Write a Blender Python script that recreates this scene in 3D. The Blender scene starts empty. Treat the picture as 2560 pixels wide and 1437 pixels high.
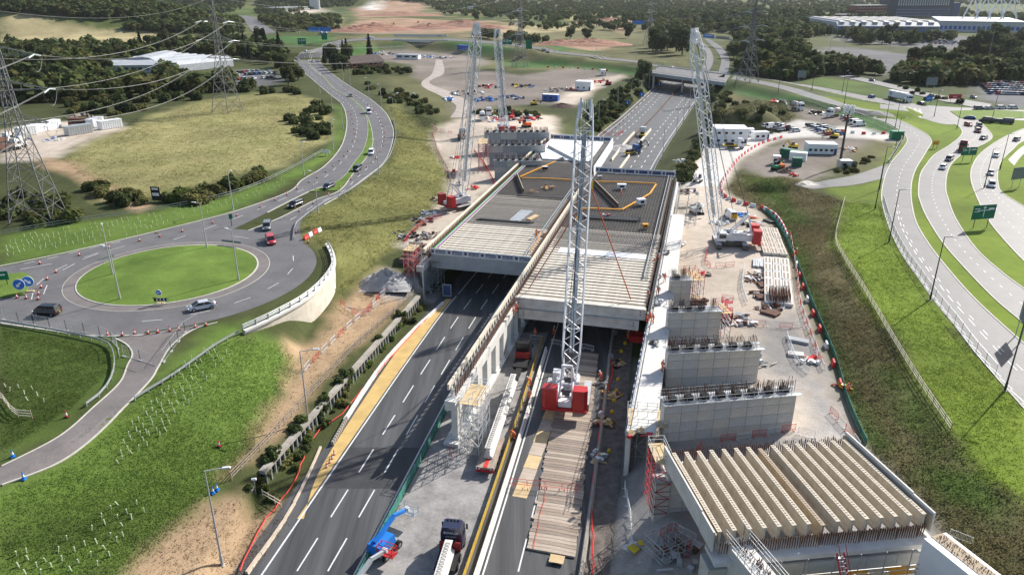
import bpy, math, random
import numpy as np
from mathutils import Vector, Matrix
random.seed(7); rng = np.random.default_rng(7)
R = math.radians
scene = bpy.context.scene
COL = scene.collection
# ---------------------------------------------------------------- camera
FPX, PITCH, CAMZ = 1850.0, R(22.2936), 60.0
cam_d = bpy.data.cameras.new("camera"); cam = bpy.data.objects.new("camera", cam_d); COL.objects.link(cam)
cam.location = (0, 0, CAMZ); cam.rotation_euler = (R(90) - PITCH, 0, 0)
cam_d.sensor_width = 36; cam_d.lens = 36 * FPX / 2560; cam_d.clip_start = 1; cam_d.clip_end = 30000
scene.camera = cam
# ---------------------------------------------------------------- world and sun
SUN_AZ, SUN_EL = R(43), R(34)
world = bpy.data.worlds.new("World"); scene.world = world; world.use_nodes = True
wn = world.node_tree.nodes; wl = world.node_tree.links
sky = wn.new("ShaderNodeTexSky"); sky.sky_type = 'NISHITA'; sky.sun_disc = False
sky.sun_elevation = SUN_EL; sky.sun_rotation = R(90) - SUN_AZ
sky.air_density = 1.0; sky.dust_density = 1.5; sky.ozone_density = 1.0
wl.new(sky.outputs[0], wn["Background"].inputs[0]); wn["Background"].inputs[1].default_value = 0.105
sun_d = bpy.data.lights.new("sun", 'SUN'); sun_d.energy = 5.0; sun_d.angle = R(0.53); sun_d.color = (1.0, 0.955, 0.89)
sun = bpy.data.objects.new("sun", sun_d); COL.objects.link(sun)
SDIR = Vector((math.cos(SUN_EL) * math.cos(SUN_AZ), math.cos(SUN_EL) * math.sin(SUN_AZ), math.sin(SUN_EL)))
sun.rotation_euler = SDIR.to_track_quat('Z', 'Y').to_euler(); sun.location = SDIR * 300
vs = scene.view_settings
vs.view_transform = 'Standard'; vs.look = 'None'; vs.exposure = 0.6; vs.gamma = 1.0; vs.use_curve_mapping = False
# ---------------------------------------------------------------- materials
MATS = {}
def mat(name, c1, c2=None, scale=3.0, rough=0.8, bump=0.0, metal=0.0, spec=0.3, bscale=None, fine=0.35, alpha=1.0, coat=0.0, stretch=None, rot=0.0, trans=0.0):
    if name in MATS: return MATS[name]
    m = bpy.data.materials.new(name); m.use_nodes = True; nt = m.node_tree; n = nt.nodes; l = nt.links
    b = n["Principled BSDF"]; b.inputs["Roughness"].default_value = rough; b.inputs["Metallic"].default_value = metal
    b.inputs["Specular IOR Level"].default_value = spec; b.inputs["Alpha"].default_value = alpha
    if coat: b.inputs["Coat Weight"].default_value = coat; b.inputs["Coat Roughness"].default_value = 0.08
    if c2 is None: c2 = tuple(v * 0.78 for v in c1)
    tc = n.new("ShaderNodeTexCoord"); src = tc.outputs["Object"]
    if stretch:
        mp = n.new("ShaderNodeMapping"); mp.inputs["Scale"].default_value = stretch; mp.inputs["Rotation"].default_value = (0, 0, rot); l.new(src, mp.inputs[0]); src = mp.outputs[0]
    t1 = n.new("ShaderNodeTexNoise"); t1.inputs["Scale"].default_value = scale; t1.inputs["Detail"].default_value = 6; l.new(src, t1.inputs["Vector"])
    t2 = n.new("ShaderNodeTexNoise"); t2.inputs["Scale"].default_value = scale * 7.3; t2.inputs["Detail"].default_value = 4; l.new(src, t2.inputs["Vector"])
    mx = n.new("ShaderNodeMix"); mx.inputs[0].default_value = fine; l.new(t1.outputs[0], mx.inputs[2]); l.new(t2.outputs[0], mx.inputs[3])
    cr = n.new("ShaderNodeValToRGB"); cr.color_ramp.elements[0].position = 0.36; cr.color_ramp.elements[1].position = 0.64
    cr.color_ramp.elements[0].color = (*c2, 1); cr.color_ramp.elements[1].color = (*c1, 1)
    l.new(mx.outputs[0], cr.inputs[0]); l.new(cr.outputs[0], b.inputs["Base Color"])
    if bump:
        bp = n.new("ShaderNodeBump"); bp.inputs["Strength"].default_value = bump; bp.inputs["Distance"].default_value = 0.05
        tb = n.new("ShaderNodeTexNoise"); tb.inputs["Scale"].default_value = bscale or scale * 8; tb.inputs["Detail"].default_value = 5
        l.new(src, tb.inputs["Vector"]); l.new(tb.outputs[0], bp.inputs["Height"]); l.new(bp.outputs[0], b.inputs["Normal"])
    if trans:   # leaves let light through
        tr = n.new("ShaderNodeBsdfTranslucent"); ms = n.new("ShaderNodeMixShader"); ms.inputs[0].default_value = trans; l.new(cr.outputs[0], tr.inputs[0]); l.new(b.outputs[0], ms.inputs[1]); l.new(tr.outputs[0], ms.inputs[2]); l.new(ms.outputs[0], n["Material Output"].inputs[0])
    MATS[name] = m
    return m
# ---------------------------------------------------------------- helpers
class MB:
    def __init__(s): s.v = []; s.f = []; s.m = []
    def add(s, vs_, fs, m=0):
        o = len(s.v); s.v += [tuple(p) for p in vs_]
        for f in fs: s.f.append(tuple(i + o for i in f)); s.m.append(m)
        return s
    def box(s, cx, cy, cz, sx, sy, sz, rz=0.0, m=0, top=1.0, topy=None):
        c, n = math.cos(rz), math.sin(rz); P = []
        for k in (-1, 1):
            tx = top if k > 0 else 1.0; ty = (topy if topy is not None else top) if k > 0 else 1.0
            for a, b in ((-1, -1), (1, -1), (1, 1), (-1, 1)):
                x, y = a * sx / 2 * tx, b * sy / 2 * ty
                P.append((cx + x * c - y * n, cy + x * n + y * c, cz + k * sz / 2))
        return s.add(P, [(0, 3, 2, 1), (4, 5, 6, 7), (0, 1, 5, 4), (1, 2, 6, 5), (2, 3, 7, 6), (3, 0, 4, 7)], m)
    def bar(s, a, b, w, h=None, m=0, up=None):
        a = Vector(a); b = Vector(b); d = b - a
        if d.length < 1e-6: return s
        d.normalize(); h = h or w
        u = Vector(up) if up else (Vector((0, 0, 1)) if abs(d.z) < 0.95 else Vector((0, 1, 0)))
        x = d.cross(u); x.normalize(); y = x.cross(d); P = []
        for p in (a, b):
            for i, j in ((-1, -1), (1, -1), (1, 1), (-1, 1)): P.append(p + x * (i * w / 2) + y * (j * h / 2))
        return s.add(P, [(0, 1, 2, 3), (7, 6, 5, 4), (0, 4, 5, 1), (1, 5, 6, 2), (2, 6, 7, 3), (3, 7, 4, 0)], m)
    def tube(s, a, b, r, r2=None, n=8, m=0, cap=True):
        a = Vector(a); b = Vector(b); d = (b - a)
        if d.length < 1e-6: return s
        d.normalize(); r2 = r if r2 is None else r2
        u = Vector((0, 0, 1)) if abs(d.z) < 0.95 else Vector((0, 1, 0)); x = d.cross(u); x.normalize(); y = x.cross(d); P = []
        for p, q in ((a, r), (b, r2)):
            for i in range(n):
                t = 2 * math.pi * i / n; P.append(p + x * (q * math.cos(t)) + y * (q * math.sin(t)))
        F = [(i, (i + 1) % n, n + (i + 1) % n, n + i) for i in range(n)]
        if cap: F += [tuple(range(n - 1, -1, -1)), tuple(range(n, 2 * n))]
        return s.add(P, F, m)
    def path(s, pts, r, n=5, m=0):
        for a, b in zip(pts[:-1], pts[1:]): s.tube(a, b, r, n=n, m=m, cap=False)
        return s
    def prism(s, poly, z0, z1, m=0):
        n = len(poly); P = [(x, y, z0) for x, y in poly] + [(x, y, z1) for x, y in poly]
        return s.add(P, [tuple(range(n - 1, -1, -1)), tuple(range(n, 2 * n))] + [(i, (i + 1) % n, n + (i + 1) % n, n + i) for i in range(n)], m)
    def loft(s, rings, m=0, cap=True, closed=True):
        n = len(rings[0]); o = []
        P = [p for r in rings for p in r]; F = []
        for k in range(len(rings) - 1):
            for i in range(n if closed else n - 1):
                F.append((k * n + i, k * n + (i + 1) % n, (k + 1) * n + (i + 1) % n, (k + 1) * n + i))
        if cap: F += [tuple(range(n - 1, -1, -1)), tuple(range((len(rings) - 1) * n, len(rings) * n))]
        return s.add(P, F, m)
    def lathe(s, prof, n=12, m=0, c=(0, 0, 0)):
        return s.loft([[(c[0] + r * math.cos(2 * math.pi * i / n), c[1] + r * math.sin(2 * math.pi * i / n), c[2] + z) for i in range(n)] for r, z in prof], m)
    def mesh(s, name, mats, smooth=False):
        me = bpy.data.meshes.new(name); me.from_pydata(s.v, [], s.f)
        if not isinstance(mats, (list, tuple)): mats = [mats]
        for q in mats: me.materials.append(q)
        if len(mats) > 1: me.polygons.foreach_set("material_index", s.m)
        if smooth: me.polygons.foreach_set("use_smooth", [True] * len(me.polygons))
        me.update(); return me
    def build(s, name, mats, parent=None, loc=(0, 0, 0), rz=0.0, smooth=False):
        return link(bpy.data.objects.new(name, s.mesh(name, mats, smooth)), parent, loc, rz)
def link(o, parent=None, loc=(0, 0, 0), rz=0.0):
    COL.objects.link(o); o.parent = parent; o.location = loc; o.rotation_euler = (0, 0, rz); return o
def tag(o, label=None, cat=None, group=None, kind=None):
    if label: o["label"] = label
    if cat: o["category"] = cat
    if group: o["group"] = group
    if kind: o["kind"] = kind
    return o
def thing(name, label, cat, loc=(0, 0, 0), rz=0.0, group=None):
    o = bpy.data.objects.new(name, None); o.empty_display_size = 0.2
    return tag(link(o, None, loc, rz), label, cat, group)
KIDS = {}
def copy_tree(o, loc=None, rz=None, label=None, group=None, parent=None):
    c = o.copy(); COL.objects.link(c); c.parent = parent
    if loc is not None: c.location = loc
    if rz is not None: c.rotation_euler = (0, 0, rz)
    if label: c["label"] = label
    if group: c["group"] = group
    if o.name not in KIDS: KIDS[o.name] = list(o.children)
    for ch in KIDS[o.name]: copy_tree(ch, parent=c)
    return c
def inst(name, me, parent=None, loc=(0, 0, 0), rz=0.0): return link(bpy.data.objects.new(name, me), parent, loc, rz)
def ordw(i): return ["first", "second", "third", "fourth", "fifth", "sixth", "seventh", "eighth", "ninth", "tenth", "eleventh", "twelfth", "thirteenth", "fourteenth", "fifteenth", "sixteenth", "seventeenth", "eighteenth", "nineteenth", "twentieth", "twenty-first", "twenty-second", "twenty-third", "twenty-fourth", "twenty-fifth", "twenty-sixth", "twenty-seventh", "twenty-eighth", "twenty-ninth", "thirtieth"][i] if i < 30 else "number %d" % (i + 1)
# ---------------------------------------------------------------- reading the survey: picture sight line -> place
CP, SP = math.cos(PITCH), math.sin(PITCH)
def ray(px, py):
    r = (px - 1280) / FPX; u = -(py - 718.5) / FPX
    return np.array((r, CP + u * SP, -SP + u * CP))
def G(px, py, z=0.0):
    d = ray(px, py); k = (z - CAMZ) / d[2]; return Vector((d[0] * k, d[1] * k, z))
def AT(px, py, y):
    d = ray(px, py); k = y / d[1]; return Vector((d[0] * k, y, CAMZ + d[2] * k))
def spl(knots):
    ks = np.array(sorted(knots), float); xs, ys = ks[:, 0], ks[:, 1]
    m = np.gradient(ys, xs)
    def f(q):
        q = np.asarray(q, float); i = np.clip(np.searchsorted(xs, q) - 1, 0, len(xs) - 2)
        h = xs[i + 1] - xs[i]; t = (q - xs[i]) / h; tc = np.clip(t, 0, 1)
        r = (2 * tc**3 - 3 * tc**2 + 1) * ys[i] + (tc**3 - 2 * tc**2 + tc) * h * m[i] + (-2 * tc**3 + 3 * tc**2) * ys[i + 1] + (tc**3 - tc**2) * h * m[i + 1]
        return r + np.where(t < 0, t * h * m[0], 0) + np.where(t > 1, (t - 1) * h * m[-1], 0)
    return f
# motorway edges x(y) at z = 0, deck frame
XL = spl([(40, -32), (63.2, -27.4), (82.6, -23.6), (108.4, -18.6), (131.6, -13.8), (200, 4.6), (257, 21), (312, 37.3), (357, 52.8), (484, 94), (527, 109)])
XR = spl([(40, 2.6), (63.2, 7.2), (94.4, 13.1), (119.5, 17.6), (180, 30.4), (245.5, 46), (291.6, 60), (346, 77.8), (422.5, 103), (504.6, 131)])
DO, DU, DV = Vector((0.5, 121.6, 0)), Vector((0.247, 0.969, 0)), Vector((0.969, -0.247, 0))
DANG = math.atan2(DV.y, DV.x)
def D(t, s, z=0.0): q = DO + DV * t + DU * s; return Vector((q.x, q.y, z))
def xdeck(t, y):
    s = (y - DO.y - DV.y * t) / DU.y; return DO.x + DV.x * t + DU.x * s
# ---------------------------------------------------------------- terrain height
def brk(pts): a = np.array(pts, float); a = a[a[:, 1].argsort()]; return (a[:, 1], a[:, 0], a[:, 2])
YS = np.array([30, 60, 78, 90, 110, 131, 141, 165, 200, 240, 262, 275, 300, 350, 420, 480, 520, 560, 620, 800], float)
def LX(y): return XL(y)
B1 = brk([(-75, 30, 8), (-57.3, 68.2, 8), (-50.8, 85.7, 8), (-43.4, 107.0, 8), (-39.5, 115, 8), (-37.2, 125, 8), (-35.4, 139.2, 8), (-37, 148, 8), (-41.5, 155.5, 8), (-49, 166, 8), (-47.8, 181.2, 8), (-41.6, 201.2, 8), (-39.6, 231.2, 8), (-42, 274.4, 8), (-51, 324.4, 8), (-69, 387.3, 8), (-95, 456.9, 8), (-120, 526.8, 7), (-163, 620.8, 6), (-240, 900, 6)])
B2 = brk([(-44, 40, 3), (-41, 59.5, 3), (-37.9, 66, 3), (-34.8, 77, 3), (-34, 98.9, 3), (-35.6, 112, 3.2), (-36.4, 125, 3.6), (-34.9, 139.2, 3.8), (-29.2, 151.3, 4.3), (-25.8, 167.6, 4.5), (-23.2, 187.3, 4.5), (-17.8, 213.9, 4.5), (-20.8, 236.6, 4.5), (-29, 289.9, 4.7), (-31, 320, 5), (-30, 400, 5), (-40, 480, 5), (-60, 560, 5), (-80, 620, 5), (-120, 900, 5)])
B3 = brk([(-37, 40, 1.2), (-33.5, 60.9, 1.8), (-32.3, 77.9, 2.3), (-18.9, 135.4, 2.4), (-17.9, 139.4, 2.6)] + [(float(xdeck(-24.2, y)), y, 4.5) for y in (141, 165, 200, 240, 262, 268)] + [(6, 275, 5), (float(XL(300)) - 16, 300, 5), (float(XL(350)) - 15, 350, 5), (float(XL(420)) - 15, 420, 5), (float(XL(480)) - 13, 480, 6.0), (100, 520, 7.0), (140, 620, 4), (200, 900, 4)])
B4 = brk([(-31.6, 40, 0.1), (-31.0, 60.9, 0.1), (-31.9, 77.9, 0.3), (-18.5, 135.4, 0.3), (-17.3, 139.6, 0.2)] + [(float(xdeck(-23.8, y)), y, 0) for y in (141, 165, 200, 240, 262, 268)] + [(float(XL(y)) - 3.5, y, 0) for y in (275, 300, 350, 420, 480, 520)] + [(150, 620, 2), (215, 900, 3)])
B5 = brk([(5, 40, 0), (9.6, 63, 0), (14.6, 80, 0)] + [(float(xdeck(23.6, y)), y, 0) for y in (84, 110, 140, 180, 212)] + [(float(XR(y)) + 2, y, 0) for y in (222, 240, 262, 300, 350, 420, 480, 520)] + [(185, 620, 2), (260, 900, 3)])
B6 = brk([(8, 40, 4.5), (13.5, 58.4, 4.5), (18.0, 67.4, 4.5), (20.4, 82.2, 4.5)] + [(float(xdeck(24.4, y)), y, 4.5) for y in (84, 110, 140, 180, 212)] + [(53, 225, 5), (65.1, 260, 5), (97.8, 361, 5), (121, 417, 5.5), (145, 480, 7), (150, 520, 7), (198, 620, 4), (270, 900, 4)])
B7 = brk([(40, 40, 4.5), (45.5, 60, 4.5), (46.6, 70, 4.5), (46.6, 81.5, 4.5), (52.2, 107.6, 4.5), (62.2, 153.6, 4.5), (66.5, 185, 4.5), (63.5, 197, 4.5), (62.5, 206, 4.5), (65.5, 222, 5), (77.7, 249.8, 5.3), (104.4, 288.8, 5.5), (140, 360, 6), (170, 480, 6), (220, 620, 5), (300, 900, 5)])
B8 = brk([(52, 40, 7), (56.5, 67, 7), (56, 81, 7), (64, 119, 7), (72, 157.2, 7), (80, 176, 7), (88, 190.4, 7), (90, 205, 6.8), (92, 222, 6.5), (100, 249.8, 6.2), (115, 288.8, 6.2), (160, 360, 7), (190, 480, 7), (240, 620, 5), (320, 900, 5)])
BR = [B1, B2, B3, B4, B5, B6, B7, B8]
EMB = []   # raised roads: (polyline Nx2, z, half width, side slope)
HILLS = [(-640, 1010, 330, 190, 34), (-820, 860, 200, 140, 22), (95, 305, 19, 13, 7.5), (78, 209, 11, 7, 2.2), (420, 1330, 300, 80, 9), (-900, 2300, 900, 300, 30), (700, 3300, 1200, 400, 35), (2200, 3000, 900, 400, 40), (-100, 3700, 1500, 300, 45)]
def seg_dist(x, y, pl):
    best = np.full(x.shape, 1e9)
    for (ax, ay), (bx, by) in zip(pl[:-1], pl[1:]):
        dx, dy = bx - ax, by - ay; t = np.clip(((x - ax) * dx + (y - ay) * dy) / (dx * dx + dy * dy), 0, 1)
        best = np.minimum(best, np.hypot(x - ax - t * dx, y - ay - t * dy))
    return best
_NG = {}
def vnoise(x, y, s, seed):
    if seed not in _NG: _NG[seed] = np.random.default_rng(seed).random((256, 256))
    g = _NG[seed]; u, v = x / s, y / s
    i, j = np.floor(u).astype(int), np.floor(v).astype(int); fu, fv = u - i, v - j; fu = fu * fu * (3 - 2 * fu); fv = fv * fv * (3 - 2 * fv)
    a = lambda p, q: g[p % 256, q % 256]
    return (a(i, j) * (1 - fu) + a(i + 1, j) * fu) * (1 - fv) + (a(i, j + 1) * (1 - fu) + a(i + 1, j + 1) * fu) * fv
_BB = {}
def _bb(pl):
    k = id(pl)
    if k not in _BB: _BB[k] = (tuple(np.min(pl, 0) - 40), tuple(np.max(pl, 0) + 40))
    return _BB[k]
def HT(x, y):
    x = np.atleast_1d(np.asarray(x, float)); y = np.atleast_1d(np.asarray(y, float)); x, y = np.broadcast_arrays(x, y)
    px_ = np.full(x.shape, -900.0); pz = np.full(x.shape, 6.5); h = np.full(x.shape, 6.5)
    for (by, bx, bz) in BR:
        cx = np.maximum(np.interp(y, by, bx), px_ + 0.02); cz = np.interp(y, by, bz)
        t = np.clip((x - px_) / (cx - px_), 0, 1); h = np.where(x >= px_, pz + (cz - pz) * t, h); px_, pz = cx, cz
    for hx, hy, rx, ry, hh in HILLS:
        q = 1 - ((x - hx) / rx) ** 2 - ((y - hy) / ry) ** 2; q = np.clip(q, 0, 1); h = h + hh * (q * q * (3 - 2 * q))
    for pl, zr, hw, sl in EMB:
        (bx0, by0), (bx1, by1) = _bb(pl)
        k = (x > bx0) & (x < bx1) & (y > by0) & (y < by1)
        if k.any():
            yk = y[k]; yc = np.clip(yk, 40, 560); k[k] = ~((yk > 280) & (yk < 600) & (x[k] > XL(yc) - 5) & (x[k] < XR(yc) + 3))
            d = seg_dist(x[k], y[k], pl); h = h.copy(); h[k] = np.maximum(h[k], zr - np.maximum(0, d - hw) / sl)
    r = np.hypot(x, y); k = r > 650
    if k.any(): h = h.copy(); h[k] += np.clip((r[k] - 650) / 900, 0, 1) * (vnoise(x[k], y[k], 260, 3) - .5) * 10 + np.clip((r[k] - 2500) / 3500, 0, 1) * 55
    return h
def hz(x, y): return float(HT(x, y)[0])
_TC = {}
_TS = 45.0 * np.power(1.012, np.arange(0, 430))
def TN(pts):
    """sight lines -> ground points, many at once"""
    todo = list({(round(float(p[0]), 1), round(float(p[1]), 1)) for p in pts} - _TC.keys())
    for c in range(0, len(todo), 300):
        ch = todo[c:c + 300]; Dr = np.array([ray(*k) for k in ch]); n = np.arange(len(ch)); S = np.tile(_TS, (len(ch), 1))
        for it in range(4):
            w = CAMZ + Dr[:, 2:3] * S - HT(Dr[:, 0:1] * S, Dr[:, 1:2] * S); neg = w < 0; i = np.where(neg.any(1), np.maximum(neg.argmax(1), 1), S.shape[1] - 1); a, b = S[n, i - 1], S[n, i]
            S = a[:, None] + (b - a)[:, None] * np.linspace(0, 1, 24)[None, :]
        for k, d, q in zip(ch, Dr, b): _TC[k] = Vector((d[0] * q, d[1] * q, CAMZ + d[2] * q))
def T(px, py):
    k = (round(float(px), 1), round(float(py), 1))
    if k not in _TC: TN([k])
    return _TC[k].copy()
def TP(pts): TN(pts); return [T(*p) for p in pts]
def resample(pts, n):
    p = np.array([tuple(q)[:3] for q in pts], float); m = len(p); out = []
    for i in range(n):
        u = i / (n - 1) * (m - 1); k = min(int(u), m - 2); t = u - k
        p0, p1, p2, p3 = p[max(k - 1, 0)], p[k], p[k + 1], p[min(k + 2, m - 1)]
        out.append(0.5 * ((2 * p1) + (p2 - p0) * t + (2 * p0 - 5 * p1 + 4 * p2 - p3) * t * t + (3 * p1 - p0 - 3 * p2 + p3) * t**3))
    return np.array(out)
def evenly(pts, step, smooth=True):
    """points every step metres along a smoothed polyline, with headings"""
    p = resample(pts, max(40, len(pts) * 24)) if smooth else np.array([tuple(q)[:3] for q in pts], float)
    d = np.r_[0, np.cumsum(np.hypot(np.diff(p[:, 0]), np.diff(p[:, 1])))]; out = []
    for q in np.arange(0, d[-1] + 1e-6, step):
        x, y = np.interp(q, d, p[:, 0]), np.interp(q, d, p[:, 1]); x2, y2 = np.interp(q + 0.5, d, p[:, 0]), np.interp(q + 0.5, d, p[:, 1])
        if q + 0.5 > d[-1]: x2, y2 = 2 * x - np.interp(q - 0.5, d, p[:, 0]), 2 * y - np.interp(q - 0.5, d, p[:, 1])
        out.append((x, y, math.atan2(y2 - y, x2 - x)))
    return out
def strip(name, L, Rr, m, n=60, k=4, off=0.03, parent=None, drape=True):
    a = resample(L, n); b = resample(Rr, n); V = []
    for i in range(n):
        for j in range(k + 1): V.append(a[i] + (b[i] - a[i]) * j / k)
    V = np.array(V)
    if drape: V[:, 2] = HT(V[:, 0], V[:, 1]) + off
    else: V[:, 2] += off
    F = [(i * (k + 1) + j, i * (k + 1) + j + 1, (i + 1) * (k + 1) + j + 1, (i + 1) * (k + 1) + j) for i in range(n - 1) for j in range(k)]
    mb = MB(); mb.add(V.tolist(), F); return mb.build(name, m, parent)
def struct(o): o["kind"] = "structure"; return o
def offset(pts, d):
    """shift a polyline sideways (positive = left of travel)"""
    p = np.array([tuple(q)[:3] for q in pts], float); t = np.gradient(p[:, :2], axis=0); t /= np.linalg.norm(t, axis=1)[:, None] + 1e-9
    q = p.copy(); q[:, 0] -= t[:, 1] * d; q[:, 1] += t[:, 0] * d; return q
def kerb(pts, m, w=0.28, h=0.12, off=0.0, parent=None, name="kerb", n=None, z=None):
    p = resample(pts, n or max(30, len(pts) * 10)); a = offset(p, w / 2); b = offset(p, -w / 2)
    zz = (HT(p[:, 0], p[:, 1]) if z is None else np.full(len(p), z)) + off; V = []; F = []
    for i in range(len(p)):
        V += [(a[i][0], a[i][1], zz[i] - 0.05), (a[i][0], a[i][1], zz[i] + h), (b[i][0], b[i][1], zz[i] + h), (b[i][0], b[i][1], zz[i] - 0.05)]
    for i in range(len(p) - 1):
        o = i * 4; F += [(o + q, o + q + 1, o + q + 5, o + q + 4) for q in range(3)]
    mb = MB(); mb.add(V, F); return mb.build(name, m, parent)
def dashes(parent, pts, m, on, gap, w=0.15, off=0.05, name="lane_mark", near=True):
    """painted dashes following a line; near ones are pieces of their own"""
    ev = evenly(pts, on + gap); me = MB(); me.add([(0, -w / 2, 0), (on, -w / 2, 0), (on, w / 2, 0), (0, w / 2, 0)], [(0, 1, 2, 3)]); me = me.mesh(name, m)
    for x, y, a in ev[:-1]:
        x2, y2 = x + on * math.cos(a), y + on * math.sin(a); z1, z2 = hz(x, y), hz(x2, y2)
        o = inst(name, me, parent, (x, y, z1 + off), a); o.rotation_euler = (0, -math.atan2(z2 - z1, on), a)
def line(parent, pts, m, w=0.15, off=0.05, name="edge_line", n=None):
    p = resample(pts, n or max(30, len(pts) * 10)); return strip(name, offset(p, w / 2), offset(p, -w / 2), m, n=len(p), k=1, off=off, parent=parent)
# ---------------------------------------------------------------- raised far roads (before the ground is sampled)
def flat(pts): return np.array([(p.x, p.y) for p in pts])
RING_PX = [(775, 128), (830, 108), (900, 100), (1000, 99), (1110, 99), (1230, 108), (1330, 120), (1450, 138), (1560, 152), (1645, 166)]
for i, j, z in ((0, 2, 10.5), (1, 4, 12.5), (4, 7, 12.5), (6, 8, 11), (7, 9, 10), (8, 10, 9)): EMB.append((flat([G(*p, z) for p in RING_PX[i:j]]), z, 19, 2.2))
EASTR_PX = [(1818, 192), (1900, 205), (1990, 225), (2090, 250), (2200, 270)]
EMB.append((flat([G(*p, 8.5) for p in EASTR_PX]), 8.5, 13, 2.4))
# ---------------------------------------------------------------- ground sheet
def sdist(x, y, poly):
    """signed distance, positive inside"""
    P = np.array([(p[0], p[1]) for p in poly]); ins = np.zeros(x.shape, bool); n = len(P)
    for i in range(n):
        (ax, ay), (bx, by) = P[i], P[(i + 1) % n]
        c = (ay > y) != (by > y); xi = (bx - ax) * (y - ay) / (by - ay + 1e-12) + ax; ins ^= c & (x < xi)
    d = seg_dist(x, y, np.vstack([P, P[:1]])); return np.where(ins, d, -d)
GRASS = ((.15, .22, .045), (.07, .125, .024)); GRASS_D = ((.1, .145, .034), (.048, .08, .017)); LUSH = ((.18, .24, .03), (.095, .145, .018))
DRY = ((.34, .30, .14), (.16, .165, .06)); EMBK = ((.23, .22, .08), (.12, .13, .042)); DIRT = ((.48, .34, .21), (.24, .165, .1)); PALE = ((.58, .51, .43), (.36, .295, .23))
STONE = ((.36, .34, .32), (.2, .19, .18)); BANK = ((.165, .135, .065), (.065, .068, .028)); SCRUB = ((.075, .085, .032), (.04, .05, .018)); SOIL = ((.4, .265, .18), (.24, .15, .1)); YARD = ((.25, .215, .185), (.15, .13, .112))
CONC = ((.66, .63, .58), (.52, .49, .45)); FARG = ((.065, .14, .038), (.035, .085, .022)); TARM = ((.16, .16, .165), (.11, .11, .115)); HEATH = ((.15, .145, .065), (.085, .085, .04)); RIDGE = ((.46, .39, .22), (.27, .23, .12))
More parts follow.
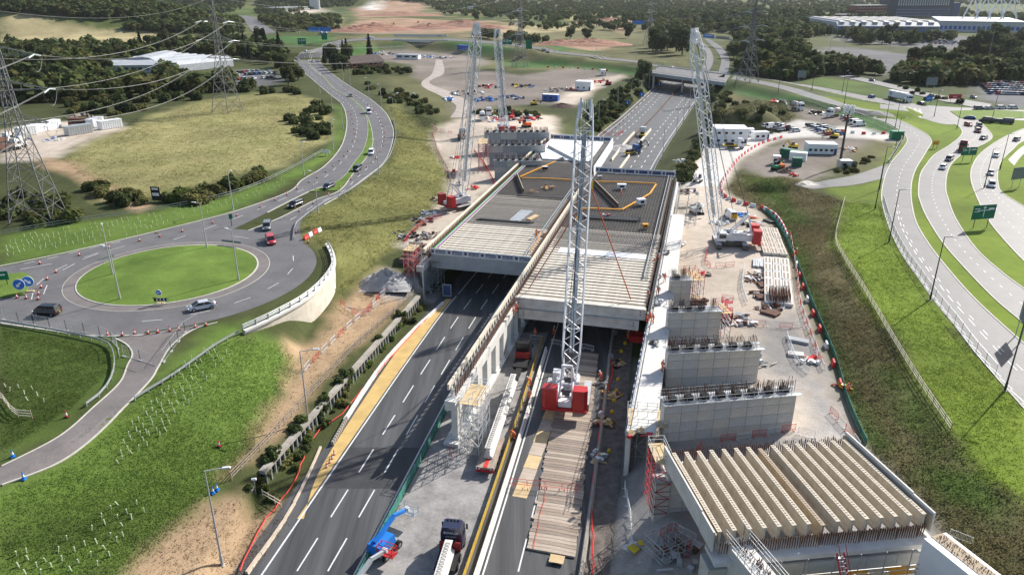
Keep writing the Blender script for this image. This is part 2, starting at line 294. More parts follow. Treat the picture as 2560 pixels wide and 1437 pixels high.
ZONES = [
 (HEATH, 8, [(1090, 60), (1700, 60), (1700, 165), (1560, 170), (1290, 175), (1000, 160), (880, 130), (900, 70)]),
 (HEATH, 4, [(960, 190), (1100, 190), (1180, 240), (1400, 290), (1380, 330), (1130, 320), (1000, 260), (960, 240)]),
 (RIDGE, 6, [(0, 33), (110, 48), (250, 75), (380, 82), (420, 98), (330, 130), (240, 120), (150, 114), (0, 112)]),
 (DRY, 3, [(150, 400), (230, 345), (330, 315), (430, 268), (520, 250), (640, 232), (740, 235), (800, 258), (830, 300), (832, 350), (770, 375), (700, 415), (600, 430), (440, 480), (330, 500), (270, 505), (200, 440)]),
 (PALE, 2, [(0, 330), (60, 310), (250, 300), (310, 310), (300, 325), (200, 360), (150, 395), (90, 400), (0, 405)]),
 (DIRT, 1.5, [(110, 395), (180, 405), (250, 450), (330, 500), (370, 515), (350, 535), (290, 510), (200, 450), (100, 415)]),
 (GRASS, 2, [(0, 590), (200, 555), (430, 522), (600, 480), (700, 440), (790, 395), (835, 350), (850, 290), (830, 260), (860, 270), (865, 320), (850, 370), (790, 420), (700, 470), (560, 540), (400, 580), (200, 630), (0, 668)]),
 (GRASS_D, 2, [(0, 800), (150, 820), (290, 850), (330, 890), (320, 940), (200, 1030), (130, 1090), (0, 1150)]),
 (GRASS, 2, [(0, 1215), (150, 1130), (330, 1000), (420, 920), (520, 820), (620, 795), (620, 840), (720, 860), (745, 900), (705, 1000), (600, 1160), (440, 1320), (300, 1437), (-200, 1600), (-200, 1300)]),
 (GRASS_D, 5, [(0, 1300), (200, 1250), (420, 1260), (430, 1320), (310, 1437), (0, 1460)]),
 (DIRT, 2, [(740, 900), (720, 860), (790, 840), (860, 750), (940, 670), (1010, 690), (1045, 720), (900, 860), (800, 960), (640, 1150), (560, 1190), (690, 1030)]),
 (DIRT, 2, [(290, 1450), (380, 1370), (470, 1300), (560, 1250), (680, 1240), (745, 1290), (620, 1450)]),
 (STONE, 1.5, [(930, 690), (960, 672), (1010, 690), (1080, 730), (1110, 720), (1100, 760), (1040, 760), (960, 740)]),
 (SCRUB, 1.5, [(600, 1230), (700, 1130), (830, 990), (1000, 800), (1050, 735), (1075, 760), (1010, 850), (880, 1000), (760, 1150), (700, 1260), (640, 1290)]),
 (EMBK, 2, [(760, 590), (750, 545), (800, 520), (960, 425), (1000, 330), (965, 262), (1000, 240), (1100, 300), (1085, 350), (1130, 440), (1130, 480), (1050, 560), (1000, 610), (940, 665), (850, 740), (838, 640)]),
 (SCRUB, 2, [(880, 190), (960, 220), (1060, 250), (1110, 300), (1060, 320), (990, 260), (930, 225)]),
 (PALE, 2, [(1090, 330), (1130, 300), (1230, 275), (1380, 290), (1410, 345), (1300, 420), (1180, 520), (1080, 640), (1000, 615), (1060, 545), (1125, 480), (1130, 440), (1080, 350)]),
 (YARD, 3, [(1040, 190), (1150, 170), (1300, 190), (1420, 172), (1540, 178), (1560, 190), (1470, 235), (1440, 262), (1380, 260), (1240, 265), (1170, 280), (1130, 285), (1140, 250), (1080, 225)]),
 (PALE, 1.5, [(1400, 243), (1470, 200), (1560, 185), (1560, 192), (1490, 225), (1440, 262), (1390, 256)]),
 (YARD, 3, [(930, 150), (950, 122), (1020, 122), (1170, 128), (1230, 155), (1180, 172), (1130, 170), (1080, 190), (1040, 195), (1020, 160)]),
 (SOIL, 5, [(860, 70), (900, 52), (1000, 45), (1180, 55), (1260, 68), (1180, 76), (1090, 78), (940, 85), (850, 83)]),
 (SOIL, 6, [(880, 22), (960, 0), (1060, 5), (1060, 25), (1000, 42), (900, 45)]), (CONC, 6, [(905, 18), (930, 5), (960, 2), (960, 14), (950, 26), (915, 26)]),
 (SOIL, 4, [(1360, 105), (1480, 97), (1540, 105), (1520, 122), (1400, 122)]), (SOIL, 4, [(1460, 55), (1540, 52), (1570, 75), (1560, 85), (1520, 66)]),
 (RIDGE, 8, [(1180, 62), (1420, 66), (1460, 75), (1300, 85), (1200, 80)]), (DRY, 6, [(1380, 40), (1500, 34), (1560, 45), (1420, 52)]),
 (SOIL, 5, [(330, 63), (430, 64), (430, 80), (380, 82)]), (RIDGE, 4, [(360, 55), (430, 52), (440, 60), (370, 64)]), (SOIL, 12, [(80, 30), (280, 22), (290, 28), (90, 37)]),
 (FARG, 3, [(650, 92), (820, 90), (840, 100), (800, 112), (690, 103)]), (FARG, 3, [(860, 125), (900, 108), (1000, 105), (1005, 118), (960, 120), (880, 140)]), (FARG, 3, [(1105, 103), (1180, 103), (1300, 125), (1240, 140), (1130, 120)]),
 (FARG, 3, [(1250, 150), (1400, 145), (1560, 165), (1620, 180), (1570, 188), (1420, 168), (1280, 170)]), (FARG, 3, [(1270, 95), (1330, 100), (1440, 122), (1500, 132), (1400, 130)]),
 (PALE, 2, [(1640, 1110), (1655, 640), (1690, 470), (1760, 340), (1800, 330), (1860, 320), (2000, 300), (2280, 330), (2255, 362), (2080, 340), (1960, 345), (1860, 400), (1812, 465), (1830, 490), (1910, 525), (1970, 590), (1995, 700), (2070, 880), (2160, 1110), (2330, 1290), (2430, 1460), (1620, 1460), (1640, 1290)]),
 (CONC, 1.0, [(1705, 470), (1745, 400), (1800, 330), (1990, 300), (2200, 322), (2250, 350), (2080, 345), (1940, 348), (1850, 395), (1805, 465)]),
 (STONE, 3, [(1880, 800), (1990, 780), (2070, 900), (2160, 1110), (2030, 1100), (1990, 980), (1900, 950), (1890, 860)]),
 (STONE, 2, [(1640, 1110), (2000, 1080), (2160, 1110), (2330, 1290), (2430, 1460), (1560, 1460), (1600, 1300)]),
 (STONE, 1.2, [(1495, 1460), (1545, 1200), (1590, 900), (1625, 900), (1650, 1110), (1650, 1300), (1640, 1460)]),
 (YARD, 2, [(1840, 410), (1960, 350), (2080, 345), (2180, 350), (2240, 360), (2080, 430), (2010, 450), (1890, 440)]),
 (HEATH, 2, [(2060, 430), (2140, 380), (2180, 352), (2260, 362), (2230, 420), (2160, 440)]),
 (YARD, 2, [(1960, 265), (2040, 262), (2130, 290), (2190, 310), (2080, 320), (2010, 300)]),
 (BANK, 1.5, [(1815, 470), (1850, 432), (1900, 440), (2010, 460), (2110, 500), (2085, 600), (2370, 1075), (2560, 1240), (2700, 1400), (2640, 1500), (2450, 1460), (2330, 1290), (2165, 1110), (2078, 880), (1990, 660), (1925, 540), (1850, 495)]),
 (GRASS_D, 2.5, [(1850, 440), (1900, 445), (1960, 480), (2000, 560), (1960, 540), (1900, 480)]), (GRASS_D, 1.6, [(1925, 535), (1960, 560), (2010, 640), (2040, 740), (2090, 860), (2150, 1010), (2240, 1130), (2200, 1130), (2160, 1105), (2078, 880), (1990, 660)]), (GRASS_D, 3, [(2220, 920), (2290, 960), (2370, 1080), (2350, 1130), (2260, 1050)]), (GRASS_D, 3, [(2330, 1180), (2480, 1230), (2560, 1330), (2480, 1330)]),
 (BANK, 2, [(1700, 480), (1720, 400), (1780, 300), (1810, 230), (1850, 240), (1990, 280), (1960, 310), (1860, 310), (1790, 325), (1755, 335), (1690, 470)]),
 (HEATH, 1.5, [(1795, 290), (1830, 262), (1900, 250), (1960, 258), (1990, 290), (1975, 308), (1850, 308)]),
 (LUSH, 1.5, [(2112, 500), (2205, 508), (2330, 760), (2560, 1010), (2800, 1300), (2700, 1400), (2560, 1240), (2372, 1078), (2085, 600)]),
 (LUSH, 2, [(2060, 470), (2180, 455), (2240, 360), (2290, 330), (2200, 290), (2010, 240), (1990, 232), (2210, 260), (2380, 290), (2560, 270), (2900, 400), (2900, 1200), (2560, 1010), (2330, 760), (2205, 508), (2112, 500)]),
 (FARG, 3, [(1810, 205), (1900, 225), (2200, 300), (2280, 335), (2200, 330), (2040, 265), (1860, 240)]),
 (GRASS_D, 4, [(2010, 205), (2060, 195), (2240, 215), (2420, 250), (2460, 275), (2200, 260), (2060, 235)]),
 (TARM, 6, [(2020, 130), (2090, 115), (2400, 150), (2440, 170), (2380, 180), (2260, 195), (2130, 168)]), (TARM, 6, [(2080, 90), (2400, 90), (2560, 120), (2560, 130), (2300, 120), (2100, 105)]),
 (TARM, 6, [(2420, 205), (2560, 200), (2700, 240), (2560, 275), (2440, 240)]), (TARM, 5, [(520, 205), (600, 175), (690, 178), (700, 205), (660, 215), (560, 215)]),
 (LUSH, 12, [(1880, 22), (1960, 20), (1960, 26), (1890, 28)]), (LUSH, 12, [(2000, 12), (2120, 5), (2140, 10), (2010, 18)]), (PALE, 12, [(700, 22), (800, 20), (820, 30), (740, 36)]), (RIDGE, 6, [(770, 40), (850, 45), (850, 70), (780, 75)]),
 (SCRUB, 2, [(1390, 330), (1450, 280), (1560, 200), (1640, 190), (1640, 215), (1500, 330), (1450, 350)]),
]
def ground_cols(x, y):
    rad = np.hypot(x, y); far = np.clip((rad - 500) / 900, 0, 1); n1 = vnoise(x, y, 2.3, 1) - .5; n2 = vnoise(x, y, 9, 2) - .5; n3 = vnoise(x, y, 60, 5); n4 = vnoise(x, y, 14, 8); bw = rad * 0.006
    c1 = np.tile(np.array(SCRUB[0]), (len(x), 1)); c2 = np.tile(np.array(SCRUB[1]), (len(x), 1))
    k = (n3 * far)[:, None]; c1 = c1 * (1 - k * .8) + np.array(GRASS[0]) * k * .8
    for (p, q), bl, poly in ZONES:
        W = [(v.x, v.y) for v in TP(poly)]; P = np.array(W); lo, hi = P.min(0) - 30, P.max(0) + 30
        s = (x > lo[0]) & (x < hi[0]) & (y > lo[1]) & (y < hi[1])
        if not s.any(): continue
        d = sdist(x[s], y[s], W) + (n1[s] * .9 + n2[s] * 1.6) * bl; w = np.clip(.5 + d / (2 * (bl * .6 + bw[s])), 0, 1)[:, None]
        c1[s] = c1[s] * (1 - w) + np.array(p) * w; c2[s] = c2[s] * (1 - w) + np.array(q) * w
    e = np.clip(1 - ((x - 95) / 20) ** 2 - ((y - 305) / 14) ** 2, 0, .12)[:, None] / .12; c1 = c1 + (np.array(HEATH[0]) - c1) * e; c2 = c2 + (np.array(HEATH[1]) - c2) * e
    n5 = vnoise(x, y, 110, 11); n6 = vnoise(x, y, 38, 12); k = (np.clip((n5 - .56) * 6, 0, 1) * far * .3)[:, None]; c1 = c1 + (np.array(RIDGE[0]) - c1) * k; k = (np.clip((n6 * .6 + n5 * .4 - .5) * 7, 0, 1) * np.clip((rad - 800) / 200, 0, 1) * (np.abs(x + 40 + .06 * y) < 40 + .075 * y) * .65)[:, None]; c1 = c1 + (np.array(SOIL[0]) - c1) * k; c2 = c2 + (np.array(SOIL[1]) - c2) * k
    v = (.66 + .36 * n4 + .32 * n6)[:, None]; return c1 * v, c2 * v
def setcols(me, c1, c2):
    for nm, c in (("col1", c1), ("col2", c2)):
        at = me.color_attributes.new(nm, 'FLOAT_COLOR', 'POINT'); at.data.foreach_set("color", np.c_[c, np.ones(len(c))].ravel().astype(np.float32))
def make_ground():
    nr, nc = 640, 640
    rr = 42.0 * np.power(9000 / 42.0, np.linspace(0, 1, nr)); aa = np.linspace(R(-58), R(58), nc)
    rr2, a2 = np.meshgrid(rr, aa, indexing='ij'); x = (rr2 * np.sin(a2)).ravel(); y = (rr2 * np.cos(a2)).ravel(); z = HT(x, y)
    c1, c2 = ground_cols(x, y)
    F = np.arange(nr * nc).reshape(nr, nc); quads = np.stack([F[:-1, :-1], F[:-1, 1:], F[1:, 1:], F[1:, :-1]], -1).reshape(-1, 4)[:, ::-1]
    me = bpy.data.meshes.new("ground"); me.vertices.add(len(x)); me.vertices.foreach_set("co", np.stack([x, y, z], -1).ravel())
    me.loops.add(quads.size); me.loops.foreach_set("vertex_index", quads.ravel().astype(np.int32)); me.polygons.add(len(quads))
    me.polygons.foreach_set("loop_start", np.arange(0, quads.size, 4, dtype=np.int32)); me.polygons.foreach_set("loop_total", np.full(len(quads), 4, np.int32))
    me.update(calc_edges=True); me.polygons.foreach_set("use_smooth", np.ones(len(quads), bool))
    setcols(me, c1, c2)
    m = bpy.data.materials.new("ground_cover"); m.use_nodes = True; nt = m.node_tree; n = nt.nodes; l = nt.links; b = n["Principled BSDF"]; b.inputs["Roughness"].default_value = 0.95; b.inputs["Specular IOR Level"].default_value = 0.1
    A1 = n.new("ShaderNodeAttribute"); A1.attribute_name = "col1"; A2 = n.new("ShaderNodeAttribute"); A2.attribute_name = "col2"; tc = n.new("ShaderNodeTexCoord")
    def noise(s, det, rough=.6):
        t = n.new("ShaderNodeTexNoise"); t.inputs["Scale"].default_value = s; t.inputs["Detail"].default_value = det; t.inputs["Roughness"].default_value = rough; l.new(tc.outputs["Object"], t.inputs["Vector"]); return t.outputs[0]
    na, nb, nd = noise(.35, 8, .7), noise(3.6, 6, .75), noise(.05, 4)
    mx = n.new("ShaderNodeMix"); mx.inputs[0].default_value = .5; l.new(na, mx.inputs[2]); l.new(nb, mx.inputs[3])
    mx2 = n.new("ShaderNodeMix"); mx2.inputs[0].default_value = .3; l.new(mx.outputs[0], mx2.inputs[2]); l.new(nd, mx2.inputs[3])
    mr = n.new("ShaderNodeMapRange"); mr.inputs[1].default_value = .38; mr.inputs[2].default_value = .62; l.new(mx2.outputs[0], mr.inputs[0])
    mc = n.new("ShaderNodeMix"); mc.data_type = 'RGBA'; l.new(mr.outputs[0], mc.inputs[0]); l.new(A2.outputs[0], mc.inputs[6]); l.new(A1.outputs[0], mc.inputs[7]); l.new(mc.outputs[2], b.inputs["Base Color"])
    bp = n.new("ShaderNodeBump"); bp.inputs["Strength"].default_value = .55; bp.inputs["Distance"].default_value = .3; l.new(mx.outputs[0], bp.inputs["Height"]); l.new(bp.outputs[0], b.inputs["Normal"])
    MATS['ground_cover'] = m; tf = m.copy(); tf.name = 'grass_blades'; MATS['grass_blades'] = tf; n = tf.node_tree.nodes; l = tf.node_tree.links; tr = n.new('ShaderNodeBsdfTranslucent'); ms = n.new('ShaderNodeMixShader'); ms.inputs[0].default_value = .3; b = n['Principled BSDF']; l.new(b.inputs['Base Color'].links[0].from_socket, tr.inputs[0]); l.new(b.outputs[0], ms.inputs[1]); l.new(tr.outputs[0], ms.inputs[2]); l.new(ms.outputs[0], n['Material Output'].inputs[0])
    me.materials.append(m); return struct(link(bpy.data.objects.new("ground", me)))
make_ground()
# ---------------------------------------------------------------- roads
m_mway = mat("motorway_asphalt", (.1, .1, .102), (.045, .046, .048), .5, .6, .25, bscale=40, stretch=(1.3, .05, 1), rot=R(14), fine=.25)
m_dark = mat("shadowed_dark_asphalt", (.06, .061, .063), (.035, .036, .038), .3, .65, .2, bscale=40)
m_road = mat("road_asphalt", (.15, .146, .148), (.108, .105, .107), .22, .7, .25, bscale=40)
m_roadr = mat("glare_toned_asphalt", (.12, .12, .121), (.085, .085, .086), .2, .6, .25, bscale=40)  # grey tone and lowered roughness set for sun glare on these roads
m_roadb = mat("brown_chip_surface", (.19, .17, .162), (.14, .125, .12), .3, .8, .25, bscale=40)
m_white = mat("white_road_paint", (.82, .82, .8), (.42, .42, .41), 5, .6, fine=.5)
m_kerb = mat("concrete_kerb", (.55, .52, .46), (.42, .4, .36), 1.5, .85)
m_sand = mat("buff_surfacing", (.6, .42, .16), (.45, .31, .12), .5, .9, .3)
m_work = mat("crushed_stone_track", (.34, .325, .31), (.19, .18, .172), .35, .9, .8, bscale=9)
m_grass = mat("mown_grass", (.17, .215, .045), (.075, .11, .024), .8, .95, 1.0, bscale=5, fine=.55)
m_lush = mat("verge_grass", (.17, .24, .03), (.08, .14, .018), .45, .95, 1.0, bscale=5, fine=.5)
def yl(f, ys, dx=0.0): return [Vector((float(f(y)) + dx, y, 0)) for y in ys]
YM = list(np.linspace(42, 560, 60))
mway = struct(strip("motorway", [Vector((float(XL(y)) - 3.3, y, 0)) for y in YM], [Vector((float(XR(y)) + .9, y, 0)) for y in YM], m_mway, n=160, k=8, off=.03))
# pale worn far carriageway surfacing beyond the decks
YF = list(np.linspace(262, 560, 24))
struct(strip("far_carriageway", yl(XL, YF, -.3), yl(XL, YF, 13.2), m_roadr, n=60, k=3, off=.045)); YF2 = list(np.linspace(208, 560, 24))
struct(strip("far_carriageway", [Vector((float(XR(y)) - 15.2, y, 0)) for y in YF2], yl(XR, YF2, .4), m_roadr, n=60, k=3, off=.047))
line(mway, yl(XL, np.linspace(42, 540, 40)), m_white, .22, .06, n=160)
line(mway, yl(XR, np.linspace(205, 540, 30), -.3), m_white, .22, .07, n=100)
YD = np.linspace(46, 262, 20)
for dx in (3.6, 7.0): dashes(mway, yl(XL, YD, dx), m_white, 5.3, 3.7, .18, .05)
line(mway, yl(XL, np.linspace(42, 250, 30), 10.1), m_white, .2, .05, n=90)
for dx in (3.7, 7.3): dashes(mway, yl(XL, np.linspace(266, 545, 20), dx), m_white, 3.4, 5.6, .3, .08)
for dx in (-3.9, -7.6): dashes(mway, yl(XR, np.linspace(205, 545, 20), dx), m_white, 3.4, 5.6, .3, .08)
dashes(mway, yl(XR, np.linspace(46, 190, 20), -6.6), m_white, 5.3, 3.7, .18, .05)
line(mway, yl(XR, np.linspace(42, 190, 20), -10.4), m_white, .2, .05, n=90)
# work track between the carriageways, buff hard shoulder, dark surfacing with boom shadow painted in
YW = list(np.linspace(42, 124, 12))
struct(strip("work_track", yl(XL, YW, 11.2), [Vector((float(XL(y)) + 22.2, y, 0)) for y in YW], m_work, n=60, k=4, off=.045))
struct(strip("hard_shoulder", [G(x, y) for x, y in [(760, 1300), (800, 1180), (905, 1010), (1000, 872), (1060, 805), (1115, 750)]], [Vector((float(XL(q.y)) - .35, q.y, 0)) for q in [G(x, y) for x, y in [(760, 1300), (800, 1180), (905, 1010), (1000, 872), (1060, 805), (1115, 750)]]], m_sand, n=60, k=2, off=.05))
struct(strip("gravel_margin", [Vector((float(XR(y)) + .7, y, 0)) for y in np.linspace(42, 200, 20)], [Vector((float(XR(y)) + 3.2 + .012 * (y - 42), y, 0)) for y in np.linspace(42, 200, 20)], mat("dark_gravel", (.2, .17, .15), (.09, .075, .065), .8, .95, .9, bscale=10), n=60, k=3, off=.05))
struct(strip("dark_patch_with_shadow", yl(XL, np.linspace(78, 87, 5), .3), yl(XL, np.linspace(78, 87, 5), 9.9), m_dark, n=10, k=2, off=.041))  # darker rectangle of surfacing, the crane boom's shadow painted into its colour
# roundabout
RC = Vector((-66.5, 134.5, 8))
def arc(r, a0, a1, n=24, z=8): return [Vector((RC.x + r * math.cos(R(a0 + (a1 - a0) * i / n)), RC.y + r * math.sin(R(a0 + (a1 - a0) * i / n)), z)) for i in range(n + 1)]
rb = struct(strip("roundabout_road", arc(18.4, 0, 360, 72), arc(27.6, 0, 360, 72), m_road, n=150, k=4, off=.04))
struct(strip("overrun_apron", arc(16.2, 0, 360, 72), arc(18.4, 0, 360, 72), m_roadb, n=150, k=2, off=.075))
kerb(arc(18.4, 0, 360, 72), m_kerb, .22, .07, n=150, parent=rb); kerb(arc(16.2, 0, 360, 72), m_kerb, .3, .16, n=150, parent=rb)
isl = MB(); rg = []
for i in range(9):
    rr = 16.1 * i / 8; rg.append([(RC.x + max(rr, .01) * math.cos(2 * math.pi * j / 48), RC.y + max(rr, .01) * math.sin(2 * math.pi * j / 48), 8.12 + .55 * (1 - (rr / 16.1) ** 2)) for j in range(48)])
isl.loft(rg, cap=False)
def grassy(o, z):
    V = np.array([tuple(v.co) for v in o.data.vertices]); g = (.8 + .4 * vnoise(V[:, 0], V[:, 1], 4, 9))[:, None]; o.data.materials[0] = MATS["ground_cover"]; setcols(o.data, np.array(z[0]) * g, np.array(z[1]) * g); return o
struct(grassy(isl.build("roundabout_island", m_grass, smooth=True), GRASS))
for r_, a0, a1 in ((23.1, -78, 40), (23.1, 150, 262)): dashes(rb, arc(r_, a0, a1, 40), m_white, 3.2, 4.4, .14, .06)
# arms
LL = [(386, 580), (500, 552), (605, 523), (722, 480), (756, 450), (806, 420), (840, 386), (860, 350), (867, 302), (855, 262), (823, 235), (783, 201), (752, 175), (737, 151), (751, 133), (806, 114), (860, 99)]
LR = [(480, 620), (580, 575), (668, 532), (772, 480), (850, 450), (884, 410), (910, 373), (920, 332), (917, 296), (900, 269), (870, 242), (833, 222), (800, 188), (772, 163), (775, 141), (806, 122), (860, 104)]
RL = [(621, 577), (700, 545), (790, 500), (850, 476), (884, 433), (914, 396), (931, 363), (929, 326), (918, 293), (904, 269), (874, 243), (836, 222), (803, 188), (776, 163), (779, 143), (808, 124), (862, 105)]
RR_ = [(765, 628), (752, 556), (810, 512), (863, 482), (917, 442), (954, 413), (974, 380), (984, 336), (978, 309), (961, 279), (925, 248), (884, 222), (845, 196), (810, 168), (800, 150), (830, 128), (865, 113)]
dl = struct(strip("dual_carriageway", TP(LL), TP(LR), m_road, n=200, k=3, off=.05)); dr = struct(strip("dual_carriageway", TP(RL), TP(RR_), m_road, n=200, k=3, off=.055))
kerb(TP(LL), m_kerb, .3, .12, parent=dl, n=200); kerb(TP(LR[2:]), m_kerb, .3, .12, parent=dl, n=160); kerb(TP(RL), m_kerb, .3, .12, parent=dr, n=160); kerb(TP(RR_[2:]), m_kerb, .3, .12, parent=dr, n=160)
mid = lambda a, b, t=.5: [(p[0] + (q[0] - p[0]) * t, p[1] + (q[1] - p[1]) * t) for p, q in zip(a, b)]
dashes(dl, TP(mid(LL, LR)), m_white, 3.4, 5.2, .16, .07); dashes(dr, TP(mid(RL[1:], RR_[1:])), m_white, 3.4, 5.2, .16, .07)
struct(grassy(strip("central_verge", TP(LR[3:13]), TP(RL[3:13]), m_lush, n=120, k=2, off=.14), GRASS))
sa = struct(strip("slip_road", TP([(289, 846), (319, 863), (331, 886), (319, 913), (299, 957), (235, 1017), (148, 1091), (5, 1165), (-120, 1225)]), TP([(544, 806), (480, 826), (427, 866), (396, 917), (370, 957), (269, 1061), (155, 1152), (5, 1212), (-120, 1265)]), m_roadb, n=90, k=4, off=.06))
kerb(TP([(289, 846), (319, 863), (331, 886), (319, 913), (299, 957), (235, 1017), (148, 1091), (5, 1165)]), m_kerb, .22, .1, parent=sa); kerb(TP([(544, 806), (480, 826), (427, 866), (396, 917), (370, 957), (269, 1061), (155, 1152), (5, 1212)]), m_kerb, .22, .1, parent=sa)
wa = struct(strip("west_arm", TP([(386, 580), (201, 626), (100, 648), (0, 668), (-150, 690)]), TP([(360, 836), (230, 838), (110, 822), (0, 806), (-150, 790)]), m_road, n=50, k=6, off=.035))
kerb(TP([(386, 580), (201, 624), (100, 646), (0, 666), (-100, 684)]), m_kerb, .35, .12, parent=wa); kerb(TP([(360, 838), (230, 840), (110, 824), (0, 808)]), m_kerb, .3, .12, parent=wa)
si = MB(); P = [(q.x, q.y) for q in TP([(-60, 697), (0, 690), (62, 684), (84, 698), (62, 738), (0, 746), (-60, 750)])]; si.prism(P, 7.9, 8.2); struct(grassy(si.build("splitter_island", m_lush), GRASS))
line(wa, TP([(50, 674), (130, 660)]), m_white, .15, .07); dashes(wa, TP([(60, 660), (130, 645), (230, 620), (330, 598)]), m_white, 2, 2.2, .16, .07)
line(rb, TP([(585, 592), (605, 594), (622, 597)]), m_white, .15, .09); line(rb, TP([(275, 626), (312, 616)]), m_white, .15, .09); line(rb, TP([(205, 650), (245, 635)]), m_white, .15, .09); line(rb, TP([(157, 676), (187, 660)]), m_white, .15, .09); line(rb, TP([(109, 736), (118, 714)]), m_white, .15, .09)
# eastern roads
EL = [(1828, 198), (1935, 218), (2036, 249), (2120, 275), (2204, 302), (2254, 329), (2268, 349), (2258, 370), (2231, 403), (2214, 437), (2204, 480), (2207, 515), (2224, 571), (2254, 634), (2298, 698), (2338, 755), (2388, 816), (2439, 883), (2506, 960), (2640, 1110)]
ER = [(1836, 190), (1960, 214), (2060, 243), (2150, 270), (2237, 292), (2305, 329), (2328, 353), (2315, 380), (2291, 420), (2280, 450), (2277, 480), (2280, 515), (2292, 560), (2325, 615), (2372, 675), (2422, 732), (2473, 782), (2540, 842), (2600, 892), (2760, 1030)]
el = struct(strip("eastern_slip_road", TP(EL), TP(ER), m_roadr, n=160, k=3, off=.05)); kerb(TP(EL), m_kerb, .25, .1, parent=el, n=160); kerb(TP(ER[4:]), m_kerb, .3, .12, parent=el, n=160)
dashes(el, TP(mid(EL, ER, .52)[3:]), m_white, 2, 4, .15, .07)
ML = [(2338, 279), (2375, 302), (2402, 322), (2402, 340), (2375, 363), (2338, 386), (2315, 413), (2301, 437), (2296, 480), (2301, 505), (2318, 545), (2358, 608), (2422, 681), (2489, 749), (2560, 809), (2700, 930)]
MR = [(2400, 280), (2430, 293), (2455, 310), (2480, 340), (2462, 359), (2415, 380), (2382, 406), (2368, 433), (2364, 470), (2370, 497), (2389, 547), (2439, 621), (2506, 682), (2560, 722), (2620, 765), (2760, 870)]
ml = struct(strip("eastern_road", TP(ML), TP(MR), m_roadr, n=130, k=3, off=.052)); kerb(TP(ML), m_kerb, .3, .12, parent=ml, n=130); kerb(TP(MR), m_kerb, .3, .12, parent=ml, n=130); dashes(ml, TP(mid(ML, MR)), m_white, 1.2, 2.8, .15, .07)
NL = [(2640, 300), (2560, 322), (2506, 346), (2456, 380), (2432, 413), (2427, 445), (2438, 483), (2469, 547), (2523, 614), (2590, 680), (2700, 770)]
NR_ = [(2640, 330), (2560, 353), (2530, 376), (2503, 403), (2494, 430), (2495, 460), (2506, 483), (2560, 517), (2640, 570), (2720, 620), (2850, 700)]
nl = struct(strip("outer_road", TP(NL), TP(NR_), m_roadr, n=90, k=3, off=.054)); kerb(TP(NL), m_kerb, .3, .12, parent=nl, n=90); kerb(TP(NR_), m_kerb, .3, .12, parent=nl, n=90); dashes(nl, TP(mid(NL, NR_, .36)), m_white, 1.2, 2.8, .15, .07); dashes(nl, TP(mid(NL, NR_, .7)), m_white, 1.2, 2.8, .15, .07)
struct(strip("junction", TP([(2200, 248), (2300, 262), (2380, 268), (2470, 272), (2560, 276), (2700, 280)]), TP([(2200, 272), (2290, 290), (2370, 312), (2460, 300), (2560, 302), (2700, 312)]), m_roadr, n=40, k=3, off=.056))
UL = [(1834, 183), (1985, 208), (2120, 232), (2214, 249)]; UR = [(1836, 191), (2002, 225), (2120, 247), (2224, 262)]
struct(strip("northern_road", TP(UL), TP(UR), m_road, n=50, k=2, off=.058))
struct(strip("roundabout_grass", TP([(2375, 279), (2420, 277), (2500, 277), (2560, 280)]), TP([(2400, 296), (2440, 300), (2500, 298), (2560, 296)]), m_lush, n=20, k=3, off=.2))
struct(strip("access_road", TP([(1985, 462), (2060, 452), (2140, 437), (2222, 408)]), TP([(2030, 474), (2080, 468), (2140, 462), (2214, 445)]), m_roadr, n=30, k=2, off=.046))
struct(strip("footpath", TP([(2520, 400), (2545, 375), (2575, 355)]), TP([(2535, 415), (2560, 385), (2600, 362)]), m_kerb, n=20, k=1, off=.06))
# hatched bays on the slip road
hb = evenly(TP(mid(EL, ER, .03)[11:]), 3.6); h2 = evenly(TP(mid(EL, ER, .45)[11:]), 3.6); me = None
for (x, y, a) in hb[2:-2]:
    mb = MB(); mb.add([(0, 0, 0), (3.3, -1.0, 0), (3.3, -.82, 0), (0, .18, 0)], [(0, 1, 2, 3)]) if me is None else None
    me = me or mb.mesh("hatch_mark", m_white); q = a - R(62); inst("hatch_mark", me, el, (x, y, hz(x, y) + .075), q + R(85))
dashes(el, TP(mid(EL, ER, .43)[11:]), m_white, 3, 2.2, .18, .078)
# far ring road, its bridge arms and distant carriageways
for q in (RING_PX[1:4], RING_PX[4:]): struct(strip("ring_road", TP([(x, y - 2.6) for x, y in q]), TP([(x, y + 2.6) for x, y in q]), m_road, n=50, k=2, off=.2))
struct(strip("distant_dual_carriageway", TP([(596, 40), (612, 52), (622, 68), (640, 84)]), TP([(618, 40), (650, 55), (672, 70), (695, 84)]), m_road, n=30, k=2, off=.3))
struct(strip("distant_motorway", TP([(1732, 205), (1760, 165), (1766, 140), (1757, 120), (1735, 98)]), TP([(1752, 205), (1780, 165), (1782, 140), (1770, 118), (1745, 98)]), m_road, n=30, k=2, off=.2))
struct(strip("distant_motorway", TP([(1775, 205), (1800, 168), (1801, 145), (1786, 122), (1760, 98)]), TP([(1808, 205), (1823, 168), (1820, 140), (1803, 118), (1772, 98)]), m_roadr, n=30, k=2, off=.2))
struct(strip("distant_road", TP([(2000, 165), (2090, 182), (2200, 205), (2330, 235), (2480, 262)]), TP([(2000, 171), (2090, 190), (2200, 215), (2320, 246), (2460, 275)]), m_road, n=30, k=2, off=.2))
hr = struct(strip("haul_road", TP([(1125, 295), (1140, 265), (1100, 240), (1060, 220), (1055, 205), (1080, 185), (1090, 150)]), TP([(1170, 295), (1180, 262), (1130, 232), (1085, 215), (1075, 203), (1110, 183), (1105, 150)]), mat("haul_track", (.4, .35, .31), (.3, .26, .23), .2, .95, .4), n=50, k=2, off=.1))
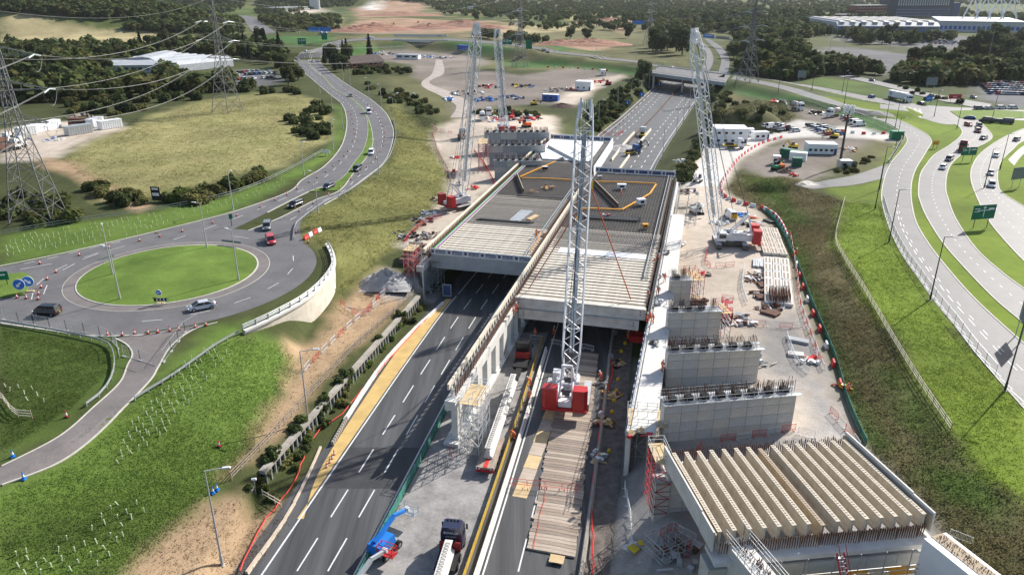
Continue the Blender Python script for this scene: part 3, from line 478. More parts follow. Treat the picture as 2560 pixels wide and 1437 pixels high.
# ---------------------------------------------------------------- bridge works
m_conc = mat("precast_concrete", (.62, .6, .55), (.46, .44, .4), .8, .8, .2)
m_concw = mat("pale_concrete", (.68, .66, .62), (.55, .53, .49), .7, .75, .2)
m_concg = mat("grey_concrete", (.4, .415, .43), (.31, .325, .34), .6, .7, .2)
m_beamt = mat("beam_top_concrete", (.66, .62, .54), (.46, .42, .36), 1.2, .85, .5, bscale=6)
m_buff = mat("buff_girder", (.62, .56, .46), (.47, .41, .32), .5, .8, .2, stretch=(3, .3, 1))
m_joint = mat("dark_joint", (.07, .07, .07), (.05, .05, .05))
m_rust = mat("rusty_steel", (.17, .085, .055), (.085, .045, .032), 2, .85)
m_rebar = mat("rebar_steel", (.17, .15, .135), (.09, .08, .072), 3, .6, metal=.3)
m_deckd = mat("dark_deck_shuttering", (.13, .122, .115), (.065, .06, .056), .35, .8, .3)
m_membr = mat("white_membrane", (.86, .86, .86), (.74, .74, .75), .15, .5)
m_timb = mat("pale_timber", (.72, .66, .55), (.55, .49, .39), 1, .8)
m_steelw = mat("white_painted_steel", (.8, .81, .82), (.68, .69, .7), .6, .4)
m_galv = mat("galvanised_steel", (.5, .52, .53), (.4, .42, .43), 2, .45, metal=.5)
m_red = mat("red_paint", (.55, .03, .03), (.36, .018, .02), .5, .45, coat=.2)
m_redp = mat("red_plastic", (.7, .05, .04), (.52, .035, .03), 1.2, .5)
m_orange = mat("orange_fabric", (.85, .16, .03), (.68, .11, .02), 2, .8)
m_orpipe = mat("orange_duct", (.8, .38, .03), (.65, .28, .02), 1, .5)
m_blackp = mat("black_plastic", (.02, .02, .022), (.012, .012, .013), 2, .5)
m_yellow = mat("yellow_paint", (.78, .55, .03), (.62, .42, .02), 1, .5)
m_blue = mat("blue_paint", (.02, .2, .6), (.015, .15, .5), 1, .4)
m_green = mat("green_paint", (.02, .22, .1), (.015, .16, .07), 1, .5)
m_navy = mat("navy_panel", (.06, .09, .2), (.05, .075, .17), 1, .5)
m_glass = mat("dark_glass", (.02, .025, .03), (.015, .018, .022), 1, .08, spec=.6)
m_tyre = mat("tyre_rubber", (.022, .022, .022), (.015, .015, .015), 4, .85)
m_timber = mat("weathered_plank", (.42, .34, .27), (.24, .19, .15), .7, .9, .3, stretch=(.6, 4, 4))
m_tim2 = mat("grey_brown_plank", (.34, .28, .235), (.2, .16, .13), .9, .9, .3, stretch=(.6, 4, 4))
m_tim3 = mat("light_plank", (.52, .44, .36), (.34, .28, .22), .8, .9, .3, stretch=(.6, 4, 4))
m_ply = mat("plywood", (.62, .47, .27), (.5, .37, .2), .8, .85)
def barset(mb, o, du, dv, lu, lv, su, sv, r, z, m=0):
    """a mesh of crossing bars over a lu x lv rectangle"""
    n = int(lu / su)
    for i in range(n + 1): a = o + du * (i * su); mb.bar(a + Vector((0, 0, z)), a + dv * lv + Vector((0, 0, z)), r, r, m)
    for j in range(int(lv / sv) + 1): a = o + dv * (j * sv); mb.bar(a + Vector((0, 0, z + r)), a + du * lu + Vector((0, 0, z + r)), r, r, m)
def deck(name, label, t0, t1, s0, s1, sb, beams_to):
    th = thing(name, label, "bridge deck", D((t0 + t1) / 2, s0, 0)); inv = Matrix.Translation(-D((t0 + t1) / 2, s0, 0))
    base = -D((t0 + t1) / 2, s0, 0); w = t1 - t0
    pr = [(-.68, 0), (.68, 0), (.68, .25), (.42, .45), (.33, 1.75), (.42, 1.9), (-.42, 1.9), (-.33, 1.75), (-.42, .45), (-.68, .25)]
    mb = MB(); rg = []
    for tt in (-w / 2, w / 2): rg.append([(tt, a, b) for a, b in pr])
    mb.loft(rg); bm = mb.mesh("beam", m_beamt); rnd = random.Random(3)
    lp = MB()   # stirrup loops standing out of the beam tops
    s = s0 + .7; n = 0
    while s < beams_to:
        o = inst("beam", bm, th, D((t0 + t1) / 2, s, 6.6 + rnd.uniform(-.03, .03)) + base, DANG)
        s += 1.45; n += 1
    return th, base
# left hand deck
dl_, bl_ = deck("bridge_deck", "left hand bridge deck over the open carriageway, fronted by a row of navy name banners", -22.6, -1.3, 19, 143, 45, 66)
def dpart(th, base, name, mb, m, smooth=False): o = mb.build(name, m, th); o.location = base; return o
mb = MB(); mb.add([D(-22.6, 62, 8.42), D(-1.3, 62, 8.42), D(-1.3, 143, 8.42), D(-22.6, 143, 8.42), D(-22.6, 62, 6.6), D(-1.3, 62, 6.6), D(-1.3, 143, 6.6), D(-22.6, 143, 6.6)], [(0, 1, 2, 3), (4, 7, 6, 5), (0, 4, 5, 1), (1, 5, 6, 2), (2, 6, 7, 3), (3, 7, 4, 0)]); dpart(dl_, bl_, "deck_soffit_form", mb, m_deckd)
mb = MB(); barset(mb, D(-22.4, 40, 0), DU, DV, 66, 20.9, .62, .7, .06, 8.62); o = dpart(dl_, bl_, "rebar_mat", mb, m_rebar); o["kind"] = "stuff"
mb = MB(); barset(mb, D(-22.4, 40, 0), DU, DV, 22, 20.9, .31, .35, .045, 8.7); o = dpart(dl_, bl_, "rebar_mat", mb, mat("bright_rebar", (.36, .34, .31), (.24, .22, .2), 2, .5)); o["kind"] = "stuff"
mb = MB(); mb.prism([(p.x, p.y) for p in (D(-18.6, 110), D(-3.4, 110), D(-3.4, 142), D(-22.3, 142), D(-22.3, 122))], 8.45, 8.75); dpart(dl_, bl_, "membrane", mb, m_membr)
mb = MB(); mb.bar(D(-20.5, 128, 8.9), D(-5.5, 105, 8.9), .25, 1.2); dpart(dl_, bl_, "stop_end_board", mb, m_conc)
mb = MB(); mb.box(0, 0, 0, 21.4, .35, 3.1); o = mb.build("fascia_beam", m_concg, dl_); o.location = D(-11.9, 18.7, 6.55) + bl_; o.rotation_euler = (0, 0, DANG)
# banners: white cloth with navy name boards on the fascia rail
TXT = {}
def textobj(body, size, m, parent, loc, rot, name="lettering", ext=.004):
    c = bpy.data.curves.new(name, 'FONT'); c.body = body; c.size = size; c.align_x = 'CENTER'; c.align_y = 'CENTER'; c.extrude = ext; c.materials.append(m)
    k = (body, round(size, 3), m.name)
    if k not in TXT:
        tmp = bpy.data.objects.new("tmp_text", c); TXT[k] = bpy.data.meshes.new_from_object(tmp); TXT[k].name = name; bpy.data.objects.remove(tmp)
        if not TXT[k].materials: TXT[k].materials.append(m)
    o = bpy.data.objects.new(name, TXT[k]); COL.objects.link(o); o.parent = parent; o.location = loc; o.rotation_euler = rot; return o
m_cloth = mat("banner_cloth", (.78, .79, .8), (.66, .68, .7), 2, .8)
def banner(th, base, t0, t1, s, z0, z1, n, words, rot180=False):
    W = t1 - t0; mb = MB(); mb.box(0, 0, 0, W, .06, z1 - z0); o = mb.build("banner", m_cloth, th); o.location = D((t0 + t1) / 2, s, (z0 + z1) / 2) + base; o.rotation_euler = (0, 0, DANG + (math.pi if rot180 else 0))
    step = W / n; h = z1 - z0
    bd = MB(); bd.box(0, 0, 0, step * .62, .03, h * .56); bd = bd.mesh("name_board", m_navy); sq = MB(); sq.box(0, 0, 0, step * .17, .03, h * .5); sq = sq.mesh("emblem", m_navy); rd = MB(); rd.box(0, 0, 0, step * .1, .02, h * .13); rd = rd.mesh("emblem_bar", m_red)
    for i in range(n):
        x = -W / 2 + step * (i + .5)
        b = inst("name_board", bd, o, (x + step * .12, -.05, -.02)); inst("emblem", sq, o, (x - step * .36, -.05, .02)); inst("emblem_bar", rd, o, (x - step * .36, -.075, .06))
        if words: textobj("expanded", h * .48, m_membr, o, (x + step * .12, -.07, -.02), (R(90), 0, 0))
    rl = MB()
    for i in range(n * 2 + 1): rl.bar((-W / 2 + W * i / (n * 2), -.12, -h / 2 - .5), (-W / 2 + W * i / (n * 2), -.12, h / 2 + .25), .05)
    rl.bar((-W / 2, -.1, h / 2 + .2), (W / 2, -.1, h / 2 + .2), .05); rl.build("guard_rail", m_galv, o)
    return o
banner(dl_, bl_, -22.7, -1.2, 18.45, 8.05, 9.35, 6, True)
banner(dl_, bl_, -22.7, -1.2, 143.4, 8.6, 10.2, 6, False)
def comb(th, base, t, s0, s1, z0, z1, dt=.0, step=.8, w=.28, m=None, name="formwork_stake"):
    mb = MB(); mb.box(0, 0, (z1 - z0) / 2, .1, w, z1 - z0); me = mb.mesh(name, m or m_rust); s = s0; i = 0
    while s < s1:
        o = inst(name, me, th, D(t, s, z0) + base, DANG); s += step; i += 1
def rail(th, base, t, s0, s1, z, w, h, m, name="formwork_cap", n=1):
    for i in range(n):
        a = s0 + (s1 - s0) * i / n; b = s0 + (s1 - s0) * (i + 1) / n - .06
        mb = MB(); mb.bar(D(t, a, z) + base, D(t, b, z) + base, w, h); mb.build(name, m, th)
rail(dl_, bl_, -23.6, 17, 143, 9.15, .5, .9, m_timb, n=30); comb(dl_, bl_, -23.1, 18, 142, 8.3, 9.5, step=1.0, w=.45); rail(dl_, bl_, -22.75, 17, 143, 8.0, .25, .8, m_rust, "edge_plate")
for i, (t, c) in enumerate(((-22.3, (.05, .55, .15)), (-22.0, (.7, .7, .72)), (-21.7, (.35, .08, .45)), (-21.3, (.75, .72, .6)))):
    mb = MB(); mb.bar(D(t, 19.5, 9.0) + bl_, D(t, 132, 9.0) + bl_, .1); mb.build("service_duct", mat("duct_%d" % i, c), dl_)
for t, z in ((-2.9, 9.3), (-2.6, 9.6), (-2.3, 9.3)):
    mb = MB(); mb.bar(D(t, 20, z) + bl_, D(t, 75, z) + bl_, .1); mb.build("handrail", m_galv, dl_)
comb(dl_, bl_, -1.5, 20, 75, 8.3, 9.4, step=1.1, w=.5)
# right hand deck
dr_, br_ = deck("bridge_deck", "right hand bridge deck over the works carriageway, striped with pale beam tops in front", .4, 22.9, 0, 97, 40, 42)
mb = MB(); mb.add([D(.6, 42, 8.42), D(22.6, 42, 8.42), D(22.6, 97, 8.42), D(.6, 97, 8.42), D(.6, 42, 6.6), D(22.6, 42, 6.6), D(22.6, 97, 6.6), D(.6, 97, 6.6)], [(0, 1, 2, 3), (4, 7, 6, 5), (0, 4, 5, 1), (1, 5, 6, 2), (2, 6, 7, 3), (3, 7, 4, 0)]); dpart(dr_, br_, "deck_soffit_form", mb, m_deckd)
mb = MB(); barset(mb, D(.9, 34, 0), DU, DV, 62, 21.6, .62, .7, .06, 8.62); o = dpart(dr_, br_, "rebar_mat", mb, m_rebar); o["kind"] = "stuff"
mb = MB(); barset(mb, D(1.2, 28, 0), DU, DV, 12, 20.8, .31, .35, .045, 8.68); o = dpart(dr_, br_, "rebar_mat", mb, MATS["bright_rebar"]); o["kind"] = "stuff"
mb = MB(); mb.prism([(p.x, p.y) for p in (D(3, 24.5), D(21, 24.5), D(21, 27.5), D(3, 27.5))], 8.5, 8.62); dpart(dr_, br_, "shutter_sheet", mb, m_steelw)
for t0_, t1_, z0, z1, s, nm in ((0.0, 23.2, 6.7, 8.65, -.35, "edge_beam"), (1.0, 22.2, 4.9, 6.6, -.9, "lower_edge_beam")):
    mb = MB(); w = t1_ - t0_; h = z1 - z0; rg = []
    for x in (-w / 2, w / 2): rg.append([(x, -.45, 0), (x, .5, 0), (x, .5, h), (x, -.4, h), (x, -.3, h * .85), (x, -.3, h * .35)])
    mb.loft(rg); o = mb.build(nm, m_conc, dr_); o.location = D((t0_ + t1_) / 2, s, z0) + br_; o.rotation_euler = (0, 0, DANG)
    hb_ = MB(); hb_.tube((0, 0, 0), (0, -.04, 0), .12, n=8); hm = hb_.mesh("lifting_hole", m_joint)
    for x in (-w / 2 + .9, w / 2 - .9):
        for zz in (.35, .8, 1.25): inst("lifting_hole", hm, o, (x, -.31, zz * h / 1.7))
comb(dr_, br_, .2, -34, 75, 7.6, 9.0, step=.75, w=.34); comb(dr_, br_, -.35, -34, 75, 7.6, 9.0, step=1.5, w=.5, m=m_conc)
rail(dr_, br_, -.9, -34, 76, 8.75, .28, .9, m_timb, n=26); rail(dr_, br_, .75, 0, 75, 9.1, .1, .1, m_rust, "handrail")
comb(dr_, br_, 22.3, 14, 96, 8.3, 9.2, step=.9, w=.4, m=m_conc, name="parapet_starter"); rail(dr_, br_, 21.6, 14, 96, 8.9, .12, .5, m_galv, "edge_rail"); comb(dr_, br_, 23.1, 2, 96, 8.0, 9.0, step=1.0, w=.5)
rail(dr_, br_, 23.7, -2, 97, 7.5, .5, 1.2, m_blackp, "edge_membrane", n=8)
banner(dr_, br_, .2, 23.4, 97.4, 8.4, 10.0, 6, False)
mb = MB(); mb.bar(D(-.4, 97.5, 9.3), D(-.4, 143, 9.3), .08, 1.6); dpart(dl_, bl_, "side_screen", mb, m_cloth); mb = MB(); mb.bar(D(-3.2, 98, 8.8), D(-1.5, 142, 8.8), 1.6, .1); dpart(dl_, bl_, "walkway_strip", mb, m_deckd)
mb = MB(); mb.bar(D(-.3, 97.5, 7.4), D(-.3, 143, 7.4), .2, 2.0); dpart(dl_, bl_, "side_wall", mb, m_membr)
# rust brown stop ends standing on the decks, orange cable ducts, odd stacks lying on the mats
def ondeck(name, label, cat, px, py, z, build, rz=0.0, group=None):
    o = build(name); p = G(px, py, z); o.location = p; o.rotation_euler = (0, 0, rz); return tag(o, label, cat, group)
def stopend(a, b, label):
    pa, pb = G(*a, 8.7), G(*b, 8.7); t = thing("stop_end_form", label, "formwork", pa); d = pb - pa
    mb = MB(); mb.bar((0, 0, .55), (d.x, d.y, .55), .25, 1.1); mb.build("rusty_mesh_panel", m_rust, t); u = MB(); n = int(d.length / 1.0)
    for i in range(n): q = d * (i / n); u.bar((q.x, q.y, 0), (q.x + .1, q.y, 1.3), .09)
    u.build("upright", m_rebar, t); e = MB(); e.bar((0, 0, 1.15), (d.x, d.y, 1.15), .12); e.build("top_edge", m_timb, t)
stopend((1486, 460), (1545, 520), "long rust brown mesh stop end slanting across the right hand deck"); stopend((1292, 440), (1308, 482), "short rust brown mesh stop end on the left hand deck edge")
def duct(pts, label, r=.16):
    t = thing("cable_duct", label, "duct", G(*pts[0], 8.75)); b = t.location.copy(); P = [G(*p, 8.75) - b for p in pts]
    for i, (a, c) in enumerate(zip(P[:-1], P[1:])):
        mb = MB(); mb.bar(a + Vector((0, 0, .12)), c + Vector((0, 0, .12)), r * 2, .24); mb.build("duct_length", m_orpipe, t)
duct([(1388, 405), (1340, 425), (1300, 443)], "orange duct along the left edge of the left hand deck, sloping"); duct([(1305, 446), (1370, 447), (1440, 452)], "orange duct running straight across the left hand deck")
duct([(1484, 455), (1560, 456), (1640, 460)], "thin orange duct along the back of the right hand deck"); duct([(1640, 462), (1625, 485), (1600, 500), (1555, 525), (1480, 522), (1455, 523), (1440, 550)], "orange duct bending round the right hand deck", .2); duct([(1355, 575), (1345, 600), (1325, 628)], "yellow orange duct by the right edge of the left hand deck")
def stack(name, label, cat, px, py, z, n, ln, w, h, rz, m, group=None, spread=1.15, jit=.12):
    p = G(px, py, z) if z is not None else T(px, py); t = thing(name, label, cat, p, rz, group); mb = MB(); mb.box(0, 0, h / 2, ln, w, h); me = mb.mesh("length", m)
    for i in range(n):
        l = inst("length", me, t, (random.uniform(-jit, jit) * ln * .3, (i - n / 2) * w * spread, 0), random.uniform(-jit, jit) * .25)
    return t
stack("steel_section_stack", "stack of grey steel sections lying on the left hand deck", "steel", 1300, 540, 8.75, 7, 9, .35, .25, R(70), m_galv)
stack("pipe_bundle", "black pipe bundle lying near the front of the left hand deck", "pipes", 1262, 553, 8.75, 4, 13, .22, .2, DANG + R(2), m_blackp)
stack("pipe_bundle", "wide bundle of black bars lying across the right hand deck", "pipes", 1530, 545, 8.75, 8, 13, .3, .18, DANG + R(3), m_blackp)
stack("pipe_bundle", "black bars with white ends lying across the back half of the left hand deck", "pipes", 1350, 493, 8.75, 3, 12, .22, .16, DANG, m_blackp)
stack("timber_stack", "short pile of planks beside the steel sections on the left hand deck", "timber", 1330, 545, 8.75, 3, 4, .35, .3, R(60), m_ply)
def site_box(name, label, cat, p, sx, sy, sz, m, rz=0.0, m2=None):
    t = thing(name, label, cat, p, rz); mb = MB(); mb.box(0, 0, sz * .45 + .2, sx, sy, sz * .8, top=.97); mb.build("housing", m, t)
    mb = MB(); mb.box(0, 0, sz * .85 + .2, sx * 1.02, sy * 1.03, .06); mb.build("lid", m2 or m, t); mb = MB(); mb.box(-sx * .3, 0, .1, .12, sy, .2); mb.box(sx * .3, 0, .1, .12, sy, .2); mb.build("skid", m_blackp, t); mb = MB(); mb.box(0, -sy / 2 - .01, sz * .45 + .2, sx * .5, .03, sz * .4); mb.build("vent", m_blackp, t)
    return t
site_box("compressor", "white compressor standing on the dark mat of the right hand deck", "compressor", G(1554, 472, 8.75), 2.4, 1.4, 1.3, m_steelw)
site_box("generator", "white and black generator beside the orange duct on the right hand deck", "generator", G(1602, 512, 8.75), 2.0, 1.6, 1.6, m_steelw, R(20)); site_box("generator", "small grey generator on the left hand deck behind the orange duct", "generator", G(1362, 425, 8.75), 1.6, 1.1, 1.0, m_blackp, R(5), m_steelw)
site_box("site_box", "yellow box at the right edge of the right hand deck", "box", G(1613, 570, 8.75), 1.3, 1.0, .9, m_orpipe)
site_box("compressor", "small compressor at the back of the right hand deck", "compressor", G(1499, 448, 8.75), 1.3, .9, .9, m_galv)
# orange sling legs hanging from the central crane
SL = []
# central pier between the carriageways
cp = thing("central_pier", "row of white concrete piers between the carriageways carrying rusty formwork", "bridge pier", D(-.3, -34, 0)); cb = -D(-.3, -34, 0)
mb = MB(); mb.box(0, 0, 3.1, .9, 2.3, 6.2); mb.box(0, 0, .5, 1.3, 2.7, 1.0); cm = mb.mesh("pier_column", m_concw)
for i in range(16): inst("pier_column", cm, cp, D(-.1, -33 + i * 5.0, 0) + cb, DANG)
mb = MB(); mb.bar(D(-.2, -35.5, 6.75), D(-.2, 76, 6.75), 1.5, 1.4); o = mb.build("crosshead", m_concw, cp); o.location = cb
mb = MB(); mb.bar(D(-.3, -35.5, .35), D(-.3, 45, .35), 2.2, .7); o = mb.build("pier_base", m_concw, cp); o.location = cb
# abutments
ab = thing("left_abutment_wall", "grey left abutment wall under the left hand deck", "abutment", D(-23.6, 17, 0)); b_ = -ab.location
mb = MB(); mb.bar(D(-23.9, 16, 3.1), D(-23.9, 143, 3.1), .9, 6.6); o = mb.build("wall", m_concg, ab); o.location = b_; mb = MB(); mb.bar(D(-23.7, 14.5, 6.0), D(-23.7, 143, 6.0), 1.5, 1.2); o = mb.build("bearing_shelf", m_conc, ab); o.location = b_
ab = thing("right_abutment_wall", "white topped right abutment walkway beside the right hand deck", "abutment", D(24.4, -36, 0)); b_ = -ab.location
mb = MB(); mb.bar(D(24.1, -36, 3.5), D(24.1, 97, 3.5), .6, 7.0); o = mb.build("wall", m_concw, ab); o.location = b_
for i in range(22): mb = MB(); mb.bar(D(25.9, -36 + i * 4.5, 7.1), D(25.9, -36 + i * 4.5 + 4.46, 7.1), 3.1, .3); o = mb.build("walkway_slab", m_concw, ab); o.location = b_
mb = MB(); mb.bar(D(27.3, -36, 5.7), D(27.3, 62, 5.7), .3, 2.5); o = mb.build("back_wall", m_conc, ab); o.location = b_
tp_ = MB()
for i in range(26): tp_.bar(D(23.6, -35 + i * 1.3, 6.2), D(23.6, -34.2 + i * 1.3, 6.2), .12, 1.0 + .3 * (i % 3))
o = tp_.build("tarpaulin", mat("blue_white_sheeting", (.55, .6, .7), (.12, .16, .3), .9, .6, fine=.2), ab); o.location = b_
mb = MB()
for i in range(50): mb.bar(D(24.0, -35 + i * 2.6, 7.0), D(24.0, -35 + i * 2.6, 8.35), .06)
for z in (7.7, 8.3): mb.bar(D(24.0, -36, z), D(24.0, 95, z), .05)
o = mb.build("edge_handrail", m_galv, ab); o.location = b_
# fin piers with panel faces and starter bars
def fin_pier(label, a, b, zb, zt, cols, rows, th=1.3, bars=True, tilt=0.0, m=None):
    d = (b - a); d.z = 0; w = d.length; rz = math.atan2(d.y, d.x); t = thing("fin_pier", label, "bridge pier", Vector((a.x, a.y, zb)), rz); h = zt - zb
    mb = MB(); mb.box(w / 2, th / 2 + .03, h / 2, w, th, h); mb.build("core", m_joint, t)
    for side, yy, me_n in ((0, 0, "panel"),):
        pw, ph = w / cols, h / rows; q = MB(); q.box(0, 0, 0, pw - .05, .08, ph - .05); ms = [q.mesh("panel", mm) for mm in (m or m_conc, mat("panel_grey", (.58, .575, .55), (.45, .445, .42), .5, .8, .2), mat("panel_cream", (.66, .62, .54), (.5, .465, .4), .5, .8, .2))]
        for i in range(cols):
            for j in range(rows): inst("panel", random.choice(ms), t, (pw * (i + .5), .02, ph * (j + .5)))
    for xx in (-.03, w + .03):
        q = MB(); q.box(0, 0, 0, .08, th, h / rows - .05); qm = q.mesh("end_panel", m or m_conc)
        for j in range(rows): inst("end_panel", qm, t, (xx, th / 2 + .03, h / rows * (j + .5)))
    mb = MB(); mb.box(w / 2, th / 2, h + .05, w + .1, th, .1); mb.build("top", m_concg, t)
    if bars:
        pf = MB(); pf.box(w / 2, -.35, h + .1, w + .8, .6, .06); pf.box(w / 2, th + .35, h + .1, w + .8, .6, .06); pf.build("access_platform", m_galv, t)
        gr = MB()
        for i in range(int(w / 1.3) + 1):
            x = i * 1.3
            for yy in (-.65, th + .65): gr.bar((x, yy, h), (x, yy, h + 1.15), .04)
        for yy in (-.65, th + .65):
            for z in (.6, 1.1): gr.bar((-.4, yy, h + z), (w + .4, yy, h + z), .035)
        gr.build("guard_rail", m_galv, t); rb_ = MB(); mid_ = MB()
        for i in range(int(w / .22)):
            if (i // 4) % 2 and random.random() < .7: continue
            for yy in (.18, th / 2, th - .18): x = i * .22 + .1; rb_.bar((x, yy, h), (x + random.uniform(-.05, .05), yy + random.uniform(-.03, .03), h + random.uniform(1.5, 2.1)), .05)
        o = rb_.build("starter_bars", m_rust, t); o["kind"] = "stuff"
        mid_.box(0, 0, 0, .9, th * .8, .6); bo = mid_.mesh("box_out", m_blackp)
        for i in range(int(w / 2.2)): inst("box_out", bo, t, (1.1 + i * 2.2, th / 2, h + .45))
    return t
ZP = 4.4
fin_pier("tall panelled fin pier with starter bars nearest the stacked girders", G(1655, 1107, ZP), G(1976, 1077, ZP), ZP, 10.2, 8, 4)
fin_pier("panelled fin pier with starter bars, second from the girders", G(1664, 968, ZP), G(1890, 957, ZP), ZP, 10.2, 6, 4)
fin_pier("panelled fin pier with starter bars, third from the girders", G(1666, 862, ZP), G(1795, 858, ZP), ZP, 10.4, 4, 4)
fin_pier("small panelled fin pier with starter bars, farthest from the girders", G(1674, 768, ZP), G(1722, 766, ZP), ZP, 9.8, 2, 4)
for i, (l, r_, yb, zt) in enumerate(((1215, 1345, 440, 10), (1210, 1350, 400, 11), (1195, 1360, 370, 12))):
    a, b = G([1238, 1224, 1212][i], [448, 415, 382][i], 4.5), G([1352, 1362, 1372][i], [446, 413, 381][i], 4.5)
    fin_pier("grey panelled pier behind the left hand deck, %s" % ["nearest the camera", "middle one of three", "farthest, under the girder ends"][i], a, b, 4.5, 4.5 + [5.5, 6.5, 7][i], 4, 3, 1.5, bars=True, m=m_concg)
# girder span at the lower right
gs = thing("girder_span", "span of buff concrete girders laid side by side on piers at the lower right", "girders", (28, 62, 0)); gb = -gs.location
FA_, FB_ = G(1684, 1131, 12.4), G(2110, 1098, 12.4); NA_, NB_ = G(1800, 1328, 12.4), G(2312, 1284, 12.4)
m_rib = mat("ribbed_rust_face", (.5, .41, .3), (.34, .27, .19), 6, .9, .4, stretch=(.4, 6, .4))
for i in range(15):
    f = i / 14; a = FA_ + (FB_ - FA_) * f; b = NA_ + (NB_ - NA_) * f; d = (b - a); L = d.length; rz = math.atan2(d.y, d.x)
    rg = []
    for x in (0, L): rg.append([(x, -.3, -1.75), (x, .3, -1.75), (x, .3, -1.5), (x, .12, -1.25), (x, .12, -.25), (x, .22, 0), (x, -.22, 0), (x, -.12, -.25), (x, -.12, -1.25), (x, -.3, -1.5)])
    mb = MB(); mb.loft(rg); o = mb.build("girder", m_rib if i == 7 else m_buff, gs); o.location = a + gb + Vector((0, 0, -.3 if i == 7 else 0)); o.rotation_euler = (0, 0, rz)
    lp = MB(); n = int(L / .36)
    for k in range(n):
        x = .2 + k * .36; lp.bar((x, -.1, .02), (x + .1, .1, .02), .05, .05)
    q = lp.build("shear_loops", mat("loop_steel", (.5, .42, .34), (.34, .26, .2), 3, .8), o); q["kind"] = "stuff"
for nm, A, B, off, mm in (("edge_fascia", FA_, NA_, -.85, m_concw), ("edge_fascia", FB_, NB_, .85, m_concw)):
    d = (B - A); d.normalize(); nrm = Vector((d.y, -d.x, 0)); nrm = nrm * (1 if off < 0 else -1); L = (B - A).length
    for k in range(2):
        a = A + d * (-.8 + k * (L * .86)) + nrm * .75; b = A + d * (L * .86 - .86 if k == 0 else L + .4) + nrm * .75
        mb = MB(); mb.bar(a + gb + Vector((0, 0, -.7 - .12 * k)), b + gb + Vector((0, 0, -.7 - .12 * k)), .18, 2.3); mb.build(nm, mm, gs)
        mb = MB(); mb.bar(a + gb + Vector((0, 0, -.8)) - nrm * .25, b + gb + Vector((0, 0, -.8)) - nrm * .25, .12, 1.6); mb.build("rebar_face", m_rib, gs)
for A, B, w in ((FA_, FB_, 1.5), (NA_, NB_, 1.5)):
    d = (B - A); d.normalize(); n2 = Vector((-d.y, d.x, 0)) * (1 if A is FA_ else -1)
    a, b = A - d * .8 + n2 * .2, B + d * .8 + n2 * .2
    mb = MB(); mb.bar(a + gb + Vector((0, 0, -2.6)), b + gb + Vector((0, 0, -2.6)), 2.6, .5); mb.build("pier_cap", m_concw, gs)
    st = MB(); k = 0
    while k < (B - A).length:
        for zz in (-1.9, -1.5, -1.1): st.bar(A + d * k + gb + n2 * (.35 + .1 * (k % 2)) + Vector((0, 0, -2.4)), A + d * k + gb + n2 * (.4 + .2 * (zz + 1.9)) + Vector((0, 0, random.uniform(-.5, .3) if A is FA_ else random.uniform(-1.1, -.7))), .045)
        k += .24
    o = st.build("starter_bars", m_rust, gs); o["kind"] = "stuff"
    for j in range(6):
        c = A + d * ((B - A).length * (j + .5) / 6); bx = MB(); bx.box(0, 0, 0, 1.5, 1.2, .5); o = bx.build("bearing_jack", m_red, gs); o.location = c + gb + Vector((0, 0, -3.1)); o.rotation_euler = (0, 0, math.atan2(d.y, d.x))
        bx = MB(); bx.box(0, 0, 0, .9, .8, .5); o = bx.build("plinth", m_concw, gs); o.location = c + gb + Vector((0, 0, -3.55)); o.rotation_euler = (0, 0, math.atan2(d.y, d.x))
fin_pier("far pier wall carrying the lower right girders, grey panels", Vector((FA_.x - 1.6, FA_.y - .4, 4.3)), Vector((FB_.x + .8, FB_.y - .4, 4.3)), 3.2, 8.6, 7, 3, 1.6, bars=False)
fin_pier("near pier wall under the front ends of the lower right girders", Vector((NA_.x - .8, NA_.y - .8, 4.3)), Vector((NB_.x + .8, NB_.y - .8, 4.3)), 3.2, 8.5, 7, 3, 2.2, bars=False)
pl = thing("pier_walkway", "timber and steel walkway along the front of the near pier", "walkway", (NA_.x, NA_.y - 2.4, 8.0), math.atan2(NB_.y - NA_.y, NB_.x - NA_.x)); L = (NB_ - NA_).length
for k in range(10): mb = MB(); mb.box(L * (k + .5) / 10, 0, .05, L / 10 - .05, 1.1, .06); mb.build("board", m_ply if k % 2 else m_orpipe, pl)
mb = MB()
for k in range(9):
    x = L * k / 8; mb.bar((x, -.6, -2), (x, -.6, 3.0), .06)
for z in (.6, 1.1): mb.bar((0, -.6, z), (L, -.6, z), .05)
mb.build("guard_rail", m_galv, pl)
stg = thing("stair_ladder", "red sided access stair climbing to the girders", "stair", (NA_.x + 11.6, NA_.y - 4.2, 6.2), R(8))
for sx in (-.35, .35): mb = MB(); mb.bar((sx, 0, 0), (sx, 3.2, 4.6), .08, .18); mb.bar((sx, 0, 1.0), (sx, 3.2, 5.6), .05, .06); mb.build("stringer", m_red, stg)
for k in range(13): mb = MB(); mb.box(0, 3.2 * k / 13, 4.6 * k / 13, .66, .26, .05); mb.build("tread", m_galv, stg)
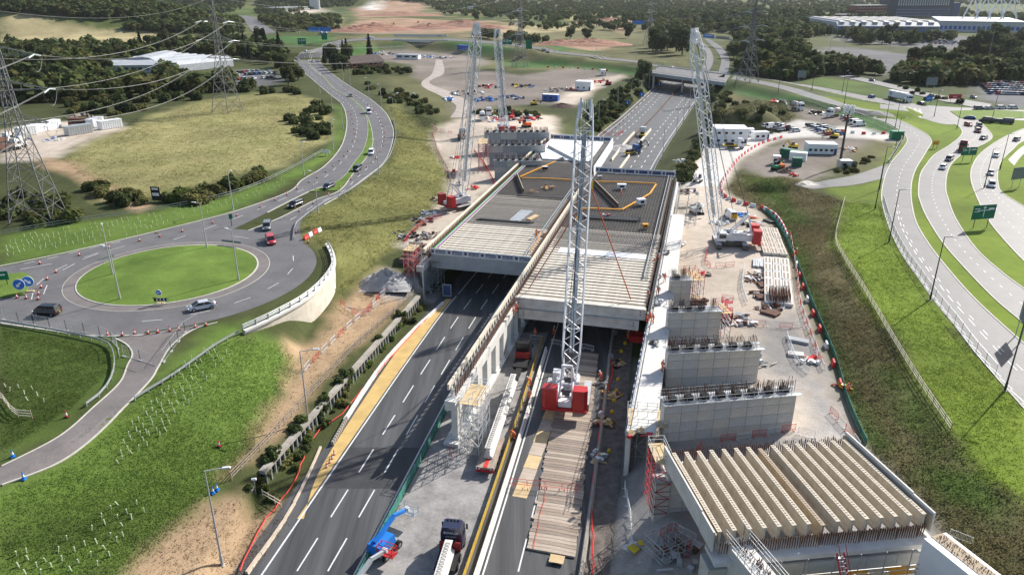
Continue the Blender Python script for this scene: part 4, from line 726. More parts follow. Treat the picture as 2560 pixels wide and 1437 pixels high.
# corner pier wrapped in white sheeting and its twin with a railed top, in the lower right corner
wp = thing("wrapped_corner_pier", "white sheeted corner pier at the lower right with bars on top", "bridge pier", G(2330, 1345, 12), 0); a = G(2310, 1345, 12.0); c = G(2365, 1330, 12.0); d_ = G(2560, 1480, 12.0)
v1 = (d_ - c); v1.normalize(); n1_ = Vector((v1.y, -v1.x, 0))
mb = MB(); pp = [a, c, c + v1 * 14, a + v1 * 14]; P = [(q.x - wp.location.x, q.y - wp.location.y) for q in pp]; mb.prism(P, -7.5, 0); mb.build("sheeting", m_membr, wp)
mb = MB(); random.seed(5)
bed = MB(); bed.prism([(q.x - wp.location.x, q.y - wp.location.y) for q in (a.lerp(c, .3), a.lerp(c, .85), a.lerp(c, .85) + v1 * 14, a.lerp(c, .3) + v1 * 14)], -.1, .05); bed.build("bar_bed", m_rib, wp)
for k in range(300): q = a + (c - a) * random.uniform(.35, .8) + v1 * random.uniform(.3, 12); mb.bar(q - wp.location, q - wp.location + Vector((random.uniform(-.12, .12), random.uniform(-.12, .12), random.uniform(.08, .3))), .035)
o = mb.build("starter_bars", m_rust, wp); o["kind"] = "stuff"
rp = thing("railed_corner_pier", "panelled corner pier at the bottom edge topped by a galvanised railing", "bridge pier", G(1815, 1345, 11), 0); a = G(1812, 1352, 11); b = G(1858, 1338, 11); v1 = Vector((.28, -.96, 0)); q0 = rp.location
mb = MB(); P = [(q.x - q0.x, q.y - q0.y) for q in (a, b, b + v1 * 8, a + v1 * 8)]; mb.prism(P, -7, 0); mb.build("wall", m_concw, rp); mb = MB()
for k in range(8):
    for e in (a, b): q = e + v1 * k * 1.1 - q0; mb.bar(q, q + Vector((0, 0, 1.4)), .05)
for e in (a, b):
    for z in (.5, 1.0, 1.4): mb.bar(e - q0 + Vector((0, 0, z)), e + v1 * 7.7 - q0 + Vector((0, 0, z)), .04)
mb.build("railing", m_galv, rp); mb = MB()
for k in range(90): q = a + (b - a) * random.uniform(.3, .8) + v1 * random.uniform(.2, 7) - q0; mb.bar(q, q + Vector((random.uniform(-.2, .2), 0, random.uniform(.2, .6))), .05)
o = mb.build("starter_bars", m_rust, rp); o["kind"] = "stuff"
# ---------------------------------------------------------------- crawler cranes
m_chrome = mat("pale_grey_steel", (.62, .63, .64), (.5, .51, .52), 1, .4)
m_rope = mat("steel_rope", (.08, .08, .085), (.05, .05, .055), 3, .6)
def lattice(mb, A, B, w, d, seg, rc, rl, tap0=.1, tap1=.1, w0=.35, w1=.5):
    A = Vector(A); B = Vector(B); ax = (B - A); L = ax.length; ax.normalize(); sx = ax.cross(Vector((0, 0, 1)))
    if sx.length < .05: sx = Vector((1, 0, 0))
    sx.normalize(); sy = sx.cross(ax); n = max(2, int(L / seg)); ring = []
    for i in range(n + 1):
        f = i / n; k = 1.0
        if f < tap0: k = w0 + (1 - w0) * f / tap0
        elif f > 1 - tap1: k = w1 + (1 - w1) * (1 - f) / tap1
        c = A + ax * (L * f); ky = k; ring.append([c + sx * (a * w / 2 * (k * .5 + .5)) + sy * (b * d / 2 * ky) for a, b in ((-1, -1), (1, -1), (1, 1), (-1, 1))])
    for i in range(n):
        for j in range(4):
            mb.tube(ring[i][j], ring[i + 1][j], rc, n=5, cap=False)
            p, q = ring[i][j], ring[i + 1][(j + 1) % 4]
            if i % 2: p, q = ring[i][(j + 1) % 4], ring[i + 1][j]
            mb.bar(p, q, rl * 2)
        if i % 4 == 0:
            for j in range(4): mb.bar(ring[i][j], ring[i][(j + 1) % 4], rl * 2)
    return sx, sy
def crane(label, C, head, foot, tip, cw, trk=None, s=1.0):
    t = thing("crawler_crane", label, "crane", C); h = head; c, sn = math.cos(h), math.sin(h)
    def W(x, y, z): return Vector((x * c - y * sn, x * sn + y * c, z))   # x forward, y left
    hb = h if trk is None else trk
    def K(x, y, z): return Vector((x * math.cos(hb) - y * math.sin(hb), x * math.sin(hb) + y * math.cos(hb), z))
    for sgn in (-1, 1):
        o = MB(); pr = [(-3.9, .45), (-3.6, .1), (3.6, .1), (3.9, .45), (3.9, .95), (3.5, 1.25), (-3.5, 1.25), (-3.9, .95)]; o.loft([[K(x * s, sgn * 2.9 * s - .55 * s, z * s) for x, z in pr], [K(x * s, sgn * 2.9 * s + .55 * s, z * s) for x, z in pr]])
        tr = o.build("track", m_rebar, t); pd = MB()
        for k in range(22): p = K((-3.5 + k * 7 / 21) * s, sgn * 2.9 * s, 1.27 * s); pd.box(p.x, p.y, p.z, .24 * s, 1.15 * s, .06 * s, hb)
        q = pd.build("track_pads", m_chrome, tr); q["kind"] = "stuff"
    o = MB(); p = K(0, 0, .95 * s); o.box(p.x, p.y, p.z, 3.2 * s, 5.2 * s, .8 * s, hb); o.build("car_body", m_rebar, t)
    o = MB(); o.lathe([(1.4 * s, 1.3 * s), (1.4 * s, 1.65 * s)], 16); o.build("slew_ring", m_chrome, t)
    ub = MB()
    for (x, y, z, sx, sy, sz) in ((-1.2, 1.05, 2.35, 7.2, .9, 1.5), (-1.2, -1.05, 2.35, 7.2, .9, 1.5), (-.6, 0, 1.9, 6.8, 2.2, .5)): p = W(x * s, y * s, z * s); ub.box(p.x, p.y, p.z, sx * s, sy * s, sz * s, h)
    ub.build("upper_house", m_steelw, t)
    gb_ = MB(); p = W(-1.6 * s, 1.55 * s, 3.25 * s); gb_.box(p.x, p.y, p.z, 3.4 * s, .5 * s, .5 * s, h); p = W(.2 * s, -1.5 * s, 3.2 * s); gb_.box(p.x, p.y, p.z, 2.2 * s, .5 * s, .5 * s, h); gb_.build("engine_cover", m_chrome, t)
    cb_ = MB(); rg = [[W((2.1 + x) * s, (2.0 + y) * s, z * s) for x, y in pts] for z, pts in ((1.7, ((-.9, -.6), (1.0, -.6), (1.0, .6), (-.9, .6))), (2.9, ((-.9, -.6), (1.15, -.6), (1.15, .6), (-.9, .6))), (3.6, ((-.9, -.55), (.5, -.55), (.5, .55), (-.9, .55))))]; cb_.loft(rg); cabn = cb_.build("cab", m_steelw, t)
    g2 = MB(); p = W(3.05 * s, 2.0 * s, 2.75 * s); g2.box(p.x, p.y, p.z, .3 * s, 1.05 * s, 1.2 * s, h); p = W(2.0 * s, 2.62 * s, 2.8 * s); g2.box(p.x, p.y, p.z, 1.5 * s, .06, .9 * s, h); g2.build("cab_window", m_glass, cabn)
    for k, (x, z) in enumerate(((-3.2, 2.9), (-1.4, 2.9), (.4, 2.9))):
        wd = MB(); a, b = W(x * s, -.75 * s, z * s), W(x * s, .75 * s, z * s); wd.tube(a, b, .5 * s, n=12); wd.build("winch_drum", m_rope if k != 1 else m_chrome, t)
    for sgn in (-1, 1):
        st_ = None
        for k in range(cw):
            o = MB(); y0, y1 = 1.15 * s, 3.35 * s; zz = (1.75 + k * .36) * s; x0, x1 = -6.4 * s, -4.6 * s
            pts = [(x0, y0), (x0, y1 - .5 * s), (x0 + .4 * s, y1), (x1, y1 - .15 * s), (x1, y0)]; lo = [W(a, sgn * b, zz) for a, b in pts]; hi = [W(a, sgn * b, zz + .33 * s) for a, b in pts]
            o.loft([lo, hi]); o.build("counterweight_slab", m_red, t)
    o = MB(); p = W(-5.5 * s, 0, 1.6 * s); o.box(p.x, p.y, p.z, 2.0 * s, 6.6 * s, .25 * s, h); o.build("counterweight_tray", m_red, t)
    o = MB(); p = W(-5.3 * s, 0, 2.3 * s); o.box(p.x, p.y, p.z, 1.2 * s, 2.0 * s, .9 * s, h); o.build("rear_housing", m_steelw, t)
    ft = Vector(foot) - Vector(C); tp2 = Vector(tip) - Vector(C)
    af = MB(); top = W(-3.4 * s, 0, 7.4 * s)
    for sgn in (-1, 1): af.bar(W(-4.6 * s, sgn * .95 * s, 3.0 * s), top + W(0, sgn * .7 * s, 0), .22 * s); af.bar(W(.4 * s, sgn * .95 * s, 3.0 * s), top + W(0, sgn * .7 * s, 0), .28 * s)
    af.bar(top + W(0, -.8 * s, 0), top + W(0, .8 * s, 0), .35 * s); af.build("gantry_frame", m_steelw, t)
    bm = MB(); sx, sy = lattice(bm, ft, tp2, 2.7 * s, 2.3 * s, 1.9 * s, .12 * s, .05 * s); bo = bm.build("boom", m_steelw, t)
    hd = MB(); ax = (tp2 - ft).normalized()
    for a in (-1, 1): hd.bar(tp2 - ax * 2.2 * s + sx * a * .75 * s, tp2 + ax * .9 * s + sx * a * .75 * s, .3 * s, 1.1 * s, up=sy)
    hd.build("boom_head", m_steelw, bo); sh = MB()
    for a in (-.5, -.15, .2, .5): sh.tube(tp2 + sx * (a - .05) * s, tp2 + sx * (a + .05) * s, .55 * s, n=12)
    sh.build("sheaves", m_chrome, bo); ld = MB(); ld.bar(ft + ax * 4 - sy * .35 * s, tp2 - ax * 4 - sy * .35 * s, .75 * s, .06); ld.build("boom_walkway", m_galv, bo)
    pn = MB(); Lb = (tp2 - ft).length
    for a in (-1, 1): pn.bar(top + W(0, a * .7 * s, 0), tp2 + sx * a * .9 * s, .07 * s)
    for a in (-.35, .1, .35): pn.bar(W(-1.4 * s, a * s, 3.4 * s), tp2 + sx * a * s, .05 * s)
    pn.build("pendant_ropes", m_rope, t)
    return t, tp2 + Vector(C)
C1 = Vector((8.7, 100.2, .35)); tip1 = AT(1465, 262, 117.5); h1 = math.atan2(tip1.y - C1.y, tip1.x - C1.x)
cr1, tp1 = crane("big white lattice crane with red counterweights standing on the timber mats in the centre", C1, h1, C1 + Vector((.35, 1.6, 2.6)), tip1, 9)
C2 = G(1148, 528, 4.5) + Vector((.3, 4, .05)); tip2 = AT(1192, 66, 197); crane("white lattice crane left of the decks, red counterweights towards the grass bank", C2, math.atan2(tip2.y - C2.y, tip2.x - C2.x), C2 + Vector((.2, 1.6, 2.6)), tip2, 8, s=.92)
C3 = G(1262, 338, 5) + Vector((0, 3, 0)); tip3 = AT(1243, 77, 306); crane("white lattice crane farthest away behind the grey piers", C3, R(100), C3 + Vector((-.4, 1.6, 2.6)), tip3, 6)
C4 = G(1822, 622, 4.5) + Vector((.8, 2.5, 0)); tip4 = AT(1737, 82, 166); crane("white lattice crane leaning left on the right hand platform beside the stacked materials", C4, R(171), C4 + Vector((-2.9, .2, 2.6)), tip4, 8, trk=R(84))
# hoist rope, hook block and the orange sling legs of the central crane
sg = thing("lifting_sling", "orange red chain sling legs hanging from the central crane to the deck ends", "sling", G(1290, 735, 8.8)); b0 = sg.location.copy(); apex = Vector((10.6, 119.4, 27.0)); apex = AT(1478, 470, 121)
for a in ((1322, 722), (1577, 748)): mb = MB(); e = G(*a, 8.8); mb.bar(apex - b0, e - b0, .16); mb.build("sling_leg", mat("sling_webbing", (.55, .1, .03), (.4, .07, .02), 2, .8), sg)
mb = MB(); mb.bar(apex - b0, tp1 - b0, .06); mb.build("hoist_rope", m_rope, sg); mb = MB(); mb.box(apex.x - b0.x, apex.y - b0.y, apex.z - b0.z + .5, .7, .4, 1.3, top=.6); mb.build("hook_block", m_yellow, sg)
# ---------------------------------------------------------------- pylons and wires
m_lat = mat("weathered_galvanised", (.2, .205, .205), (.13, .135, .135), 2, .7)
m_wire = mat("aluminium_cable", (.27, .27, .265), (.22, .22, .215), 3, .7)
def pylon(label, P, rz, H=47.0, arms=((37.5, 7.5), (30, 9.0), (22.5, 7.5)), k=1.0, det=True):
    t = thing("pylon", label, "pylon", P, rz); r1 = .1 * k if det else .13; r2 = .05 * k if det else .075
    lev = [0, 6.5, 12.5, 17.5, 22.5, 26, 30, 33.5, 37.5, 41, H]; hw = lambda z: 4.6 - 3.4 * z / 24 if z < 24 else max(.15, 1.2 - 1.05 * (z - 24) / (H - 24))
    lg = MB(); br = MB()
    for a, b in ((-1, -1), (1, -1), (1, 1), (-1, 1)):
        for z0, z1 in zip(lev[:-1], lev[1:]): lg.bar((a * hw(z0), b * hw(z0), z0), (a * hw(z1), b * hw(z1), z1), r1 * 2)
    cs = ((-1, -1), (1, -1), (1, 1), (-1, 1))
    for z0, z1 in zip(lev[:-1], lev[1:]):
        for i in range(4):
            a, b = cs[i], cs[(i + 1) % 4]; p0 = Vector((a[0] * hw(z0), a[1] * hw(z0), z0)); p1 = Vector((b[0] * hw(z0), b[1] * hw(z0), z0)); q0 = Vector((a[0] * hw(z1), a[1] * hw(z1), z1)); q1 = Vector((b[0] * hw(z1), b[1] * hw(z1), z1))
            br.bar(p0, q1, r2 * 2); br.bar(p1, q0, r2 * 2)
            if z1 < H: br.bar(q0, q1, r2 * 2)
            if det and z0 < 15: m = (p0 + q1) / 2; br.bar((p0 + q0) / 2, m, r2 * 1.5); br.bar((p1 + q1) / 2, m, r2 * 1.5)
    lg.build("leg_members", m_lat, t); br.build("bracing", m_lat, t); tips = []
    for z, l in arms:
        for sg_ in (-1, 1):
            am = MB(); w = hw(z); tip = Vector((sg_ * l, 0, z))
            for b in (-1, 1): am.bar((sg_ * w, b * w, z), tip, r1 * 1.5); am.bar((sg_ * w, b * w, z + 1.8), tip, r1 * 1.5)
            for f in (.25, .5, .75): q = Vector((sg_ * w, -w, z)).lerp(tip, f); q2 = Vector((sg_ * w, w, z)).lerp(tip, f); q3 = Vector((sg_ * w, w, z + 1.8)).lerp(tip, f); am.bar(q, q2, r2 * 1.6); am.bar(q2, q3, r2 * 1.6)
            ao = am.build("cross_arm", m_lat, t); ins = MB()
            for e in (-1, 1): ins.tube(tip, tip + Vector((0, e * 3.2, -.5)), .16 * k, n=6)
            ins.build("insulator", mat("glass_insulator", (.6, .68, .68), (.5, .58, .58), 2, .2), ao); tips.append(tip)
    tips.append(Vector((0, 0, H))); M_ = Matrix.Rotation(rz, 4, 'Z'); return t, [M_ @ q + P for q in tips]
P1 = G(98, 553, 7.0); P1.z = hz(P1.x, P1.y); P2 = G(570, 284, 7.0); P2.z = hz(P2.x, P2.y); a12 = math.atan2(P2.y - P1.y, P2.x - P1.x) - R(90)
P3 = T(1300, 168); P4 = T(1868, 205); P5 = T(1622, 112)
_, t1 = pylon("grey lattice pylon nearest the camera at the left edge of the picture", P1, a12 + R(6)); _, t2 = pylon("grey lattice pylon standing in the dry grass field", P2, a12 - R(28))
_, t3 = pylon("slim lattice pylon behind the far crane beside the ring road", P3, R(70), det=False); _, t4 = pylon("lattice pylon among the dark trees right of the overbridge", P4, R(40), H=44, det=False); _, t5 = pylon("distant lattice pylon left of the far motorway bend", P5, R(60), H=44, det=False)
def wire(name, label, A, B, sag, parent_r=.06, group=None, two=True):
    n = 22; t = thing(name, label, "cable", A, 0, group); pts = []
    for i in range(n + 1): f = i / n; q = A.lerp(B, f); q = Vector((q.x, q.y, q.z - sag * 4 * f * (1 - f))); pts.append(q - A)
    dv = (B - A); pv = Vector((-dv.y, dv.x, 0)).normalized() * .2
    for e in ((-1, 1) if two else (0,)): mb = MB(); mb.path([p + pv * e for p in pts], parent_r, 4); mb.build("conductor", m_wire, t)
W_ = ["upper left", "upper right", "middle left", "middle right", "lower left", "lower right", "topmost earth"]
for i in range(7): wire("power_line", "%s power line strung between the two nearest pylons" % W_[i], t1[i], t2[i], 6.0 if i < 6 else 4.5, .036 if i < 6 else .03, two=i < 6)
for i in range(7):
    b = t1[i] + Vector((-150, -210, 1)); b = t1[i] + (t1[i] - t2[i]).normalized() * 160; wire("power_line", "%s power line leaving the nearest pylon past the left edge" % W_[i], t1[i], b, 5, .036 if i < 6 else .03, two=i < 6)
for i in range(7): wire("power_line", "%s power line running from the field pylon towards the ring road" % W_[i], t2[i], t3[i], 9, .045, two=False)
for i in range(7): wire("power_line", "%s power line crossing the heath to the pylon by the overbridge" % W_[i], t5[i], t4[i], 8, .05, two=False)
jl = thing("jumper_loop", "slack cable loops hanging under the arms of the nearest pylon", "cable", P1); 
for q in t1[1:6:2]:
    mb = MB(); pts = []; d = (t2[1] - t1[1]).normalized()
    for i in range(11): f = i / 10; pts.append(q - P1 + d * (f - .5) * 6.6 + Vector((0, 0, -.5 - 3.6 * 4 * f * (1 - f) * .9)))
    mb.path(pts, .05, 4); mb.build("loop", m_wire, jl)
# ---------------------------------------------------------------- lamp posts
m_post = mat("galvanised_column", (.5, .5, .49), (.42, .42, .41), 2, .5, metal=.3); m_postd = mat("dark_column", (.05, .06, .055), (.035, .042, .04), 2, .5)
LP = {}
def lamp_proto(H, dark, arm=1.4, r=.1):
    t = thing("lamp_post", "lamp", "lamp post"); m = m_postd if dark else m_post
    mb = MB(); mb.tube((0, 0, 0), (0, 0, 1.4), r * 1.35, n=8); mb.tube((0, 0, 1.4), (0, 0, H), r, r * .55, n=8); mb.build("column", m, t)
    mb = MB(); mb.bar((0, 0, H - .05), (arm, 0, H + .12), .09); mb.build("bracket_arm", m, t); mb = MB(); mb.box(arm + .35, 0, H + .14, .95, .34, .14, top=.8); mb.build("lamp_head", m_chrome, t); mb = MB(); mb.box(0, 0, .03, .5, .5, .06); mb.build("base_plate", m_kerb, t)
    return t
def lamps(lst, H, dark, arm, rz, txt, group, z=None):
    pr = None
    for i, p in enumerate(lst):
        q = T(*p[:2]) if z is None else G(*p[:2], z)
        if pr is None: pr = lamp_proto(H, dark, arm, .13); pr.location = q; pr.rotation_euler = (0, 0, p[2] if len(p) > 2 else rz); pr["label"] = txt % ordw(i); pr["group"] = group
        else: copy_tree(pr, q, p[2] if len(p) > 2 else rz, txt % ordw(i), group)
lamps([(301, 750, R(165)), (283, 690, R(120)), (518, 622, R(170)), (597, 701, R(150))], 10, False, 1.0, 0, "grey lamp post on the roundabout island, %s from its lower left edge", "lamp posts on the roundabout island")
lamps([(583, 524), (760, 438), (833, 373), (857, 322), (831, 275), (800, 232), (775, 192)], 10, False, 1.2, R(-40), "grey lamp post on the outer verge of the curving dual carriageway, %s from the roundabout", "lamp posts on the outer verge")
lamps([(795, 530), (947, 435), (985, 309), (954, 269), (923, 249), (876, 212), (858, 202)], 10, False, 1.2, R(150), "grey lamp post on the inner edge of the curving dual carriageway, %s from the roundabout", "lamp posts on the inner edge")
lamps([(556, 1412, R(10)), (773, 1072, R(10)), (1060, 753, R(170))], 12.5, False, 1.8, 0, "tall lamp post beside the sheet pile wall, %s from the bottom of the picture", "lamp posts by the sheet pile wall")
lamps([(2512, 976), (2325, 749), (2222, 606), (2187, 524), (2198, 475), (2236, 383), (2237, 322), (2214, 307)], 12, True, 1.3, R(-20), "dark lamp post along the eastern slip road, %s from the bottom right", "lamp posts on the eastern slip road")
lamps([(2392, 322), (2335, 292), (2500, 424), (2460, 470), (2480, 300), (2029, 228), (1945, 232), (2110, 262), (2105, 232)], 11, True, 1.3, R(20), "dark lamp post around the eastern junction, %s in the group", "lamp posts around the eastern junction")
lamps([(1496, 318), (1543, 280), (1577, 258), (1605, 240), (1622, 222)], 12, False, 1.6, R(-20), "lamp post in the bushes left of the far motorway, %s from the decks", "lamp posts left of the far motorway")
lamps([(1690, 345), (1708, 308), (1722, 280), (1740, 250), (1656, 400)], 12, False, 1.6, R(160), "lamp post on the right edge of the far motorway, %s in the row", "lamp posts right of the far motorway", z=0.1)
lamps([(2070, 152), (2110, 124), (2225, 125), (2470, 148), (2310, 92), (1985, 75)], 24, False, 1.2, 0, "very tall lighting mast in the far car parks, %s from the left", "car park lighting masts")
lamps([(600, 86), (690, 88), (750, 92), (800, 95), (890, 88), (930, 84), (1290, 116), (1390, 128), (1490, 140), (1590, 153)], 10, False, 1.2, R(-90), "small distant lamp post on the ring road, %s from the left", "distant lamp posts on the ring road")
# ---------------------------------------------------------------- walls, bridges, barriers
# curved white retaining wall of the roundabout
wl_ = thing("retaining_wall", "curved white retaining wall round the roundabout with a steel parapet", "wall", (-38, 125, 0)); wb = -wl_.location
WPX = [(606, 829), (680, 795), (760, 750), (808, 705), (829, 668), (828, 640), (815, 612)]; WP = resample([G(*p, 8.25) for p in WPX], 40); wo = offset(WP, -.5); mb = MB(); V = []; F = []
for i in range(len(WP)):
    zb = 2.6
    V += [(WP[i][0], WP[i][1], 8.35), (wo[i][0], wo[i][1], 8.35), (wo[i][0] , wo[i][1], zb), (WP[i][0], WP[i][1], zb)]
for i in range(len(WP) - 1): o = i * 4; F += [(o + 4, o + 5, o + 1, o), (o + 5, o + 6, o + 2, o + 1), (o + 3, o + 7, o + 4, o), (o + 2, o + 6, o + 7, o + 3)]
F += [(0, 1, 2, 3), (len(V) - 1, len(V) - 2, len(V) - 3, len(V) - 4)]
mb.add(V, F); o = mb.build("wall_face", mat("white_blockwork", (.7, .64, .54), (.52, .47, .39), .6, .85, .4, bscale=12), wl_); o.location = wb
ck = kerb([Vector(p) for p in offset(WP, -.3)], m_concw, .9, .3, parent=wl_, z=8.3, name="coping"); ck.location = wb
mb = MB(); pe = evenly([Vector(p) for p in offset(WP, -.25)], 2.6)
pst = MB(); pst.box(0, 0, .5, .12, .2, 1.0); pst.box(0, .14, .12, .16, .3, .24); pm = pst.mesh("parapet_post", m_galv)
for x, y, a in pe: inst("parapet_post", pm, wl_, Vector((x, y, 8.6)) + wb, a)
for z in (.45, .72, .98): mb.path([Vector((x, y, 8.6 + z)) + wb for x, y, a in pe], .06, 5)
mb.build("parapet_rails", m_galv, wl_)
def guardrail(label, pts, m=m_galv, step=2.4, z0=None, rails=(.55,), h=.32):
    ev = evenly(pts, step); q0 = Vector((ev[0][0], ev[0][1], hz(ev[0][0], ev[0][1]))); t = thing("crash_barrier", label, "crash barrier", q0); P = [Vector((x, y, hz(x, y) if z0 is None else z0)) - q0 for x, y, a in ev]
    ps = MB(); ps.box(0, 0, .35, .1, .14, .75); pm = ps.mesh("post", m)
    for p, (x, y, a) in zip(P, ev): inst("post", pm, t, p, a)
    for z in rails:
        mb = MB()
        for a, b in zip(P[:-1], P[1:]): mb.bar(a + Vector((0, 0, z)), b + Vector((0, 0, z)), .09, h)
        mb.build("rail", m, t)
    return t
guardrail("steel crash barrier running down the edge of the grass slope from the white wall", TP([(596, 836), (540, 868), (470, 918), (420, 952), (365, 985), (310, 1020)]))
guardrail("steel crash barrier curving round the dark grass corner by the slip road", TP([(5, 808), (120, 828), (230, 850), (275, 868), (288, 910), (275, 960), (235, 1005), (190, 1030)]))
guardrail("steel crash barrier along the inner edge of the curving dual carriageway", TP([(735, 600), (738, 570), (752, 552), (810, 510), (870, 482), (925, 443), (960, 413), (980, 380), (990, 336), (983, 300)]))
guardrail("steel crash barrier on the far right edge of the motorway", [Vector((float(XR(y)) + 1.2, y, 0)) for y in np.linspace(212, 500, 14)], step=6, z0=0.03); guardrail("cream topped crash barrier on the far left edge of the motorway", [Vector((float(XL(y)) - 1.6, y, 0)) for y in np.linspace(266, 500, 14)], m=m_timb, step=6, z0=0.03)
guardrail("rusty central crash barrier of the far motorway", [Vector(((float(XL(y)) + float(XR(y))) / 2 - .6, y, 0)) for y in np.linspace(300, 500, 10)], m=m_rust, step=6, z0=0.06, rails=(.5, .9)); 
# sheet pile retaining wall with concrete capping beam
sp = thing("sheet_pile_wall", "dark sheet pile wall with pale ribs and a grey capping beam beside the motorway", "retaining wall", G(660, 1180, 2.3)); s0 = sp.location.copy(); A = G(655, 1182, 2.3); B = G(1046, 742, 2.3); d = (B - A); L = d.length; d.normalize()
n_ = 9
for k in range(n_): mb = MB(); mb.bar(A + d * (L * k / n_) - s0 + Vector((0, 0, .1)), A + d * (L * (k + 1) / n_ - .04) - s0 + Vector((0, 0, .1)), .85, .5); mb.build("capping_beam", mat("weathered_concrete", (.4, .37, .32), (.27, .25, .215), .6, .9, .4), sp)
mb = MB(); mb.bar(A - s0 + Vector((.05, 0, -1.2)), B - s0 + Vector((.05, 0, -1.2)), .12, 2.4); mb.build("pile_web", m_blackp, sp)
rb2 = MB(); rb2.box(0, 0, -1.15, .24, .3, 2.2); rm = rb2.mesh("pile_rib", m_galv); k = .4; nn = Vector((d.y, -d.x, 0))
while k < L: inst("pile_rib", rm, sp, A + d * k - s0 + nn * .22, math.atan2(d.y, d.x)); k += 1.15
# concrete step barriers along the verges of the works
def concrete_run(label, pts, seg=3.0, h=.85, m=m_concw, z=0.05, wb_=.6, wt=.25, name="concrete_barrier", gap=.05):
    ev = evenly(pts, seg); q0 = Vector((ev[0][0], ev[0][1], z)); t = thing(name, label, "barrier", q0); mb = MB(); L2 = seg - gap
    mb.loft([[(x, -wb_ / 2, 0), (x, wb_ / 2, 0), (x, wb_ / 2, .15 * h), (x, wt / 2 + .06, .4 * h), (x, wt / 2, h), (x, -wt / 2, h), (x, -wt / 2 - .06, .4 * h), (x, -wb_ / 2, .15 * h)] for x in (0, L2)]); me = mb.mesh("barrier_unit", m)
    for x, y, a in ev[:-1]: inst("barrier_unit", me, t, Vector((x, y, z)) - q0, a)
    return t
concrete_run("low concrete kerb barrier between the buff shoulder and the red tape at the left", [G(*p) for p in [(617, 1437), (720, 1290), (790, 1150), (802, 1105)]], h=.5, m=mat("buff_concrete", (.55, .46, .36), (.42, .35, .27), 1, .85))
concrete_run("pale concrete barrier with dark slots on the buff hard shoulder", [G(*p) for p in [(862, 1058), (950, 925), (1030, 835), (1100, 770), (1110, 755)]], h=.7, wb_=.75, wt=.45)
concrete_run("long pale concrete barrier on the left of the works carriageway", [Vector((float(XR(y)) - 11.1, y, 0)) for y in np.linspace(46, 118, 16)], h=.85)
concrete_run("weathered barrier along the gravel margin right of the timber mats", [Vector((float(XR(y)) + .35, y, 0)) for y in np.linspace(52, 150, 16)], h=.6, m=mat("dull_concrete", (.34, .31, .27), (.24, .22, .19), 1, .9))
concrete_run("cream temporary barrier down the middle of the far left carriageway", [Vector((float(XL(y)) + 12.2, y, 0)) for y in np.linspace(268, 325, 8)], h=.9, m=m_timb); concrete_run("cream temporary barrier beside the far right carriageway", [Vector((float(XR(y)) - 11.0, y, 0)) for y in np.linspace(212, 330, 12)], h=.9, m=m_timb)
# slotted black and white barrier lying on the buff shoulder
st = concrete_run("striped plastic barrier with a black studded top on the buff shoulder", [G(*p) for p in [(832, 1118), (870, 1050)]], seg=.62, h=.9, m=mat("dull_concrete", (.3, .3, .3)), wb_=.35, wt=.3, gap=.18)
# green debris mesh fence and yellow hoarding beside the works
m_mesh = mat("green_debris_mesh", (.05, .25, .19), (.03, .14, .11), .8, .8, fine=.2); m_mesh2 = mat("faded_mesh", (.3, .42, .36), (.16, .26, .22), .8, .8)
def fence(name, label, pts, step, h, mpan, mpost, cat="fence", lean=0.0, z=None, rails=False, pw=.08, gap=0.0):
    ev = evenly(pts, step); q0 = Vector((ev[0][0], ev[0][1], hz(ev[0][0], ev[0][1]) if z is None else z)); t = thing(name, label, cat, q0); P = [Vector((x, y, hz(x, y) if z is None else z)) - q0 for x, y, a in ev]
    pm = MB(); pm.box(0, 0, h / 2, pw, pw, h); pm = pm.mesh("post", mpost)
    for i, (p, e) in enumerate(zip(P, ev)):
        inst("post", pm, t, p, e[2])
        if i + 1 < len(P):
            q = P[i + 1]; mb = MB()
            if rails:
                for f in rails: mb = MB(); mb.bar(p + Vector((0, 0, h * f)), q + Vector((0, 0, h * f)), .05, .1); mb.build("rail", mpan, t)
            else: mb.bar(p + Vector((0, 0, h * .5)) , q + Vector((0, 0, h * .5)), .04, h * .9); mb.build("mesh_panel", mpan, t)
    return t
fence("debris_fence", "green mesh fence on the central reserve between carriageway and work track", [Vector((float(XL(y)) + 11.0, y, 0)) for y in np.linspace(46, 150, 20)], 2.4, 1.5, m_mesh, m_galv, z=.04)
fence("mesh_fence", "teal mesh fence at the foot of the dark heather bank", TP([(2165, 1112), (2120, 1010), (2083, 885), (2030, 760), (1992, 660), (1960, 590), (1930, 545), (1905, 520)]), 3, 1.0, m_mesh, m_postd)
fence("hoarding", "yellow timber hoarding on the right of the work track", [Vector((float(XR(y)) - 12.3, y, 0)) for y in np.linspace(46, 122, 16)], 2.0, 1.1, mat("yellow_board", (.62, .42, .05), (.42, .27, .03), 2, .7), m_ply, z=.06)
fence("timber_fence", "long timber post and rail fence on top of the dark bank", TP([(2376, 1078), (2300, 965), (2230, 850), (2160, 730), (2110, 650), (2088, 600), (2098, 550), (2112, 498)]), 2.2, 1.3, m_timb, m_timber, rails=(.3, .6, .9))
fence("timber_fence", "dark timber rail fence in the scrub above the sheet pile wall", TP([(580, 1200), (690, 1085), (800, 965), (900, 860), (1000, 770), (1040, 735)]), 2.2, 1.4, m_timber, m_timber, rails=(.3, .6, .9))
fence("timber_fence", "short timber rail fence with a corner on the dark grass at the left edge", [Vector((p.x, p.y, 0)) for p in TP([(-30, 985), (6, 1000), (42, 1042), (98, 1046)])], 2.0, 1.3, m_timb, m_timber, rails=(.3, .6, .9))
fence("wire_fence", "thin galvanised fence on the verge above the tree guards", TP([(0, 590), (200, 556), (430, 522), (600, 482), (720, 430), (810, 380)]), 3.5, 1.2, m_galv, m_post, rails=(.5, .95), pw=.06)
